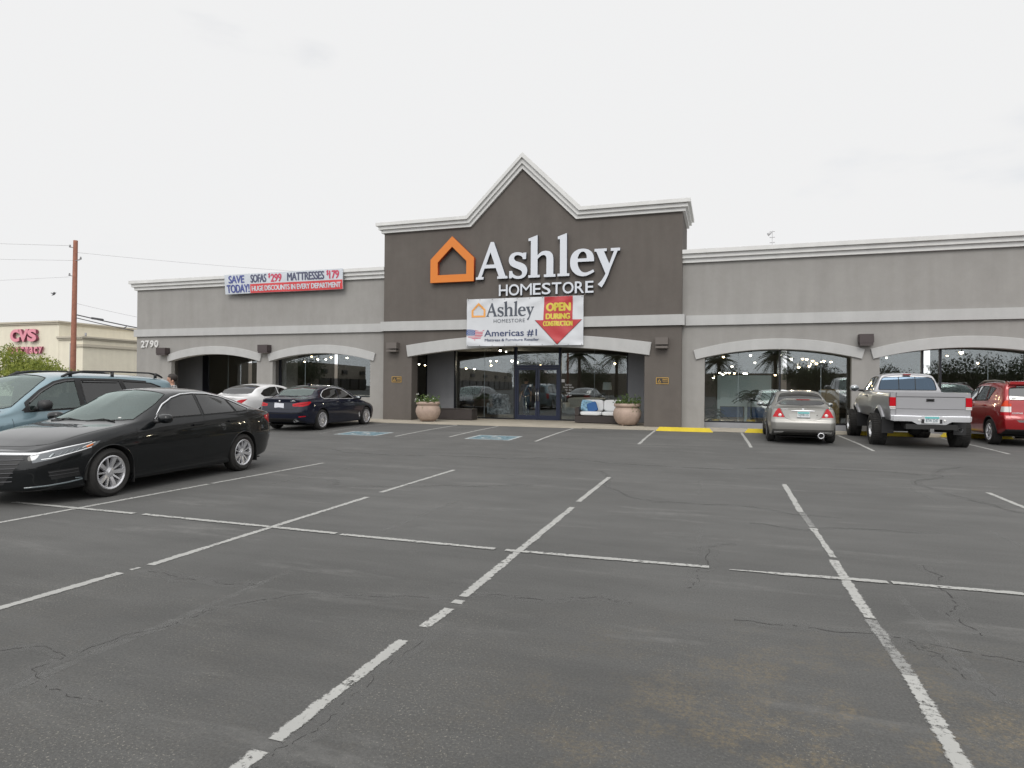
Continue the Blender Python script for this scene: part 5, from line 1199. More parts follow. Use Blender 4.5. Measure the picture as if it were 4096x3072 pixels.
def paint(name, col, metal=0.0, rough=.35, coat=1.0, flake=0.0, dust=.0, ior=1.5):
    m = bpy.data.materials.new(name); m.use_nodes = True; t = m.node_tree; b = t.nodes['Principled BSDF']; o = t.nodes['Material Output']
    b.inputs['Base Color'].default_value = (*col, 1); b.inputs['Metallic'].default_value = metal; b.inputs['Roughness'].default_value = rough; b.inputs['Coat Weight'].default_value = coat; b.inputs['Coat IOR'].default_value = ior; b.inputs['Specular IOR Level'].default_value = .5 if metal else .15
    tcn = N(t, 'ShaderNodeTexCoord'); n = N(t, 'ShaderNodeTexNoise'); n.inputs['Scale'].default_value = 3; n.inputs['Detail'].default_value = 6; t.links.new(tcn.outputs['Object'], n.inputs['Vector'])
    sp = N(t, 'ShaderNodeSeparateXYZ'); t.links.new(tcn.outputs['Object'], sp.inputs[0]); mz = N(t, 'ShaderNodeMapRange'); mz.inputs['From Min'].default_value = .15; mz.inputs['From Max'].default_value = .6; mz.inputs['To Min'].default_value = 1; mz.inputs['To Max'].default_value = .25; t.links.new(sp.outputs['Z'], mz.inputs['Value'])
    mu = N(t, 'ShaderNodeMath', operation='MULTIPLY'); t.links.new(mz.outputs[0], mu.inputs[0]); t.links.new(n.outputs['Fac'], mu.inputs[1]); m2 = N(t, 'ShaderNodeMath', operation='MULTIPLY'); m2.inputs[1].default_value = dust; t.links.new(mu.outputs[0], m2.inputs[0])
    mx_ = N(t, 'ShaderNodeMix', data_type='RGBA'); mx_.inputs['A'].default_value = (*col, 1); mx_.inputs['B'].default_value = (.22, .20, .17, 1); t.links.new(m2.outputs[0], mx_.inputs['Factor']); t.links.new(mx_.outputs['Result'], b.inputs['Base Color'])
    ma = N(t, 'ShaderNodeMath', operation='MULTIPLY_ADD'); ma.inputs[1].default_value = .6; ma.inputs[2].default_value = .03; t.links.new(m2.outputs[0], ma.inputs[0]); t.links.new(ma.outputs[0], b.inputs['Coat Roughness'])
    g = N(t, 'ShaderNodeNewGeometry'); d = N(t, 'ShaderNodeBsdfDiffuse'); d.inputs[0].default_value = (.02, .02, .022, 1); mxs = N(t, 'ShaderNodeMixShader'); t.links.new(g.outputs['Backfacing'], mxs.inputs[0]); t.links.new(b.outputs[0], mxs.inputs[1]); t.links.new(d.outputs[0], mxs.inputs[2]); t.links.new(mxs.outputs[0], o.inputs[0])
    MATS[name] = m; return m
M_TYRE = mat('tyre_rubber', (.018, .017, .016), .85, var=.3, vscale=7, bump=.2, bscale=30); M_RUB = mat('black_rubber', (.012, .012, .012), .6); M_PLAS = mat('black_plastic', (.016, .016, .017), .5, bump=.1, bscale=300); M_GLOSSB = mat('gloss_black', (.006, .006, .007), .08, coat=1); M_CHR = mat('chrome', (.86, .87, .88), .16, metal=.75); M_ALLOY = mat('alloy', (.66, .66, .68), .26, metal=.7); M_ALLOYD = mat('alloy_dark', (.09, .09, .10), .4, metal=.7); M_WELL = mat('wheel_well', (.008, .008, .008), .9); M_SEAM = mat('panel_gap', (.004, .004, .004), .8)
M_RLENS = mat('tail_lens', (.42, .007, .014), .15, coat=.35, spec=.15); M_RDEEP = mat('tail_lens_deep', (.20, .004, .008), .15, coat=.35, spec=.15); M_AMB = mat('amber_lens', (.75, .16, .01), .15, coat=1); M_CLEAR = mat('clear_lens', (.62, .62, .60), .12, coat=1); M_HLENS = mat('headlamp_lens', (.10, .11, .12), .06, coat=1, metal=.3); M_SEAT = mat('seat_dark', (.03, .03, .033), .8); M_MGL = mat('mirror_glass', (.25, .27, .28), .05, metal=.9); M_PLATE = mat('plate_white', (.60, .62, .63), .4)
G_CAR = glass_mat('car_glass', (.50, .58, .56), .13, refl=(.85, 1, .97)); G_TINT = glass_mat('car_glass_tinted', (.07, .075, .08), .09); G_SCREEN = glass_mat('windscreen_glass', (.40, .48, .45), .16, refl=(.86, 1.0, .96)); M_BRIGHT = mat('bright_trim', (.80, .81, .83), .3, metal=.35)
def wheel_proto(r, wd, rim, style, alloy=None, tyre_bulge=.012):
    """meshes of one wheel, axis along y, outer face towards +y"""
    alloy = alloy or M_ALLOY; h = wd / 2
    bt = NB(); lathe(bt, [(rim - .012, -h + .015), (rim + .01, -h), ((rim + r) / 2, -h - tyre_bulge), (r - .025, -h + .006), (r - .006, -h + .022), (r, -h + .045), (r, h - .045), (r - .006, h - .022), (r - .025, h - .006), ((rim + r) / 2, h + tyre_bulge), (rim + .01, h), (rim - .012, h - .015)], 48, 'Y')
    if style == 'truck':
        for k in range(44):
            a = 2 * math.pi * k / 44
            for s in (-1, 1): box_b = NB(); box(box_b, -.012, .018, s * h * .55 - h * .40, s * h * .55 + h * .40, r - .03, r + .012); merge(bt, box_b, Matrix.Rotation(a + (.07 if s > 0 else 0), 4, 'Y'))
    br = NB(); lathe(br, [(rim - .002, h - .012), (rim + .008, h - .004), (rim - .006, h + .002), (rim - .024, h - .010), (rim - .035, h - .05), (rim - .04, -h + .03), (rim - .005, -h + .01)], 48, 'Y')
    def spoke(a, w0, w1, r0, r1, y0, y1, th=.03, off_=0.0, off1=None):
        off1 = off_ if off1 is None else off1; b = NB(); V = []
        for rr, w_, y, o_ in ((r0, w0, y0, off_), ((r0 + r1) / 2, (w0 + w1) / 2, (y0 + y1) / 2 + .006, (off_ + off1) / 2), (r1, w1, y1, off1)):
            V.append([b.verts.new(p) for p in ((o_ - w_ / 2, y - th, rr), (o_ - w_ / 2 * .75, y, rr), (o_ + w_ / 2 * .75, y, rr), (o_ + w_ / 2, y - th, rr))])
        for p, q in zip(V, V[1:]):
            for k in range(3): b.faces.new((p[k], p[k + 1], q[k + 1], q[k]))
        merge(br, b, Matrix.Rotation(a, 4, 'Y'))
    n5 = 5
    if style == 'y10':        # five pairs of twisted spokes
        for k in range(5):
            a = 2 * math.pi * k / 5
            spoke(a - .10, .055, .078, .05, rim - .012, h - .035, h - .008, .035, -.010, -.040); spoke(a + .14, .034, .026, .05, rim - .012, h - .04, h - .010, .03, .010, .040)
    elif style == 'multi':
        for k in range(10):
            a = 2 * math.pi * k / 10; spoke(a - .09, .03, .024, .05, rim - .015, h - .03, h - .01, .025, -.004, -.02); spoke(a + .09, .03, .024, .05, rim - .015, h - .03, h - .01, .025, .004, .02)
    elif style == 'five':
        for k in range(5): spoke(2 * math.pi * k / 5, .085, .065, .04, rim - .015, h - .035, h - .012, .03)
    elif style == 'truck':
        lathe(br, [(rim - .03, h - .02), (rim - .06, h - .09), (.10, h - .10), (.09, h - .03), (.06, h - .02), (0, h - .02)], 32, 'Y')
    else:
        for k in range(7): spoke(2 * math.pi * k / 7, .07, .06, .04, rim - .015, h - .035, h - .012, .03)
    lathe(br, [(.075, h - .06), (.07, h - .032), (.035, h - .022), (.03, h - .015), (0, h - .015)], 24, 'Y')
    bd = NB(); lathe(bd, [(rim - .05, -h * .2), (rim * .72, -h * .2 + .001), (rim * .72, h * .15), (.06, h * .15), (0, h * .15)], 32, 'Y'); lathe(bd, [(rim - .002, -h + .004), (0, -h + .004)], 32, 'Y')
    return (bt, br, bd, alloy)
def add_wheels(parent, pos, proto):
    bt, br, bd, alloy = proto; first = None
    for (x, y, z, s) in pos:
        if first is None:
            w0 = obj('wheel', bd, mat('brake_disc', (.022, .021, .02), .6, metal=.3), parent); t0 = obj('tyre', bt, M_TYRE, w0, smooth=35); r0 = obj('rim', br, alloy, w0, smooth=35); first = w0; w_ = w0
        else: w_ = copy_tree(first, parent)
        w_.location = (x, y, z); w_.rotation_euler = (0, random.uniform(0, 6), 0 if s > 0 else math.pi)
def wells(parent, xs, r, yo, yi, zc):
    for x in xs:
        for s in (1, -1):
            b = NB(); n = 18; A = [(x + r * math.cos(R(-8 + 196 * k / n)), zc + r * math.sin(R(-8 + 196 * k / n))) for k in range(n + 1)]
            o_ = [b.verts.new((p[0], s * yo, p[1])) for p in A]; i_ = [b.verts.new((p[0], s * yi, p[1])) for p in A]
            for k in range(n): b.faces.new((o_[k], o_[k + 1], i_[k + 1], i_[k]))
            b.faces.new(i_); obj('wheel_well', b, M_WELL, parent)
def blob(bm, c, r, M=None, e=2.6, n=(16, 10)):
    """superellipsoid"""
    b = NB(); bmesh.ops.create_uvsphere(b, u_segments=n[0], v_segments=n[1], radius=1)
    for v in b.verts:
        u = v.co; k = (abs(u.x) ** e + abs(u.y) ** e + abs(u.z) ** e) ** (1 / e); v.co = Vector((u.x / k * r[0], u.y / k * r[1], u.z / k * r[2]))
    for f in b.faces: f.smooth = True
    merge(bm, b, Matrix.Translation(c) @ (M or Matrix.Identity(4)))
def wing_mirror(parent, x, y, z, m, w=.12, h=.075, d=.09, glass=True, stalk=.10):
    for s in (1, -1):
        b = NB(); blob(b, (x, s * (y + stalk + w * .6), z), (d, w, h), Matrix.Rotation(R(-12 * s), 4, 'Z'))
        for v in b.verts:
            if v.co.x < x - d * .45: v.co.x = x - d * .45
        o = obj('wing_mirror', b, m, parent, smooth=50)
        b = NB(); tube(b, [(x + .02, s * (y - .03), z - h * .7), (x + .01, s * (y + stalk), z - h * .55)], [.035, .028], 8); obj('mirror_stalk', b, M_PLAS, o)
        if glass:
            b = NB(); lathe(b, [(0, 0), (.92, 0), (.92, .004), (0, .004)], 24, 'X', Matrix.Translation((x - d * .46, s * (y + stalk + w * .6), z)) @ Matrix.Diagonal((-1, w * .9, h * .88, 1))); obj('mirror_glass', b, M_MGL, o)
def seats(parent, xs, yw=.36, z0=.45, zt=1.0, hr=1.22, m=None):
    m = m or M_SEAT
    for i, x in enumerate(xs):
        for s in (1, -1):
            b = NB(); cushion(b, x - .25, x + .25, s * yw - .24, s * yw + .24, z0 - .15, z0 + .05); cushion(b, x - .34, x - .16, s * yw - .23, s * yw + .23, z0, zt); cushion(b, x - .37, x - .27, s * yw - .12, s * yw + .12, zt + .03, hr); obj('seat', b, m, parent)
def plate(parent, x, y, z, rot, w=.30, h=.15, top=(.12, .42, .42), txt='ABC', name='number_plate'):
    b = NB(); rbox(b, -w / 2, w / 2, -.006, .006, -h / 2, h / 2, .005, 1); o = obj(name, b, M_PLATE, parent); o.location = (x, y, z); o.rotation_euler = (0, 0, rot)
    b = NB(); box(b, -w / 2 + .01, w / 2 - .01, -.009, -.0062, h * .18, h / 2 - .008); obj('plate_band', b, mat('plate_teal', top, .4), o)
    b = NB(); add_text(b, txt, -w / 2 + .03, w / 2 - .03, -h / 2 + .025, h * .16, -.010, .02); obj('plate_number', b, mat('plate_ink', (.12, .17, .2), .5), o)
    return o
def seam_obj(surf, parent, lines, plane='side', wd=.007, mirror=(1, -1), m=None, name='panel_gap', off_=.0016):
    for ln in lines:
        for s in mirror:
            b = surf.strip(ln, plane, wd, mirror=(s,), off_=off_)
            if b.faces: obj(name, b, m or M_SEAM, parent)
            else: b.free()
def shift(o, dx, dz=0):
    pass

def sedan_curves(x0, x1, rx, W, H, cw, hd, rr, bl, hoodh, nose, bf, br, deck, tail, bot=.18, roofw=.66, plan_r=.80, plan_f=.70, tail_lo=.36):
    L = lambda a, b, t: a + (b - a) * t
    return dict(W=[(x0, W - .04), (x0 + .5, W - .012), (rx + .2, W), (0, W), (x1 - 1.1, W - .002), (x1 - .45, W - .015), (x1, W - .05)],
        plan=[(x0, plan_r - .06), (x0 + .03, plan_r), (x0 + .10, plan_r + .07), (x0 + .28, .955), (x0 + .55, .988), (x0 + 1, 1), (x1 - 1.05, 1), (x1 - .6, .978), (x1 - .3, .915), (x1 - .13, .83), (x1 - .04, plan_f + .05), (x1, plan_f - .04)],
        top=[(x0, tail - .035), (x0 + .09, tail), (bl - .12, deck), (bl, deck + .012), (L(bl, rr, .18), L(deck, H, .22)), (L(bl, rr, .5), L(deck, H, .60)), (rr, H - .05), (rr + .3, H - .01), (L(rr, hd, .55), H), (hd, H - .055), (L(hd, cw, .5), L(H, hoodh, .50)), (cw - .07, hoodh + .045), (cw + .06, hoodh), (L(cw, x1, .5), L(hoodh, nose, .38)), (x1 - .16, nose + .055), (x1, nose)],
        belt=[(x0, tail - .09), (x0 + .35, tail - .045), (bl, br + .01), (rx, br), (0, L(bf, br, .55)), (cw - .45, bf), (cw, hoodh - .035), (L(cw, x1, .5), L(hoodh, nose, .42) - .045), (x1 - .16, nose + .01), (x1, nose - .03)],
        sh=[(x0, tail - .20), (rx, br - .13), (0, L(bf, br, .5) - .14), (cw, hoodh - .15), (x1 - .3, nose - .05), (x1, nose - .1)], zw=[(x0, .60), (0, .62), (x1, .50)],
        bot=[(x0, tail_lo), (x0 + .25, bot + .06), (x0 + .8, bot), (x1 - .6, bot - .005), (x1, bot + .02)],
        yb=[(x0, W - .10), (bl, W - .085), (rx, W - .075), (0, W - .062), (cw, W - .085), (x1 - .3, W - .11), (x1, W - .13)],
        yr=[(x0, .71 * W), (bl - .12, .715 * W), (L(bl, rr, .4), .675 * W), (rr, roofw * W - .005), (L(rr, hd, .5), (roofw + .015) * W), (hd, (roofw + .04) * W), (L(hd, cw, .6), .78 * W), (cw, .83 * W), (cw + .2, .80 * W), (x1, .68 * W)],
        zr=[(x0, tail - .045), (bl - .12, deck - .022), (L(bl, rr, .18), L(deck, H, .17)), (L(bl, rr, .5), L(deck, H, .53)), (rr, H - .105), (rr + .3, H - .062), (L(rr, hd, .55), H - .055), (hd, H - .10), (L(hd, cw, .5), L(H, hoodh, .52) - .015), (cw - .12, hoodh + .055), (cw + .05, hoodh - .008), (L(cw, x1, .5), L(hoodh, nose, .40) - .015), (x1, nose - .012)],
        fprof=[(.1, -.1), (.3, .02), (.5, .02), (nose - .05, -.04), (nose + .1, -.12)], rprof=[(.2, -.14), (.38, .0), (.55, .03), (tail - .3, .0), (tail - .15, -.03), (tail - .03, .01), (tail + .1, .0)], fbul=.12, rbul=.06, tuck=.03, shin=.016)
def finish_car(t, bm, S, ax, rx, W, r, rim, style, P, yw, alloy=None, wd=.21, lip=.008, arch=None):
    arch = arch or r + .05
    add_wheels(t, [(ax, yw, r, 1), (ax, -yw, r, -1), (rx, yw, r, 1), (rx, -yw, r, -1)], wheel_proto(r, wd, rim, style, alloy))
    wells(t, (ax, rx), arch + .003, W - .02, W - .45, r)
    for s in (1, -1):
        for x in (ax, rx):
            pts = [(q, S.hit(q[0], q[1], 'side')[0]) for q in circle(x, r, arch + .006, 24, -14, 194)]
            pts = [(p.x, s * (p.y - .004), p.z) for q, p in pts if p]
            if len(pts) > 3: b = NB(); tube(b, pts, lip, 6); obj('arch_lip', b, P, t)
# ---------------------------------------------------------------- black sedan (nearest car)
random.seed(5)
def black_sedan():
    t = empty('sedan', (-9.15, 8.12, .0), math.atan2(-.997, .078), 'glossy black sedan with silver alloy wheels, nearest car on the left', 'car', 'cars parked in the lot')
    P = paint('paint_black', (.0035, .0045, .0055), 0, .3, 1, dust=.012, ior=1.38)
    ax, rx, x1, x0 = 1.43, -1.43, 2.36, -2.50
    c = dict(W=[(x0, .885), (-2.0, .915), (-1.2, .93), (0, .93), (1.2, .928), (1.9, .915), (x1, .88)], plan=[(x0, .72), (x0 + .03, .80), (x0 + .12, .88), (x0 + .3, .945), (x0 + .6, .985), (-1.5, 1), (1.3, 1), (1.75, .978), (2.05, .915), (2.22, .83), (2.31, .745), (x1, .66)],
             top=[(x0, 1.06), (-2.40, 1.105), (-2.15, 1.145), (-1.85, 1.25), (-1.5, 1.365), (-1.1, 1.465), (-.7, 1.512), (-.35, 1.52), (0, 1.495), (.25, 1.43), (.6, 1.275), (.9, 1.11), (1.06, 1.02), (1.15, .995), (1.5, .945), (1.9, .868), (2.2, .785), (2.32, .74), (x1, .715)],
             belt=[(x0, 1.0), (-2.2, 1.06), (-1.8, 1.095), (-1.3, 1.085), (-.4, 1.06), (.5, 1.03), (1.0, .975), (1.4, .915), (1.8, .835), (2.2, .745), (x1, .69)], sh=[(x0, .88), (-2, .925), (-1.2, .935), (0, .905), (1, .87), (1.6, .80), (2.1, .70), (x1, .64)], zw=[(x0, .6), (-1, .66), (0, .64), (1.4, .62), (x1, .5)],
             bot=[(x0, .34), (-2.3, .25), (-1.8, .2), (-1, .175), (1, .17), (1.9, .175), (x1, .19)], yb=[(x0, .82), (-2.1, .835), (-1.4, .855), (-.5, .865), (.5, .862), (1.0, .845), (1.5, .84), (2.0, .82), (x1, .80)],
             yr=[(x0, .66), (-2.2, .66), (-1.9, .63), (-1.5, .60), (-1, .605), (-.4, .62), (.1, .64), (.6, .71), (1.0, .765), (1.2, .74), (1.7, .70), (x1, .62)], zr=[(x0, 1.045), (-2.35, 1.085), (-2.1, 1.12), (-1.8, 1.21), (-1.45, 1.315), (-1.05, 1.395), (-.6, 1.45), (-.2, 1.445), (.1, 1.395), (.4, 1.245), (.7, 1.12), (.92, 1.035), (1.1, .995), (1.5, .935), (1.9, .855), (2.2, .77), (x1, .705)],
             fprof=[(.1, -.10), (.22, .015), (.40, .03), (.55, .01), (.66, -.03), (.72, -.06), (.8, -.12)], rprof=[(.2, -.16), (.4, .0), (.55, .03), (.75, .02), (.9, 0), (1.0, .05), (1.1, .02)], fbul=.13, rbul=.07, tuck=.035, shin=.02)
    bm = shell(c, x0, x1)
    # windows
    cut(bm, [(.60, 1.055), (.30, 1.245), (.10, 1.345), (-.12, 1.40), (-.40, 1.415), (-.40, 1.073)], 'side', 11)
    cut(bm, [(-.45, 1.074), (-.45, 1.415), (-.75, 1.403), (-1.08, 1.355), (-1.19, 1.325), (-1.26, 1.09)], 'side', 12)
    cut(bm, [(-1.295, 1.092), (-1.225, 1.313), (-1.42, 1.243), (-1.66, 1.135), (-1.58, 1.105)], 'side', 13)
    cut(bm, [(1.045, 0), (1.03, .35), (.965, .62), (.89, .73), (.50, .665), (.20, .605), (.115, .575), (.09, .3), (.08, 0)], 'top', 14, .15)
    cut(bm, [(-1.16, 0), (-1.18, .35), (-1.23, .535), (-1.55, .555), (-1.95, .60), (-2.09, .5), (-2.12, .25), (-2.13, 0)], 'top', 15, .15)
    for x in (ax, rx): cut(bm, circle(x, .335, .385, 32), 'side', 90, .1)
    # lamps, grille
    cut(bm, [(-1.25, .645), (-.93, .715), (-.585, .785), (-.50, .80), (-.56, .735), (-.70, .685), (-1.02, .598), (-1.22, .56)], 'diag', 21, .15)
    cut(bm, [(0, .645), (.56, .645), (.47, .52), (.415, .29), (0, .27)], 'front', 22, .2)
    cut(bm, [(-1.06, .45), (-.74, .47), (-.72, .36), (-1.02, .335)], 'diag', 23, .1)
    cut(bm, [(-1.44, 1.03), (-.90, .99), (-.92, .93), (-1.10, .83), (-1.46, .86)], 'rdiag', 24, .1)
    # doors
    cut(bm, [(.98, .92), (.98, .30), (-.42, .30), (-.42, 1.068), (.58, 1.04)], 'side', 31, .2); cut(bm, [(-.43, 1.07), (-.43, .30), (-1.0, .30), (-1.08, .55), (-1.28, .80), (-1.28, 1.085)], 'side', 32, .2)
    bm.normal_update(); S = Surf(bm)
    shell_part(bm, 0, 'body', P, t)
    d1 = shell_part(bm, 31, 'door', P, t, 'pair'); d2 = shell_part(bm, 32, 'door', P, t, 'pair')
    for k, o in enumerate(shell_part(bm, 11, 'window', G_TINT, t, 'pair')): o.parent = d1[k]
    for k, o in enumerate(shell_part(bm, 12, 'window', G_TINT, t, 'pair')): o.parent = d2[k]
    shell_part(bm, 13, 'quarter_window', G_TINT, t, 'pair'); shell_part(bm, 14, 'windscreen', G_SCREEN, t); shell_part(bm, 15, 'rear_window', G_TINT, t)
    hl = shell_part(bm, 21, 'headlight', M_HLENS, t, 'pair'); shell_part(bm, 22, 'grille', M_PLAS, t); shell_part(bm, 23, 'fog_lamp_recess', M_PLAS, t, 'pair'); shell_part(bm, 24, 'tail_light', M_RLENS, t, 'pair')
    for pid in (11, 12, 13): loop_tube(bm, pid, .007, M_RUB, t, 'window_seal')
    loop_tube(bm, 14, .006, M_RUB, t, 'screen_seal')
    # chrome: brightwork over the windows, bar across the grille into the lamps
    for s in (1, -1):
        b = S.strip([(.60, 1.045), (.305, 1.262), (.10, 1.363), (-.12, 1.418), (-.40, 1.433), (-.75, 1.421), (-1.08, 1.372), (-1.42, 1.26), (-1.69, 1.135)], 'side', .02, thick=.006, mirror=(s,)); obj('chrome_trim', b, M_BRIGHT, t)
        b = S.strip([(.62, 1.043), (-.4, 1.058), (-1.3, 1.078), (-1.6, 1.09)], 'side', .010, thick=.004, mirror=(s,)); obj('belt_trim', b, M_RUB, t)
        b = S.strip([(-1.24, .66), (-.93, .727), (-.60, .79)], 'diag', .03, thick=.008, mirror=(s,), wfun=lambda q: 1.1 - .75 * q); obj('chrome_bar', b, M_BRIGHT, t)
    b = S.strip([(.0, .672), (.30, .673), (.55, .672), (.62, .672)], 'front', .038, thick=.01); obj('chrome_bar', b, M_BRIGHT, t)
    for k, s in enumerate((1, -1)):
        o = hl[k]
        b = S.strip([(-1.13, .60), (-1.02, .612), (-.74, .682), (-.60, .722)], 'diag', .014, thick=.004, mirror=(s,)); obj('lamp_trim', b, M_CHR, o)
        b = S.strip([(-1.04, .625), (-1.0, .67)], 'diag', .03, thick=.003, mirror=(s,)); obj('projector', b, M_MGL, o)
        for u in (-.93, -.87, -.81, -.75): b = S.strip([(u - .02, .645 + (u + .93) * .2), (u + .02, .685 + (u + .93) * .22)], 'diag', .010, thick=.003, mirror=(s,)); obj('reflector', b, M_MGL, o)
        b = S.strip([(-.655, .728), (-.585, .765)], 'diag', .032, thick=.004, mirror=(s,)); obj('side_marker', b, M_AMB, o)
        b = S.strip([(-.70, .722), (-.66, .742), (-.56, .785)], 'diag', .012, thick=.004, mirror=(s,)); obj('lamp_trim', b, M_CLEAR, o)
        for z in (.44, .395): b = S.strip([(-1.05, z - .01), (-.9, z), (-.74, z + .012)], 'diag', .008, thick=.006, mirror=(s,)); obj('recess_bar', b, M_GLOSSB, t)
        b = S.strip([(-1.3, .245), (-1.05, .26), (-.85, .28), (-.70, .305)], 'diag', .022, thick=.012, mirror=(s,)); obj('splitter', b, mat('splitter_grey', (.08, .10, .11), .25, coat=1), t)
        b = S.strip([(-.70, .305), (-.71, .325), (-.78, .33)], 'diag', .014, thick=.012, mirror=(s,)); obj('splitter', b, mat('splitter_grey', (.08, .10, .11), .25, coat=1), t)
    for z, y in ((.595, .52), (.54, .475), (.485, .45), (.43, .435), (.375, .425), (.32, .415)): b = S.strip([(-y, z) if False else (0, z), (y * .6, z), (y, z + .008)], 'front', .012, thick=.008); obj('grille_bar', b, mat('grille_bar', (.045, .045, .05), .25, coat=.6), t)
    seam_obj(S, t, [[(.985, .93), (1.0, .70), (.985, .30)], [(-.425, 1.065), (-.425, .30)], [(-1.0, .30), (-1.08, .55), (-1.29, .80), (-1.29, 1.085)], [(.985, .30), (0, .30), (-1.0, .30)]])
    seam_obj(S, t, [[(1.08, .80), (1.5, .755), (1.95, .69), (2.10, .60), (2.16, .45)]], 'top', .006); seam_obj(S, t, [[(2.24, 0), (2.22, .3), (2.15, .52), (2.08, .62)]], 'top', .006)
    b = S.strip([(.985, .885), (1.2, .853), (1.5, .80)], 'side', .006); obj('panel_gap', b, M_SEAM, t)
    for k, (x, z) in enumerate(((-.24, .915), (-1.10, .935))):
        for q, s in enumerate((1, -1)):
            p, n = S.hit(x, z, 'side'); b = NB(); rbox(b, -.105, .105, -.012, .022, -.014, .014, .010, 2, Matrix.Translation((p.x, s * (p.y + .012 if s > 0 else p.y + .012), p.z)) @ Matrix.Rotation(R(2), 4, 'Y')); obj('handle', b, P, (d1 if k == 0 else d2)[q])
    seam_obj(S, t, [[(.80, .30), (.2, .315), (-.6, .345), (-.98, .40)]], 'side', .03, m=P, name='sill_moulding', off_=.006)
    wing_mirror(t, .60, .865, 1.055, P, .125, .072, .085)
    add_wheels(t, [(ax, .80, .338, 1), (ax, -.80, .338, -1), (rx, .80, .338, 1), (rx, -.80, .338, -1)], wheel_proto(.338, .225, .232, 'y10'))
    wells(t, (ax, rx), .388, .905, .45, .335)
    for s in (1, -1):
        for x in (ax, rx):
            b = NB(); rbox(b, x - .41, x - .395, min(s * .70, s * .90), max(s * .70, s * .90), .15, .36, .005, 1); obj('mud_flap', b, M_PLAS, t)
            b = NB(); tube(b, [(p.x, s * (p.y - .004), p.z) for p in [S.hit(q[0], q[1], 'side')[0] or Vector((q[0], .9, q[1])) for q in circle(x, .335, .392, 24, -12, 192)]], .010, 6); obj('arch_lip', b, P, t)
    seats(t, (-.15, -1.0)); b = NB(); rbox(b, .45, .95, -.72, .72, .75, .99, .05); obj('dashboard', b, M_SEAT, t)
    b = NB(); lathe(b, [(.17, -.012), (.185, 0), (.17, .012), (.155, 0), (.17, -.012)], 24, 'X', Matrix.Translation((.42, .36, .98)) @ Matrix.Rotation(R(-25), 4, 'Y')); obj('steering_wheel', b, M_SEAT, t)
    b = NB(); box(b, x0 + .3, x1 - .3, -.7, .7, .17, .19); obj('underbody', b, M_WELL, t)
    b = NB(); blob(b, (.20, 0, 1.36), (.03, .11, .03)); obj('rear_view_mirror', b, M_SEAT, t)
    b = S.strip([(.925, .50), (.915, .54)], 'top', .03, mirror=(1,)); obj('windscreen_sticker', b, M_CLEAR, t)
    for y0, y1 in ((.05, .55), (-.60, -.08)):
        b = NB(); tube(b, [(1.06, y0, 1.02), (1.0, (y0 + y1) / 2, 1.055), (1.04, y1, 1.03)], .008, 5); obj('wiper', b, M_RUB, t)
    b = NB(); blob(b, (-1.45, 0, 1.40), (.09, .02, .035)); obj('roof_aerial', b, M_PLAS, t)
    plate(t, x0 - .06, 0, .62, R(-90))
    return t
black_sedan()
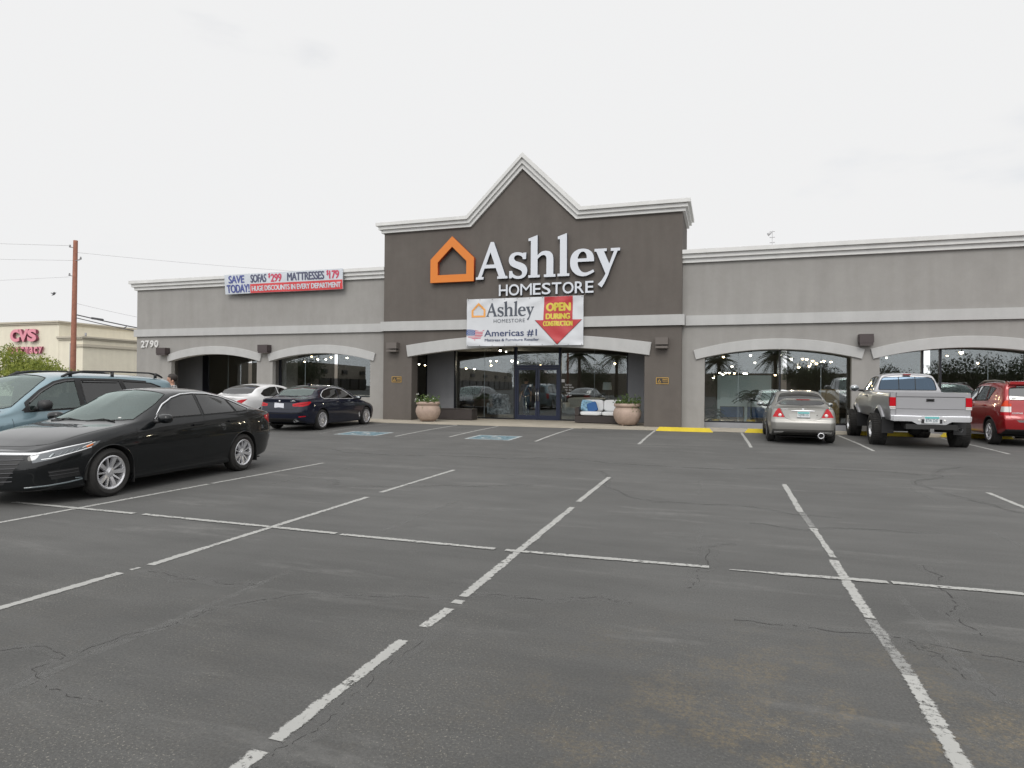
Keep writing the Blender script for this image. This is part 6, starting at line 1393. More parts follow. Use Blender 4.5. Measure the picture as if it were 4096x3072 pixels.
# ---------------------------------------------------------------- dark blue sedan
def blue_sedan():
    t = empty('sedan', (-13.36, 19.28, .115), R(92.5), 'dark navy sedan with red tail lamps and a white paper plate', 'car', 'cars parked in the lot')
    P = paint('paint_navy', (.005, .007, .018), 0, .3, 1, dust=.012, ior=1.38); ax, rx, x0, x1, W, r = 1.45, -1.45, -2.42, 2.40, .925, .335
    c = sedan_curves(x0, x1, rx, W, 1.465, 1.0, .15, -1.05, -1.78, .98, .72, .965, 1.005, 1.075, 1.06); bm = shell(c, x0, x1)
    cut(bm, [(.66, .995), (.25, 1.205), (0, 1.31), (-.33, 1.355), (-.33, 1.015)], 'side', 11); cut(bm, [(-.39, 1.018), (-.39, 1.357), (-.75, 1.345), (-1.1, 1.265), (-1.34, 1.13), (-1.37, 1.075), (-1.28, 1.025)], 'side', 12)
    cut(bm, [(1.0, 0), (.98, .35), (.93, .60), (.86, .70), (.25, .575), (.16, .54), (.13, .3), (.12, 0)], 'top', 14, .15); cut(bm, [(-1.08, 0), (-1.10, .40), (-1.14, .545), (-1.67, .63), (-1.73, .5), (-1.76, 0)], 'top', 15, .15)
    for x in (ax, rx): cut(bm, circle(x, r, r + .05, 30), 'side', 90, .1)
    cut(bm, [(-1.40, .785), (-1.40, .855), (-1.2, .905), (-.86, .935), (-.83, .90), (-.93, .82), (-1.12, .775)], 'rdiag', 24, .1); cut(bm, [(-1.24, .47), (-1.02, .485), (-1.02, .455), (-1.24, .44)], 'rdiag', 25, .1); cut(bm, [(0, .40), (.62, .40), (.55, .28), (0, .27)], 'rear', 26, .1)
    cut(bm, [(-1.18, .70), (-.62, .77), (-.60, .71), (-1.1, .62)], 'diag', 21, .1); cut(bm, [(0, .66), (.50, .66), (.42, .48), (0, .46)], 'front', 22, .2)
    cut(bm, [(1.0, .92), (1.0, .28), (-.36, .28), (-.36, 1.01), (.6, .985)], 'side', 31, .2); cut(bm, [(-.365, 1.01), (-.365, .28), (-1.02, .28), (-1.1, .5), (-1.3, .75), (-1.3, 1.02)], 'side', 32, .2)
    bm.normal_update(); S = Surf(bm); shell_part(bm, 0, 'body', P, t); d1 = shell_part(bm, 31, 'door', P, t, 'pair'); d2 = shell_part(bm, 32, 'door', P, t, 'pair')
    for k, o in enumerate(shell_part(bm, 11, 'window', G_TINT, t, 'pair')): o.parent = d1[k]
    for k, o in enumerate(shell_part(bm, 12, 'window', G_TINT, t, 'pair')): o.parent = d2[k]
    shell_part(bm, 14, 'windscreen', G_SCREEN, t); shell_part(bm, 15, 'rear_window', G_SCREEN, t); shell_part(bm, 24, 'tail_light', M_RLENS, t, 'pair'); shell_part(bm, 25, 'reflector', M_RLENS, t, 'pair'); shell_part(bm, 26, 'diffuser', M_PLAS, t); shell_part(bm, 21, 'headlight', M_HLENS, t, 'pair'); shell_part(bm, 22, 'grille', M_PLAS, t)
    loop_tube(bm, 15, .006, M_RUB, t, 'screen_seal')
    for s in (1, -1):
        b = S.strip([(.68, .985), (.25, 1.222), (0, 1.328), (-.33, 1.373), (-.75, 1.36), (-1.1, 1.28), (-1.35, 1.14), (-1.39, 1.07), (-1.29, 1.012), (-.35, 1.0), (.68, .985)], 'side', .018, thick=.005, mirror=(s,)); obj('chrome_trim', b, M_BRIGHT, t)
        b = S.strip([(-1.36, .815), (-1.15, .85), (-.95, .875)], 'rdiag', .02, thick=.003, mirror=(s,)); obj('lamp_band', b, M_RDEEP, t)
        b = S.strip([(.96, .34), (.90, .50)], 'side', .05, thick=.006, mirror=(s,)); obj('side_vent', b, M_BRIGHT, t)
        b = NB(); tube(b, [(x0 - .03, s * .55, .33), (x0 + .25, s * .55, .33)], .05, 12, False); obj('exhaust', b, M_CHR, t)
    seam_obj(S, t, [[(1.0, .93), (1.0, .28)], [(-.363, 1.0), (-.363, .28)], [(-1.02, .28), (-1.1, .5), (-1.3, .75), (-1.3, 1.02)], [(1.0, .28), (-1.02, .28)]]); seam_obj(S, t, [[(0, .68), (.5, .69), (.62, .74), (.66, .9), (.66, 1.0)]], 'rear'); seam_obj(S, t, [[(0, .55), (.5, .56), (.8, .6)]], 'rear', .02, name='bumper_crease')
    for k, (x, z) in enumerate(((-.2, .87), (-1.12, .89))):
        for q, s in enumerate((1, -1)): p, n = S.hit(x, z, 'side'); b = NB(); rbox(b, -.11, .11, -.01, .02, -.014, .014, .008, 2, Matrix.Translation((p.x, s * (p.y + .012), p.z))); obj('handle', b, P, (d1 if k == 0 else d2)[q])
    wing_mirror(t, .62, .86, 1.02, P, .115, .07, .08); finish_car(t, bm, S, ax, rx, W, r, .238, 'multi', P, W - .115)
    seats(t, (-.1, -.95), .36, .42, .95, 1.14); b = NB(); box(b, x0 + .3, x1 - .3, -.7, .7, .17, .19); obj('underbody', b, M_WELL, t)
    p, n = S.hit(.0, .845, 'rear'); b = NB(); rbox(b, -.17, .17, -.004, .004, -.075, .08, .004, 1); o = obj('number_plate', b, mat('paper_plate', (.62, .63, .68), .7), t); o.location = (p.x - .02, .0, .80); o.rotation_euler = (0, R(-4), R(90))
    b = NB(); add_text(b, 'AZ 41207', -.13, .13, -.03, .02, -.006, .0); obj('plate_number', b, mat('plate_faint', (.36, .40, .52), .7), o)
    p, n = S.hit(0, .95, 'rear'); b = NB(); lathe(b, [(0, .004), (.022, .004), (.03, 0), (0, -.001)], 20, 'X', Matrix.Translation((p.x - .004, 0, p.z)) @ Matrix.Diagonal((-1, 1, 1, 1))); obj('badge', b, M_BRIGHT, t)
    b = NB(); add_text(b, '530e', -.09, .09, 0, .035, 0, .02); o = obj('badge_lettering', b, M_BRIGHT, t); p, n = S.hit(.46, .955, 'rear'); o.location = (p.x - .006, -.46, .94); o.rotation_euler = (0, 0, R(-90))
    b = NB(); blob(b, (-.85, 0, 1.475), (.08, .02, .03)); obj('roof_aerial', b, P, t)
    return t
# ---------------------------------------------------------------- white sedan
def white_sedan():
    t = empty('sedan', (-15.98, 19.55, .115), R(92), 'white sedan with dark tinted windows parked beyond the navy sedan', 'car', 'cars parked in the lot')
    P = paint('paint_white', (.66, .66, .66), 0, .35, 1, dust=.05); ax, rx, x0, x1, W, r = 1.36, -1.36, -2.34, 2.25, .89, .325
    c = sedan_curves(x0, x1, rx, W, 1.49, 1.0, .15, -.95, -1.72, .98, .70, .97, 1.03, 1.10, 1.08); bm = shell(c, x0, x1)
    cut(bm, [(.66, 1.0), (.25, 1.215), (0, 1.325), (-.33, 1.375), (-.33, 1.03)], 'side', 11); cut(bm, [(-.39, 1.035), (-.39, 1.378), (-.7, 1.36), (-1.05, 1.27), (-1.30, 1.13), (-1.18, 1.05)], 'side', 12)
    cut(bm, [(1.0, 0), (.93, .58), (.86, .68), (.25, .555), (.16, .52), (.12, 0)], 'top', 14, .15); cut(bm, [(-.98, 0), (-1.0, .40), (-1.04, .52), (-1.60, .61), (-1.66, .5), (-1.69, 0)], 'top', 15, .15)
    for x in (ax, rx): cut(bm, circle(x, r, r + .05, 30), 'side', 90, .1)
    cut(bm, [(-1.22, .84), (-1.19, .915), (-1.05, .955), (-.86, .965), (-.95, .90), (-1.06, .825)], 'rdiag', 24, .1); cut(bm, [(-1.1, .68), (-.55, .77), (-.55, .7), (-1.05, .6)], 'diag', 21, .1); cut(bm, [(0, .62), (.45, .62), (.35, .40), (0, .38)], 'front', 22, .2)
    cut(bm, [(.98, .9), (.98, .28), (-.36, .28), (-.36, 1.02), (.6, .985)], 'side', 31, .2); cut(bm, [(-.365, 1.02), (-.365, .28), (-.95, .28), (-1.05, .55), (-1.2, .75), (-1.2, 1.03)], 'side', 32, .2)
    bm.normal_update(); S = Surf(bm); shell_part(bm, 0, 'body', P, t); d1 = shell_part(bm, 31, 'door', P, t, 'pair'); d2 = shell_part(bm, 32, 'door', P, t, 'pair')
    for k, o in enumerate(shell_part(bm, 11, 'window', G_TINT, t, 'pair')): o.parent = d1[k]
    for k, o in enumerate(shell_part(bm, 12, 'window', G_TINT, t, 'pair')): o.parent = d2[k]
    shell_part(bm, 14, 'windscreen', G_SCREEN, t); shell_part(bm, 15, 'rear_window', G_TINT, t); shell_part(bm, 24, 'tail_light', M_RLENS, t, 'pair'); shell_part(bm, 21, 'headlight', M_HLENS, t, 'pair'); shell_part(bm, 22, 'grille', M_PLAS, t)
    loop_tube(bm, 15, .006, M_RUB, t, 'screen_seal'); [loop_tube(bm, k, .007, M_RUB, t, 'window_seal') for k in (11, 12)]
    seam_obj(S, t, [[(.98, .92), (.98, .28)], [(-.363, 1.02), (-.363, .28)], [(-.95, .28), (-1.05, .55), (-1.2, .75), (-1.2, 1.03)]]); seam_obj(S, t, [[(0, .70), (.5, .71), (.60, .78)]], 'rear')
    for k, (x, z) in enumerate(((-.2, .89), (-1.0, .91))):
        for q, s in enumerate((1, -1)): p, n = S.hit(x, z, 'side'); b = NB(); rbox(b, -.11, .11, -.01, .02, -.014, .014, .008, 2, Matrix.Translation((p.x, s * (p.y + .012), p.z))); obj('handle', b, P, (d1 if k == 0 else d2)[q])
    wing_mirror(t, .62, .83, 1.03, P, .115, .07, .08); finish_car(t, bm, S, ax, rx, W, r, .215, 'five', P, W - .115); b = NB(); box(b, x0 + .3, x1 - .3, -.7, .7, .17, .19); obj('underbody', b, M_WELL, t)
    plate(t, x0 - .045, 0, .80, R(-90))
    return t
# ---------------------------------------------------------------- silver coupe with a spoiler
def coupe():
    t = empty('coupe', (2.03, 20.60, .128), R(88.8), 'silver beige coupe with a trunk spoiler and triangular red lamps seen from behind', 'car', 'cars parked in the lot')
    P = paint('paint_champagne', (.285, .28, .262), .55, .38, .8, dust=.08); ax, rx, x0, x1, W, r = 1.31, -1.31, -2.24, 2.20, .850, .31
    c = sedan_curves(x0, x1, rx, W, 1.425, .95, .15, -.80, -1.55, .92, .68, .90, .95, .985, .985, .17, .64, .90, .70, .30)
    c['rprof'] = [(.25, -.12), (.34, .02), (.50, .05), (.59, .05), (.62, .015), (.75, -.01), (.90, -.02), (.97, .0), (1.1, 0)]; c['rbul'] = .05
    bm = shell(c, x0, x1)
    cut(bm, [(.60, .935), (.2, 1.155), (-.1, 1.275), (-.42, 1.315), (-.46, .955)], 'side', 11); cut(bm, [(-.52, .957), (-.48, 1.313), (-.8, 1.275), (-1.12, 1.14), (-1.22, 1.0)], 'side', 12)
    cut(bm, [(.95, 0), (.88, .55), (.82, .64), (.25, .52), (.15, .49), (.12, 0)], 'top', 14, .15); cut(bm, [(-.85, 0), (-.87, .38), (-.91, .475), (-1.42, .60), (-1.49, .5), (-1.52, 0)], 'top', 15, .15)
    for x in (ax, rx): cut(bm, circle(x, r, r + .05, 30), 'side', 90, .1)
    cut(bm, [(.555, .935), (.60, .945), (.665, .86), (.735, .715), (.44, .705)], 'rear', 24, .05)
    cut(bm, [(0, .80), (.35, .80), (.30, .70), (.26, .655), (0, .65)], 'rear', 27, .1)
    cut(bm, [(.46, .335), (.70, .335), (.70, .27), (.53, .275)], 'rear', 28, .05); cut(bm, [(0, .395), (.74, .395), (.74, .25), (0, .25)], 'rear', 26, .05)
    cut(bm, [(-1.1, .66), (-.55, .74), (-.55, .66), (-1.05, .57)], 'diag', 21, .1); cut(bm, [(0, .55), (.45, .55), (.4, .35), (0, .33)], 'front', 22, .2)
    cut(bm, [(.95, .86), (.95, .26), (-.6, .26), (-.6, .955), (.58, .92)], 'side', 31, .2)
    bm.normal_update(); S = Surf(bm); shell_part(bm, 0, 'body', P, t); d1 = shell_part(bm, 31, 'door', P, t, 'pair')
    for k, o in enumerate(shell_part(bm, 11, 'window', G_TINT, t, 'pair')): o.parent = d1[k]
    shell_part(bm, 12, 'quarter_window', G_TINT, t, 'pair'); shell_part(bm, 14, 'windscreen', G_SCREEN, t); shell_part(bm, 15, 'rear_window', G_TINT, t); tl = shell_part(bm, 24, 'tail_light', M_RLENS, t, 'pair'); shell_part(bm, 27, 'plate_recess', paint('paint_champagne_recess', (.34, .335, .315), .4, .35, .8), t); shell_part(bm, 28, 'reflector', M_CLEAR, t, 'pair'); shell_part(bm, 26, 'bumper_lip', mat('grey_plastic', (.055, .053, .05), .5), t); shell_part(bm, 21, 'headlight', M_HLENS, t, 'pair'); shell_part(bm, 22, 'grille', M_PLAS, t)
    loop_tube(bm, 15, .006, M_RUB, t, 'screen_seal'); [loop_tube(bm, k, .007, M_RUB, t, 'window_seal') for k in (11, 12)]
    for k, s in enumerate((1, -1)):
        p, n = S.hit(.575, .765, 'rear'); b = NB(); lathe(b, [(0, .012), (.035, .010), (.046, .0), (0, -.002)], 20, 'X', Matrix.Translation((p.x - .002, s * .555, .765)) @ Matrix.Diagonal((-1, 1, 1, 1))); obj('reverse_lamp', b, M_CLEAR, tl[k])
    seam_obj(S, t, [[(.95, .86), (.95, .26)], [(-.605, .955), (-.605, .26)]]); seam_obj(S, t, [[(0, .640), (.28, .642), (.36, .66), (.43, .70), (.46, .76), (.54, .93)]], 'rear')
    b = S.strip([(0, .885), (.20, .884), (.28, .880)], 'rear', .035, thick=.02, wfun=lambda q: 1 - .5 * q ** 3); obj('plate_light_bar', b, M_BRIGHT, t)
    # spoiler
    b = NB(); Q = []
    for k in range(25):
        u = -1 + 2 * k / 24; y = u * .66; a = max(0, (abs(u) - .62) / .38); z = 1.155 - .15 * a ** 1.6; xx = x0 + .17 + .10 * a; ch = .13; zz = .026 * (1 - .3 * a)
        Q.append([b.verts.new(p) for p in ((xx - ch, y, z + .035), (xx - ch * .4, y, z + .052), (xx + ch * .6, y, z + .02), (xx + ch, y, z - .01), (xx, y, z - zz * .4), (xx - ch, y, z + .012))])
    for p, q in zip(Q, Q[1:]):
        for k in range(6): f = b.faces.new((p[k], p[(k + 1) % 6], q[(k + 1) % 6], q[k])); f.smooth = True
    b.faces.new(Q[0]); b.faces.new(Q[-1]); sp = obj('spoiler', b, P, t, smooth=45)
    b = NB(); rbox(b, x0 + .035, x0 + .06, -.16, .16, 1.165, 1.19, .006, 1); obj('brake_light', b, M_RDEEP, sp)
    b = NB(); lathe(b, [(.075, -.12), (.078, .03), (0, .03)], 24, 'X', Matrix.Translation((x0 - .01, -.43, .245)) @ Matrix.Diagonal((-1, 1, 1, 1))); obj('exhaust', b, M_SEAM, t)
    b = NB(); lathe(b, [(.052, .03), (.055, .055), (.066, .065), (.080, .055), (.082, -.10), (.079, -.10)], 28, 'X', Matrix.Translation((x0 - .012, -.43, .245)) @ Matrix.Diagonal((-1, 1, 1, 1))); obj('exhaust_tip', b, M_ALLOY, t)
    p, n = S.hit(0, .78, 'rear'); plate(t, p.x - .012, -.01, .785, R(-90), .30, .155, (.16, .42, .40), 'CJV8115'); b = NB(); rbox(b, -.16, .16, -.012, .0, -.09, -.072, .004, 1); o = obj('plate_frame', b, M_PLAS, t); o.location = (p.x - .012, -.01, .785); o.rotation_euler = (0, 0, R(-90))
    b = NB(); add_text(b, 'CIVIC', -.08, .08, 0, .03, 0, .02); o = obj('badge_lettering', b, M_BRIGHT, t); p, n = S.hit(.42, .93, 'rear'); o.location = (p.x - .006, .44, .915); o.rotation_euler = (0, 0, R(-90))
    p, n = S.hit(0, .935, 'rear'); b = NB(); rbox(b, p.x - .006, p.x + .004, -.026, .026, .915, .950, .004, 1); obj('badge', b, M_BRIGHT, t); p, n = S.hit(.36, .76, 'rear'); b = NB(); lathe(b, [(0, .004), (.013, .004), (.013, -.004)], 12, 'X', Matrix.Translation((p.x, -.335, .775)) @ Matrix.Diagonal((-1, 1, 1, 1))); obj('trunk_lock', b, M_SEAM, t)
    wing_mirror(t, .58, .79, .99, P, .11, .065, .08); finish_car(t, bm, S, ax, rx, W, r, .20, 'seven', P, W - .105, wd=.205); b = NB(); box(b, x0 + .25, x1 - .3, -.62, .62, .17, .19); obj('underbody', b, M_WELL, t)
    for q, s in enumerate((1, -1)): p, n = S.hit(-.42, .80, 'side'); b = NB(); rbox(b, -.1, .1, -.01, .018, -.016, .016, .008, 2, Matrix.Translation((p.x, s * (p.y + .01), p.z))); obj('handle', b, P, d1[q])
    return t
# ---------------------------------------------------------------- lifted silver pickup
def pickup():
    t = empty('pickup_truck', (4.84, 20.97, .128), R(89.6), 'lifted silver pickup truck with wide black tyres and a chrome step bumper', 'truck', 'cars parked in the lot')
    P = paint('paint_silver', (.35, .35, .365), .55, .36, .8, dust=.08); ax, rx, r = 1.67, -1.67, .415; x0, x1, W = -.66, 2.50, .875
    c = dict(W=[(x0, W), (1.2, W), (2.2, W - .01), (x1, W - .05)], plan=[(x0, .985), (x0 + .03, .995), (x0 + .1, 1), (1.4, 1), (1.9, .985), (2.3, .92), (x1, .84)],
             top=[(x0, 1.86), (x0 + .04, 1.905), (-.45, 1.935), (0, 1.95), (.4, 1.92), (.62, 1.85), (.95, 1.6), (1.17, 1.43), (1.28, 1.385), (1.8, 1.34), (2.3, 1.25), (x1, 1.16)],
             belt=[(x0, 1.41), (.8, 1.40), (1.2, 1.345), (1.8, 1.295), (2.3, 1.20), (x1, 1.12)], sh=[(x0, 1.26), (1.2, 1.2), (x1, 1.02)], zw=[(x0, 1.0), (x1, .98)], bot=[(x0, .70), (1.0, .70), (x1, .75)],
             yb=[(x0, W - .045), (1, W - .05), (2, W - .09), (x1, W - .12)], yr=[(x0, .60), (0, .615), (.55, .63), (1.15, .73), (1.3, .70), (x1, .62)], zr=[(x0, 1.80), (x0 + .04, 1.845), (-.4, 1.87), (0, 1.88), (.38, 1.845), (.6, 1.75), (.95, 1.52), (1.15, 1.405), (1.28, 1.37), (1.8, 1.325), (2.3, 1.235), (x1, 1.15)],
             fprof=[(.7, 0), (1.0, .04), (1.2, -.03)], rprof=[(.7, 0), (1.4, 0), (1.95, -.10)], fbul=.10, rbul=.02, rstart=x0 + .12, tuck=.02, shin=.01)
    bm = shell(c, x0, x1)
    cut(bm, [(.92, 1.43), (.60, 1.67), (.42, 1.785), (-.02, 1.83), (-.02, 1.435)], 'side', 11); cut(bm, [(-.07, 1.435), (-.07, 1.83), (-.42, 1.82), (-.50, 1.44)], 'side', 12)
    cut(bm, [(1.2, 0), (1.15, .55), (1.08, .68), (.60, .58), (.50, .55), (.47, 0)], 'top', 14, .15); cut(bm, [(0, 1.455), (.69, 1.455), (.70, 1.50), (.655, 1.70), (.60, 1.785), (.52, 1.81), (0, 1.825)], 'rear', 15, .3)
    cut(bm, circle(ax, r + .06, .49, 30), 'side', 90, .1); cut(bm, [(-1.2, 1.0), (-.95, 1.08), (-.95, .9), (-1.2, .85)], 'diag', 21, .1); cut(bm, [(0, 1.06), (.5, 1.06), (.48, .86), (0, .86)], 'front', 22, .2)
    cut(bm, [(1.05, 1.30), (1.05, .74), (-.05, .74), (-.05, 1.415), (.9, 1.40)], 'side', 31, .2)
    bm.normal_update(); S = Surf(bm); shell_part(bm, 0, 'cab', P, t); d1 = shell_part(bm, 31, 'door', P, t, 'pair')
    for k, o in enumerate(shell_part(bm, 11, 'window', G_TINT, t, 'pair')): o.parent = d1[k]
    shell_part(bm, 12, 'quarter_window', G_TINT, t, 'pair'); shell_part(bm, 14, 'windscreen', G_SCREEN, t); rw = shell_part(bm, 15, 'rear_window', glass_mat('rear_glass_blue', (.05, .065, .09), .10, refl=(.55, .75, 1.0)), t); shell_part(bm, 21, 'headlight', M_HLENS, t, 'pair'); shell_part(bm, 22, 'grille', M_PLAS, t)
    loop_tube(bm, 15, .010, M_RUB, t, 'screen_seal'); [loop_tube(bm, k, .008, M_RUB, t, 'window_seal') for k in (11, 12)]
    for s in (1, -1): b = S.strip([(.2, 1.46), (.2, 1.82)], 'rear', .022, thick=.006, mirror=(s,)); obj('window_divider', b, M_RUB, rw[0])
    b = NB(); rbox(b, x0 + .02, x0 + .07, -.09, .09, 1.868, 1.90, .006, 1); obj('brake_light', b, M_RDEEP, t); b = NB(); rbox(b, x0 + .05, x0 + .30, -.66, .66, 1.3, 1.50, .04); obj('bench_seat', b, M_SEAT, t)
    seam_obj(S, t, [[(1.06, 1.3), (1.06, .74)], [(-.055, 1.41), (-.055, .74)]])
    # bed
    bed = NB(); prof = [(.76, .95), (.76, 1.37), (.775, 1.395), (.81, 1.405), (.845, 1.40), (.868, 1.375), (.876, 1.30), (.880, 1.15), (.884, 1.0), (.880, .88), (.862, .74), (.84, .70)]
    xs = [-2.79 + 2.09 * k / 46 for k in range(47)]; rows = []
    for x in xs:
        e = max(0, (-2.66 - x) / .13); sh_ = .035 * e * e; rows.append([bed.verts.new((x, y - (sh_ if y > .83 else 0), z)) for y, z in prof])
    for a, b_ in zip(rows, rows[1:]):
        for i in range(len(prof) - 1): bed.faces.new((a[i], b_[i], b_[i + 1], a[i + 1]))
    bmesh.ops.subdivide_edges(bed, edges=[e for e in bed.edges if abs(e.verts[0].co.x - e.verts[1].co.x) < 1e-6 and e.calc_length() > .09], cuts=3)
    bed.normal_update()
    if sum(f.normal.y for f in bed.faces if f.calc_center_median().y > .86) < 0: bmesh.ops.reverse_faces(bed, faces=bed.faces)
    bed.faces.layers.int.new('pid'); bed.faces.layers.int.new('cand'); bed.normal_update()
    cut(bed, circle(rx, r + .06, .49, 30), 'side', 90, .3); bed.normal_update(); S2 = Surf(bed); bd_ = shell_part(bed, 0, 'bed_side', P, t, 'pair')
    b = NB(); box(b, -2.76, -.72, -.76, .76, .90, .95); box(b, -.76, -.70, -.84, .84, .72, 1.385); obj('bed_floor', b, P, t)
    b = NB(); rbox(b, -2.82, -2.765, -.735, .735, .745, 1.385, .02, 3); rbox(b, -2.835, -2.78, -.728, .728, 1.30, 1.40, .018, 3); tg = obj('tailgate', b, P, t, smooth=40)
    for z in (1.285, .99): b = NB(); box(b, -2.8225, -2.819, -.73, .73, z - .004, z + .004); obj('panel_gap', b, M_SEAM, tg)
    for y in (-.735, .735): b = NB(); box(b, -2.800, -2.796, y - .005, y + .005, .72, 1.38); obj('panel_gap', b, M_SEAM, tg)
    b = NB(); rbox(b, -2.835, -2.815, -.085, .085, 1.175, 1.245, .02, 3); obj('handle', b, M_PLAS, tg); b = NB(); rbox(b, -2.842, -2.83, -.06, .06, 1.20, 1.225, .008, 1); obj('handle_paddle', b, M_GLOSSB, tg)
    b = NB(); rbox(b, -2.80, -2.74, -.86, .86, .70, .755, .012); obj('rear_sill', b, P, t)
    for s in (1, -1):
        b = NB(); ys = sorted((s * .737, s * .852)); rbox(b, -2.80, -2.74, ys[0], ys[1], .72, 1.395, .02, 3); obj('corner_panel', b, P, t, smooth=40)
        ys = sorted((s * .745, s * .872)); b = NB(); rbox(b, -2.825, -2.70, ys[0], ys[1], 1.055, 1.275, .022, 3); l = obj('tail_light', b, M_RLENS, t, smooth=40); b = NB(); rbox(b, -2.827, -2.70, ys[0] + .002, ys[1] + .001, .985, 1.05, .015, 3); obj('reverse_lamp', b, M_CLEAR, l, smooth=40); b = NB(); box(b, -2.829, -2.80, ys[0] + .004, ys[1] - .004, 1.012, 1.020); obj('lamp_divider', b, M_RDEEP, l)
        for x, S_ in ((ax, S), (rx, S2)):
            b = NB(); A = circle(x, r + .06, .49, 26, 25, 155); pr = None
            for q in A:
                h = S_.hit(x + (q[0] - x) * 1.06, r + .06 + (q[1] - r - .06) * 1.06, 'side')[0]; y0 = (h.y if h else .865); d = Vector((q[0] - x, 0, q[1] - r - .06)).normalized()
                pp = [Vector((q[0], y0 - .03, q[1])), Vector((q[0], y0 + .055, q[1])) + d * .005, Vector((q[0], y0 + .055, q[1])) + d * .035, Vector((q[0], y0 + .015, q[1])) + d * .085, Vector((q[0], y0 - .01, q[1])) + d * .09]
                vs = [b.verts.new((v.x, v.y * s, v.z)) for v in pp]
                if pr:
                    for k in range(4): f = b.faces.new((pr[k], pr[k + 1], vs[k + 1], vs[k])); f.smooth = True
                pr = vs
            obj('fender_flare', b, P, t, smooth=50)
            b = NB(); ys = sorted((s * .66, s * .93)); rbox(b, x - .56, x - .545, ys[0], ys[1], .34, .76, .005, 1); obj('mud_flap', b, M_PLAS, t)
    # bumper: chrome with a stepped-down middle
    b = NB(); cols = [(-.86, .71, .83, .10), (-.80, .69, .835, .03), (-.42, .69, .835, 0), (-.30, .62, .832, 0), (-.20, .615, .83, 0), (.20, .615, .83, 0), (.30, .62, .832, 0), (.42, .69, .835, 0), (.80, .69, .835, .03), (.86, .71, .83, .10)]; pr = None
    for y, zl, zh, dx in cols:
        vs = [b.verts.new(p) for p in ((-2.84 + dx, y, zh), (-2.955 + dx, y, zh - .004), (-2.97 + dx, y, zh - .02), (-2.965 + dx, y, (zl + zh) / 2 + .01), (-2.945 + dx, y, zl), (-2.86 + dx, y, zl + .005))]
        if pr:
            for k in range(5): f = b.faces.new((pr[k], pr[k + 1], vs[k + 1], vs[k]))
        pr = vs
    bp_ = obj('step_bumper', b, mat('bumper_chrome', (.84, .85, .88), .16, metal=.55), t, smooth=25)
    plate(t, -2.972, -.0, .735, R(-90), .32, .165, (.30, .52, .50), 'BTW 2247'); b = NB(); rbox(b, -2.966, -2.955, -.22, .22, .65, .82, .006, 1); obj('plate_recess', b, M_PLAS, bp_)
    for s in (1, -1): b = NB(); lathe(b, [(0, .01), (.02, .008), (.028, 0)], 12, 'X', Matrix.Translation((-2.972, s * .27, .72)) @ Matrix.Diagonal((-1, 1, 1, 1))); obj('plate_lamp', b, M_CLEAR, bp_)
    M_FR = mat('chassis_dark', (.012, .012, .012), .7)
    b = NB(); rbox(b, -2.95, -2.75, -.55, .55, .50, .62, .02); obj('hitch_crossmember', b, M_FR, t); b = NB(); box(b, -2.99, -2.85, -.04, .04, .44, .52); obj('hitch_receiver', b, mat('hitch_steel', (.18, .18, .18), .5, metal=.5), t)
    for s in (1, -1): b = NB(); box(b, -2.75, 2.3, min(s * .38, s * .48), max(s * .38, s * .48), .52, .66); obj('chassis_rail', b, M_FR, t)
    for x in (ax, rx): b = NB(); tube(b, [(x, -.80, r), (x, .80, r)], .05, 10); blob(b, (x, .05, r), (.16, .16, .15)); obj('axle', b, M_FR, t)
    b = NB(); tube(b, [(-2.5, -.62, .50), (-2.86, -.64, .50)], .045, 12, False); obj('exhaust', b, M_CHR, t); b = NB(); lathe(b, [(.12, 0), (.12, 1.0)], 14, 'X', Matrix.Translation((-1.5, -.25, .50))); obj('muffler', b, M_FR, t)
    b = NB(); box(b, -.6, 1.3, -.5, .5, .60, .70); obj('underbody', b, M_FR, t)
    wing_mirror(t, .95, .84, 1.50, P, .13, .10, .09, stalk=.12)
    bt = wheel_proto(r, .33, .215, 'truck', mat('steel_wheel', (.62, .62, .63), .25, metal=.7), .02); add_wheels(t, [(ax, .93, r, 1), (ax, -.93, r, -1), (rx, .93, r, 1), (rx, -.93, r, -1)], bt); wells(t, (ax, rx), .495, .84, .40, r + .06)
    for q, s in enumerate((1, -1)): p, n = S.hit(.08, 1.28, 'side'); b = NB(); rbox(b, -.1, .1, -.01, .016, -.022, .022, .008, 2, Matrix.Translation((p.x, s * (p.y + .01), p.z))); obj('handle', b, M_PLAS, d1[q])
    return t
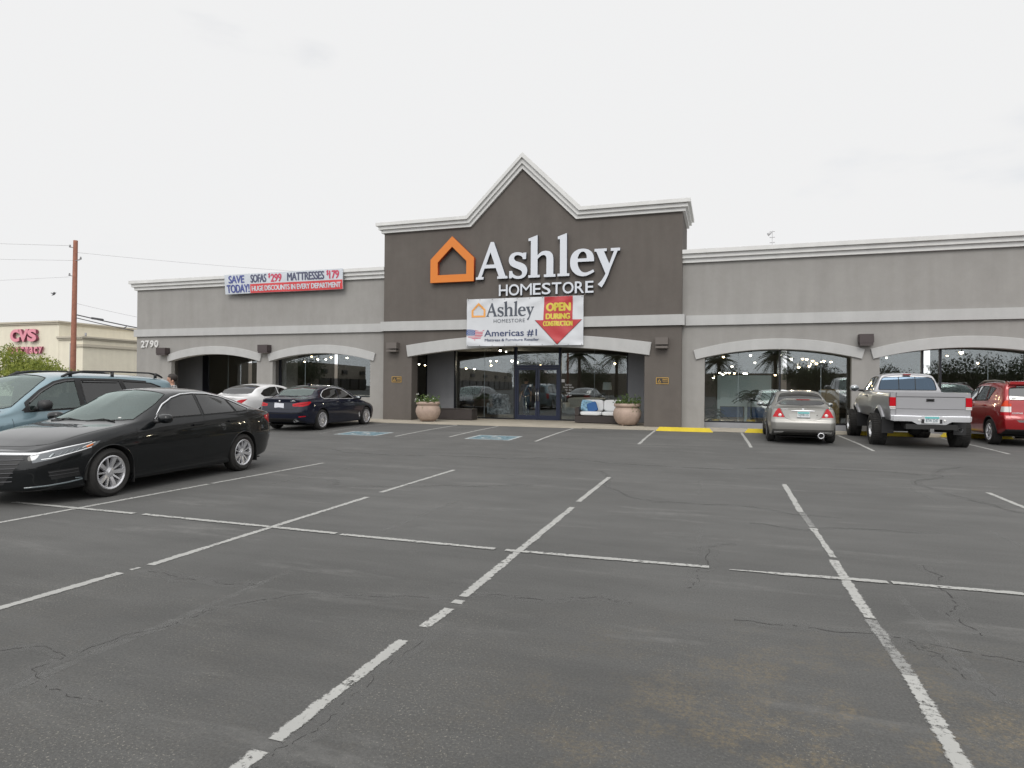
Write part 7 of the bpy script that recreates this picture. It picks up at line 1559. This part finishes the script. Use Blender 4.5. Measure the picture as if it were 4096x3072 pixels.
# ---------------------------------------------------------------- red sport utility car
def red_suv():
    t = empty('sport_utility_car', (7.76, 21.95, .13), R(90), 'red sport utility car cut by the right edge of the picture', 'car', 'cars parked in the lot')
    P = paint('paint_red', (.30, .006, .010), .25, .3, 1, dust=.03); ax, rx, x0, x1, W, r = 1.32, -1.32, -2.10, 1.98, .905, .345
    c = dict(W=[(x0, W - .03), (rx, W), (1, W), (x1, W - .05)], plan=[(x0, .945), (x0 + .03, .965), (x0 + .12, .985), (x0 + .35, .995), (x0 + .7, 1), (1.1, 1), (1.6, .955), (x1, .80)],
             top=[(x0, 1.60), (x0 + .06, 1.66), (x0 + .3, 1.705), (-1.0, 1.735), (-.4, 1.735), (0, 1.69), (.35, 1.57), (.75, 1.28), (.95, 1.135), (1.05, 1.10), (1.5, 1.05), (x1, .94)], belt=[(x0, 1.21), (rx, 1.20), (0, 1.165), (.6, 1.13), (1, 1.07), (1.5, 1.01), (x1, .90)], sh=[(x0, 1.04), (0, 1.02), (x1, .85)], zw=[(x0, .75), (x1, .7)], bot=[(x0, .40), (x0 + .3, .30), (-1, .25), (1, .25), (x1, .26)],
             yb=[(x0, W - .07), (0, W - .055), (1, W - .09), (x1, W - .12)], yr=[(x0, .70), (x0 + .3, .70), (-.5, .69), (0, .68), (.5, .71), (.95, .77), (1.1, .73), (x1, .62)], zr=[(x0, 1.53), (x0 + .06, 1.59), (x0 + .3, 1.635), (-1, 1.665), (-.4, 1.66), (0, 1.61), (.35, 1.48), (.75, 1.22), (.93, 1.12), (1.05, 1.085), (1.5, 1.03), (x1, .92)],
             fprof=[(.2, -.05), (.5, .03), (.9, -.04)], rprof=[(.3, -.10), (.45, .03), (.72, .06), (.80, .03), (1.0, 0), (1.2, -.02), (1.6, -.20), (1.7, -.22)], fbul=.1, rbul=.05, rstart=x0 + .35, tuck=.02, shin=.012)
    bm = shell(c, x0, x1)
    cut(bm, [(.55, 1.17), (.30, 1.44), (.1, 1.53), (-.18, 1.575), (-.18, 1.185)], 'side', 11); cut(bm, [(-.23, 1.186), (-.23, 1.578), (-.75, 1.59), (-.98, 1.575), (-.94, 1.20)], 'side', 12); cut(bm, [(-1.0, 1.20), (-1.04, 1.57), (-1.42, 1.525), (-1.12, 1.22)], 'side', 13)
    cut(bm, [(.98, 0), (.9, .6), (.82, .68), (.15, .58), (.02, .5), (0, 0)], 'top', 14, .15); cut(bm, [(0, 1.22), (.70, 1.22), (.71, 1.27), (.665, 1.50), (.61, 1.54), (0, 1.55)], 'rear', 15, .25)
    for x in (ax, rx): cut(bm, circle(x, r + .02, r + .075, 30), 'side', 90, .1)
    for pid, z0, z1, o0, o1 in ((24, 1.05, 1.20, .80, .885), (25, .905, 1.045, .89, .91), (26, .82, .90, .91, .90)): cut(bm, [(.735, z0), (o1 + .03, z0), (o0 + (.03 if pid != 24 else -.03), z1), (.735, z1)], 'rear', pid, .4); cut(bm, [(x0 - .2, z0), (x0 + .12, z0), (x0 + (.10 if pid != 24 else .02), z1), (x0 - .2, z1)], 'side', pid, .1)
    cut(bm, [(-.9, .9), (-.5, .95), (-.5, .8), (-.9, .76)], 'diag', 21, .1); cut(bm, [(0, .88), (.5, .88), (.48, .72), (0, .72)], 'front', 22, .2); cut(bm, [(0, .70), (.58, .70), (.52, .645), (0, .64)], 'rear', 27, .05); cut(bm, [(0, .46), (.8, .46), (.8, .3), (0, .3)], 'rear', 28, .02)
    cut(bm, [(-.22, 1.175), (-.22, .34), (-.80, .34), (-.92, .60), (-1.12, .82), (-1.12, 1.195)], 'side', 32, .2); cut(bm, [(.92, 1.06), (.92, .34), (-.21, .34), (-.21, 1.17), (.55, 1.15)], 'side', 31, .2)
    bm.normal_update(); S = Surf(bm); shell_part(bm, 0, 'body', P, t); d1 = shell_part(bm, 31, 'door', P, t, 'pair'); d2 = shell_part(bm, 32, 'door', P, t, 'pair')
    for k, o in enumerate(shell_part(bm, 11, 'window', G_TINT, t, 'pair')): o.parent = d1[k]
    for k, o in enumerate(shell_part(bm, 12, 'window', G_TINT, t, 'pair')): o.parent = d2[k]
    shell_part(bm, 13, 'quarter_window', G_TINT, t, 'pair'); shell_part(bm, 14, 'windscreen', G_SCREEN, t); shell_part(bm, 15, 'rear_window', glass_mat('suv_rear_glass', (.04, .042, .045), .15), t)
    tl = shell_part(bm, 24, 'tail_light', mat('tail_lens_orange', (.62, .05, .012), .15, coat=.35, spec=.15), t, 'pair')
    for k, o in enumerate(shell_part(bm, 25, 'reverse_lamp', M_CLEAR, t, 'pair')): o.parent = tl[k]
    for k, o in enumerate(shell_part(bm, 26, 'brake_lamp', M_RLENS, t, 'pair')): o.parent = tl[k]
    shell_part(bm, 21, 'headlight', M_HLENS, t, 'pair'); shell_part(bm, 22, 'grille', M_PLAS, t); shell_part(bm, 27, 'bumper_step', mat('grey_plastic_light', (.16, .155, .15), .5), t); shell_part(bm, 28, 'rear_valance', M_PLAS, t)
    loop_tube(bm, 15, .008, M_RUB, t, 'screen_seal'); [loop_tube(bm, k, .008, M_RUB, t, 'window_seal') for k in (11, 12, 13)]
    b = NB(); rbox(b, x0 + .10, x0 + .40, -.66, .66, 1.625, 1.70, .025, 3); obj('roof_spoiler', b, P, t, smooth=40); b = S.strip([(0, 1.575), (.50, 1.56)], 'rear', .06, thick=.02); obj('spoiler_gloss_trim', b, M_GLOSSB, t)  # gloss black strip runs below the roof spoiler
    for s in (1, -1): b = NB(); tube(b, [(-1.75, s * .64, 1.62), (-1.55, s * .645, 1.70), (-1.0, s * .66, 1.735), (-.3, s * .665, 1.725), (.1, s * .665, 1.63)], [.02, .026, .026, .026, .02], 8); obj('roof_rail', b, mat('rail_grey', (.16, .155, .14), .45, metal=.4), t)
    seam_obj(S, t, [[(-.215, 1.17), (-.215, .34)], [(-.80, .34), (-.92, .60), (-1.13, .82), (-1.13, 1.195)], [(.92, 1.06), (.92, .34)]]); seam_obj(S, t, [[(0, .73), (.66, .735), (.715, .80), (.72, 1.20)]], 'rear'); b = S.strip([(.55, 1.155), (-.2, 1.172), (-1.1, 1.19)], 'side', .02, thick=.008); obj('belt_trim', b, M_RUB, t)
    b = NB(); rbox(b, x0 - .06, x0 - .02, -.30, .30, 1.03, 1.09, .012); obj('tailgate_handle', b, M_PLAS, t); b = NB(); add_text(b, 'COMPASS', -.12, .12, 0, .035, 0, .02); o = obj('badge_lettering', b, M_BRIGHT, t); p, n = S.hit(.50, .87, 'rear'); o.location = (p.x - .006, .55, .865); o.rotation_euler = (0, 0, R(-90))
    p, n = S.hit(.63, 1.26, 'rear'); b = NB(); blob(b, (p.x + .0, .60, 1.265), (.012, .05, .03)); obj('window_sticker', b, M_CLEAR, t)
    for k, (x, z) in enumerate(((-.10, 1.03), (-.98, 1.05))):
        for q, s in enumerate((1, -1)): p, n = S.hit(x, z, 'side'); b = NB(); rbox(b, -.1, .1, -.01, .02, -.016, .016, .008, 2, Matrix.Translation((p.x, s * (p.y + .012), p.z))); obj('handle', b, P, (d1 if k == 0 else d2)[q])
    wing_mirror(t, .50, .86, 1.20, P, .12, .085, .085); finish_car(t, bm, S, ax, rx, W, r, .225, 'five', M_PLAS, W - .115, wd=.22, lip=.014, arch=r + .07); b = NB(); box(b, x0 + .3, x1 - .3, -.7, .7, .25, .28); obj('underbody', b, M_WELL, t); plate(t, x0 - .04, 0, .90, R(-90))
    return t
# ---------------------------------------------------------------- light blue van
def van():
    t = empty('minivan', (-12.06, 8.46, 0), R(-88.5), 'light blue minivan with black roof rails and black mirrors beyond the black sedan', 'van', 'cars parked in the lot')
    P = paint('paint_sky_blue', (.185, .275, .315), .35, .32, 1, dust=.06); ax, rx, x0, x1, W, r = 1.45, -1.45, -2.66, 2.40, .935, .335
    c = dict(W=[(x0, W - .03), (-1.5, W), (1.2, W), (1.9, W - .015), (x1, W - .06)], plan=[(x0, .85), (x0 + .03, .885), (x0 + .12, .94), (x0 + .35, .98), (x0 + .8, 1), (1.2, 1), (1.7, .965), (2.1, .88), (2.28, .79), (x1, .68)],
             top=[(x0, 1.60), (x0 + .06, 1.66), (x0 + .3, 1.725), (-1.3, 1.775), (-.5, 1.785), (0, 1.76), (.28, 1.695), (.7, 1.43), (1.1, 1.155), (1.22, 1.095), (1.35, 1.065), (1.8, .98), (2.2, .86), (x1, .76)],
             belt=[(x0, 1.16), (-1.5, 1.15), (0, 1.12), (.7, 1.075), (1.1, 1.01), (1.6, .94), (2.1, .83), (x1, .72)], sh=[(x0, 1.0), (0, .98), (1, .90), (2, .74), (x1, .66)], zw=[(x0, .66), (x1, .55)], bot=[(x0, .34), (x0 + .3, .24), (-1.5, .19), (1.5, .19), (x1, .20)],
             yb=[(x0, W - .06), (0, W - .05), (1, W - .08), (2, W - .11), (x1, W - .14)], yr=[(x0, .63), (x0 + .3, .665), (-.8, .685), (0, .69), (.4, .70), (.9, .78), (1.15, .80), (1.3, .76), (x1, .62)], zr=[(x0, 1.53), (x0 + .06, 1.59), (x0 + .3, 1.65), (-1.3, 1.70), (-.5, 1.705), (0, 1.68), (.2, 1.64), (.6, 1.40), (.95, 1.165), (1.1, 1.085), (1.3, 1.045), (1.8, .96), (2.2, .84), (x1, .745)],
             fprof=[(.1, -.1), (.3, .02), (.5, .03), (.7, -.05), (.85, -.12)], rprof=[(.3, -.08), (.45, .04), (.7, .04), (1.1, 0), (1.6, -.16), (1.75, -.18)], fbul=.13, rbul=.05, rstart=x0 + .4, tuck=.03, shin=.015)
    bm = shell(c, x0, x1)
    cut(bm, [(.86, 1.105), (.74, 1.20), (.74, 1.10)], 'side', 10); cut(bm, [(.725, 1.10), (.725, 1.225), (.45, 1.43), (.22, 1.565), (.02, 1.615), (-.17, 1.63), (-.20, 1.135)], 'side', 11); cut(bm, [(-.30, 1.14), (-.27, 1.635), (-1.10, 1.625), (-1.24, 1.16)], 'side', 12); cut(bm, [(-1.30, 1.165), (-1.17, 1.62), (-1.85, 1.59), (-2.08, 1.52), (-2.22, 1.20), (-2.15, 1.18)], 'side', 13)
    cut(bm, [(1.17, 0), (1.13, .42), (1.03, .68), (.96, .745), (.30, .60), (.23, .55), (.19, .3), (.18, 0)], 'top', 14, .15); cut(bm, [(0, 1.16), (.68, 1.16), (.70, 1.22), (.62, 1.52), (.56, 1.56), (0, 1.57)], 'rear', 15, .25)
    for x in (ax, rx): cut(bm, circle(x, r, r + .055, 30), 'side', 90, .1)
    cut(bm, [(-1.1, .70), (-.5, .78), (-.5, .66), (-1.05, .58)], 'diag', 21, .1); cut(bm, [(0, .66), (.5, .66), (.4, .5), (0, .48)], 'front', 22, .2); cut(bm, [(-1.32, 1.10), (-1.02, 1.12), (-1.02, .75), (-1.3, .75)], 'rdiag', 24, .1)
    cut(bm, [(1.02, .98), (1.02, .30), (-.235, .30), (-.235, 1.13), (.86, 1.06)], 'side', 31, .2); cut(bm, [(-.24, 1.13), (-.24, .30), (-1.0, .30), (-1.06, .6), (-1.2, .75), (-1.26, 1.155)], 'side', 32, .2)
    bm.normal_update(); S = Surf(bm); shell_part(bm, 0, 'body', P, t); d1 = shell_part(bm, 31, 'door', P, t, 'pair'); d2 = shell_part(bm, 32, 'sliding_door', P, t, 'pair')
    for k, o in enumerate(shell_part(bm, 11, 'window', G_CAR, t, 'pair')): o.parent = d1[k]
    for k, o in enumerate(shell_part(bm, 12, 'window', G_TINT, t, 'pair')): o.parent = d2[k]
    shell_part(bm, 10, 'mirror_sail', M_PLAS, t, 'pair'); shell_part(bm, 13, 'quarter_window', G_TINT, t, 'pair'); shell_part(bm, 14, 'windscreen', G_SCREEN, t); shell_part(bm, 15, 'rear_window', G_TINT, t); shell_part(bm, 21, 'headlight', M_CLEAR, t, 'pair'); shell_part(bm, 22, 'grille', M_PLAS, t); shell_part(bm, 24, 'tail_light', M_RLENS, t, 'pair')
    [loop_tube(bm, k, .012, M_RUB, t, 'window_seal') for k in (11, 12, 13)]; loop_tube(bm, 14, .008, M_RUB, t, 'screen_seal')
    for s in (1, -1):
        for pts, wd in (([(.76, 1.10), (.76, 1.235), (.46, 1.455), (.22, 1.592), (.02, 1.642), (-.17, 1.655), (-1.10, 1.65), (-1.75, 1.615)], .045), ([(-.235, 1.13), (-.225, 1.64)], .085), ([(-1.27, 1.16), (-1.135, 1.63)], .06), ([(.82, 1.09), (-.2, 1.122), (-1.3, 1.15), (-2.0, 1.168)], .03)): b = S.strip(pts, 'side', wd, .004, mirror=(s,)); obj('window_frame', b, M_PLAS, t)
        b = S.strip([(-.32, 1.60), (-1.05, 1.595)], 'side', .03, thick=.02, mirror=(s,)); obj('rain_guard', b, M_GLOSSB, t); b = S.strip([(.70, 1.235), (.45, 1.425), (.22, 1.558), (.02, 1.607), (-.15, 1.62)], 'side', .035, thick=.02, mirror=(s,)); obj('rain_guard', b, M_GLOSSB, t)
        b = NB(); tube(b, [(.02, s * .66, 1.70), (-.12, s * .66, 1.755), (-.40, s * .655, 1.80), (-1.2, s * .65, 1.81), (-1.9, s * .645, 1.80), (-2.12, s * .64, 1.765), (-2.25, s * .635, 1.71)], [.018, .030, .020, .016, .016, .026, .018], 8); rr_ = obj('roof_rail', b, M_PLAS, t)
        for x in (-.15, -1.02, -2.05): b = NB(); tube(b, [(x, s * .655, 1.69), (x, s * .655, 1.80)], .03, 8); obj('rail_foot', b, M_PLAS, rr_)
    seam_obj(S, t, [[(1.03, .98), (1.03, .30)], [(-.238, 1.12), (-.238, .30)], [(-1.0, .30), (-1.06, .6), (-1.22, .75), (-1.27, 1.155)], [(-.3, .92), (-2.1, .95)]]); seam_obj(S, t, [[(1.25, 0), (1.22, .4), (1.1, .72), (1.25, .80), (1.8, .78), (2.15, .66)]], 'top')
    for k, (x, z) in enumerate(((-.08, .93), (-.42, .94))):
        for q, s in enumerate((1, -1)): p, n = S.hit(x, z, 'side'); b = NB(); rbox(b, -.1, .1, -.01, .02, -.018, .018, .008, 2, Matrix.Translation((p.x, s * (p.y + .012), p.z))); obj('handle', b, P, (d1 if k == 0 else d2)[q])
    wing_mirror(t, .60, .87, 1.20, M_PLAS, .135, .09, .10, stalk=.09); finish_car(t, bm, S, ax, rx, W, r, .20, 'seven', P, W - .115)
    seats(t, (.05, -.85, -1.6), .40, .62, 1.15, 1.40); b = NB(); rbox(b, .65, 1.05, -.74, .74, .85, 1.06, .06); obj('dashboard', b, M_SEAT, t); b = NB(); box(b, x0 + .3, x1 - .3, -.7, .7, .19, .22); obj('underbody', b, M_WELL, t)
    b = NB(); lathe(b, [(.17, -.012), (.185, 0), (.17, .012), (.155, 0), (.17, -.012)], 24, 'X', Matrix.Translation((.62, .40, 1.12)) @ Matrix.Rotation(R(-35), 4, 'Y')); obj('steering_wheel', b, M_SEAT, t); b = NB(); blob(b, (.35, 0, 1.55), (.03, .12, .035)); obj('rear_view_mirror', b, M_SEAT, t)
    b = NB(); box(b, .98, 1.02, .18, .26, 1.10, 1.22); obj('visor_card', b, M_CLEAR, t)
    return t
random.seed(9)
blue_sedan(); white_sedan(); coupe(); pickup(); red_suv(); van()
# ================================================================== PEOPLE
def skin_mesh(nodes, edges, sub=2):
    """nodes: name -> (co, radius); edges: pairs -> one smooth mesh grown with a Skin modifier"""
    me = bpy.data.meshes.new('sk'); names = list(nodes); idx = {n: i for i, n in enumerate(names)}
    me.from_pydata([nodes[n][0] for n in names], [(idx[a], idx[b]) for a, b in edges], [])
    o = bpy.data.objects.new('sk', me); COL.objects.link(o); o.modifiers.new('s', 'SKIN'); sv = me.skin_vertices[0].data
    for n in names:
        r = nodes[n][1]; sv[idx[n]].radius = r if isinstance(r, tuple) else (r, r); sv[idx[n]].use_root = (idx[n] == 0)
    m = o.modifiers.new('d', 'SUBSURF'); m.levels = sub; m.render_levels = sub
    dg = bpy.context.evaluated_depsgraph_get(); m2 = bpy.data.meshes.new_from_object(o.evaluated_get(dg)); bm = NB(); bm.from_mesh(m2)
    bpy.data.objects.remove(o); bpy.data.meshes.remove(me); bpy.data.meshes.remove(m2); return bm
def plaid_mat():
    m = mat('plaid_shirt', (.20, .21, .22), .9); t = m.node_tree; b = t.nodes['Principled BSDF']; tcn = N(t, 'ShaderNodeTexCoord'); prev = None
    for d in ('X', 'Z'):
        wv = N(t, 'ShaderNodeTexWave', bands_direction=d); wv.inputs['Scale'].default_value = 6; t.links.new(tcn.outputs['Object'], wv.inputs['Vector']); r = N(t, 'ShaderNodeMath', operation='GREATER_THAN'); r.inputs[1].default_value = .5; t.links.new(wv.outputs['Fac'], r.inputs[0])
        if prev: a = N(t, 'ShaderNodeMath', operation='ADD'); t.links.new(prev, a.inputs[0]); t.links.new(r.outputs[0], a.inputs[1]); prev = a.outputs[0]
        else: prev = r.outputs[0]
    mr = N(t, 'ShaderNodeMapRange'); mr.inputs['From Max'].default_value = 2; mr.inputs['To Min'].default_value = .07; mr.inputs['To Max'].default_value = .42; t.links.new(prev, mr.inputs['Value']); t.links.new(mr.outputs[0], b.inputs['Base Color']); return m
M_SKIN = mat('skin', (.42, .235, .165), .5); M_HAIR = mat('hair_dark', (.018, .012, .009), .6); M_JEAN = mat('jeans', (.03, .04, .07), .85); M_SHOE = mat('shoe_dark', (.02, .018, .016), .6); M_EYE = mat('eye_dark', (.02, .015, .012), .2); M_LIP = mat('lip', (.30, .12, .09), .5)
def person(loc, rz, label, shirt, h=1.78):
    t = empty('person', loc, rz, label, 'person'); k = h / 1.78     # faces +x
    nd = {'pelvis': ((0, 0, .98), (.155, .12)), 'waist': ((0, 0, 1.10), (.15, .11)), 'chest': ((.01, 0, 1.30), (.17, .12)), 'sh': ((0, 0, 1.42), (.13, .095)), 'neck': ((.01, 0, 1.50), .058), 'head0': ((.03, 0, 1.58), .07), 'head1': ((.02, 0, 1.66), (.082, .092)), 'head2': ((.015, 0, 1.715), (.062, .075))}
    ed = [('pelvis', 'waist'), ('waist', 'chest'), ('chest', 'sh'), ('sh', 'neck'), ('neck', 'head0'), ('head0', 'head1'), ('head1', 'head2')]
    for s, q in ((1, 'l'), (-1, 'r')):
        st = .13 * s
        nd.update({q + 'a0': ((0, .17 * s, 1.41), .065), q + 'a1': ((-.02 + st * .2, .24 * s, 1.14), .045), q + 'a2': ((.10 - st * .4, .25 * s, .90), .034), q + 'h': ((.13 - st * .4, .25 * s, .82), (.042, .02)), q + 'l0': ((0, .10 * s, .92), .095), q + 'l1': ((.04 + st * .5, .10 * s, .50), .06), q + 'l2': ((-.02 + st * .6, .10 * s, .09), .042), q + 'f': ((.12 + st * .6, .11 * s, .045), .04)})
        ed += [('sh', q + 'a0'), (q + 'a0', q + 'a1'), (q + 'a1', q + 'a2'), (q + 'a2', q + 'h'), ('pelvis', q + 'l0'), (q + 'l0', q + 'l1'), (q + 'l1', q + 'l2'), (q + 'l2', q + 'f')]
        for i in range(4):
            b0 = Vector(nd[q + 'h'][0]); y = .25 * s; nd[q + 'g%d' % i] = ((b0.x + .03 - .017 * i, y, b0.z - .05), .009); nd[q + 'k%d' % i] = ((b0.x + .028 - .017 * i, y - .012 * s, b0.z - .085 + .006 * abs(i - 1)), .0075); ed += [(q + 'h', q + 'g%d' % i), (q + 'g%d' % i, q + 'k%d' % i)]
        nd[q + 't'] = ((b0.x + .055, y - .01 * s, b0.z - .03), .010); ed.append((q + 'h', q + 't'))
    body = skin_mesh(nd, ed)
    # face: brow, nose, chin, jaw pulled out of the head
    for v in body.verts:
        if v.co.z > 1.54:
            d = v.co
            def pull(c, r, amt):
                q = (d - Vector(c)).length
                if q < r: v.co += Vector(amt) * (1 - q / r) ** 2
            pull((.11, 0, 1.625), .04, (.035, 0, -.008)); pull((.10, 0, 1.555), .05, (.022, 0, 0)); pull((.10, 0, 1.675), .05, (.008, 0, 0)); pull((.10, .035, 1.65), .03, (-.012, 0, 0)); pull((.10, -.035, 1.65), .03, (-.012, 0, 0))
    bmesh.ops.transform(body, matrix=Matrix.Scale(k, 4), verts=body.verts); b_ = obj('body', body, M_SKIN, t, smooth=70)
    for s in (1, -1):
        b = NB(); blob(b, (.084, s * .033, 1.652), (.008, .014, .006), e=2); obj('eye', b, M_EYE, t); b = NB(); blob(b, (.0, s * .092, 1.635), (.022, .010, .034), e=2); obj('ear', b, M_SKIN, t); b = NB(); blob(b, (.090, s * .034, 1.676), (.008, .02, .004), e=2); obj('eyebrow', b, M_HAIR, t)
    b = NB(); blob(b, (.094, 0, 1.588), (.008, .024, .006), e=2); obj('mouth', b, M_LIP, t)
    hb = NB(); blob(hb, (.010, 0, 1.712), (.118, .104, .098), e=2.2, n=(24, 16)); bmesh.ops.delete(hb, geom=[v for v in hb.verts if (v.co.x > .05 and v.co.z < 1.715) or v.co.z < 1.64 and v.co.x > -.02 or v.co.z < 1.60], context='VERTS')
    for v in hb.verts:
        if v.co.x > .07: v.co.x = .07 + (v.co.x - .07) * .4
    for v in hb.verts: v.co += Vector((noise.noise(v.co * 40), noise.noise(v.co * 41 + Vector((3, 3, 3))), noise.noise(v.co * 43))) * .006
    obj('hair', hb, M_HAIR, t, smooth=60)
    sn = {'pelvis': ((0, 0, .93), (.175, .135)), 'waist': ((0, 0, 1.10), (.175, .135)), 'chest': ((.01, 0, 1.30), (.19, .14)), 'sh': ((-.01, 0, 1.465), (.165, .125)), 'col': ((.004, 0, 1.545), (.088, .085))}; se = [('pelvis', 'waist'), ('waist', 'chest'), ('chest', 'sh'), ('sh', 'col')]
    for s, q in ((1, 'l'), (-1, 'r')): st = .13 * s; sn.update({q + '0': ((0, .18 * s, 1.45), .10), q + '1': ((-.015, .215 * s, 1.28), .078), q + '2': ((-.02 + st * .15, .235 * s, 1.17), .072)}); se += [('sh', q + '0'), (q + '0', q + '1'), (q + '1', q + '2')]
    obj('shirt', skin_mesh(sn, se), shirt, t, smooth=70)
    tn = {'pelvis': ((0, 0, .98), (.165, .13))}; te = []
    for s, q in ((1, 'l'), (-1, 'r')): st = .13 * s; tn.update({q + '0': ((0, .10 * s, .90), .108), q + '1': ((.04 + st * .5, .10 * s, .50), .078), q + '2': ((-.02 + st * .6, .10 * s, .11), .07)}); te += [('pelvis', q + '0'), (q + '0', q + '1'), (q + '1', q + '2')]
    obj('trousers', skin_mesh(tn, te), M_JEAN, t, smooth=70)
    for s in (1, -1): b = NB(); blob(b, (.06 + .078 * s, .105 * s, .045), (.15, .052, .05), e=2.6); obj('shoe', b, M_SHOE, t)
    return t
x, z = ray_at(690, 1494, 11.55); person((x, 11.55, zg(11.55)), R(-132), 'man with dark short hair in a grey plaid shirt behind the blue van', plaid_mat(), z - zg(11.55) + .005)
x, z = ray_at(*z3(1338, 985), 27.9); person((x, 27.9, .165), R(-90), 'person in dark clothes standing just inside the glass entrance doors', mat('shirt_navy', (.02, .03, .07), .85), 1.72)
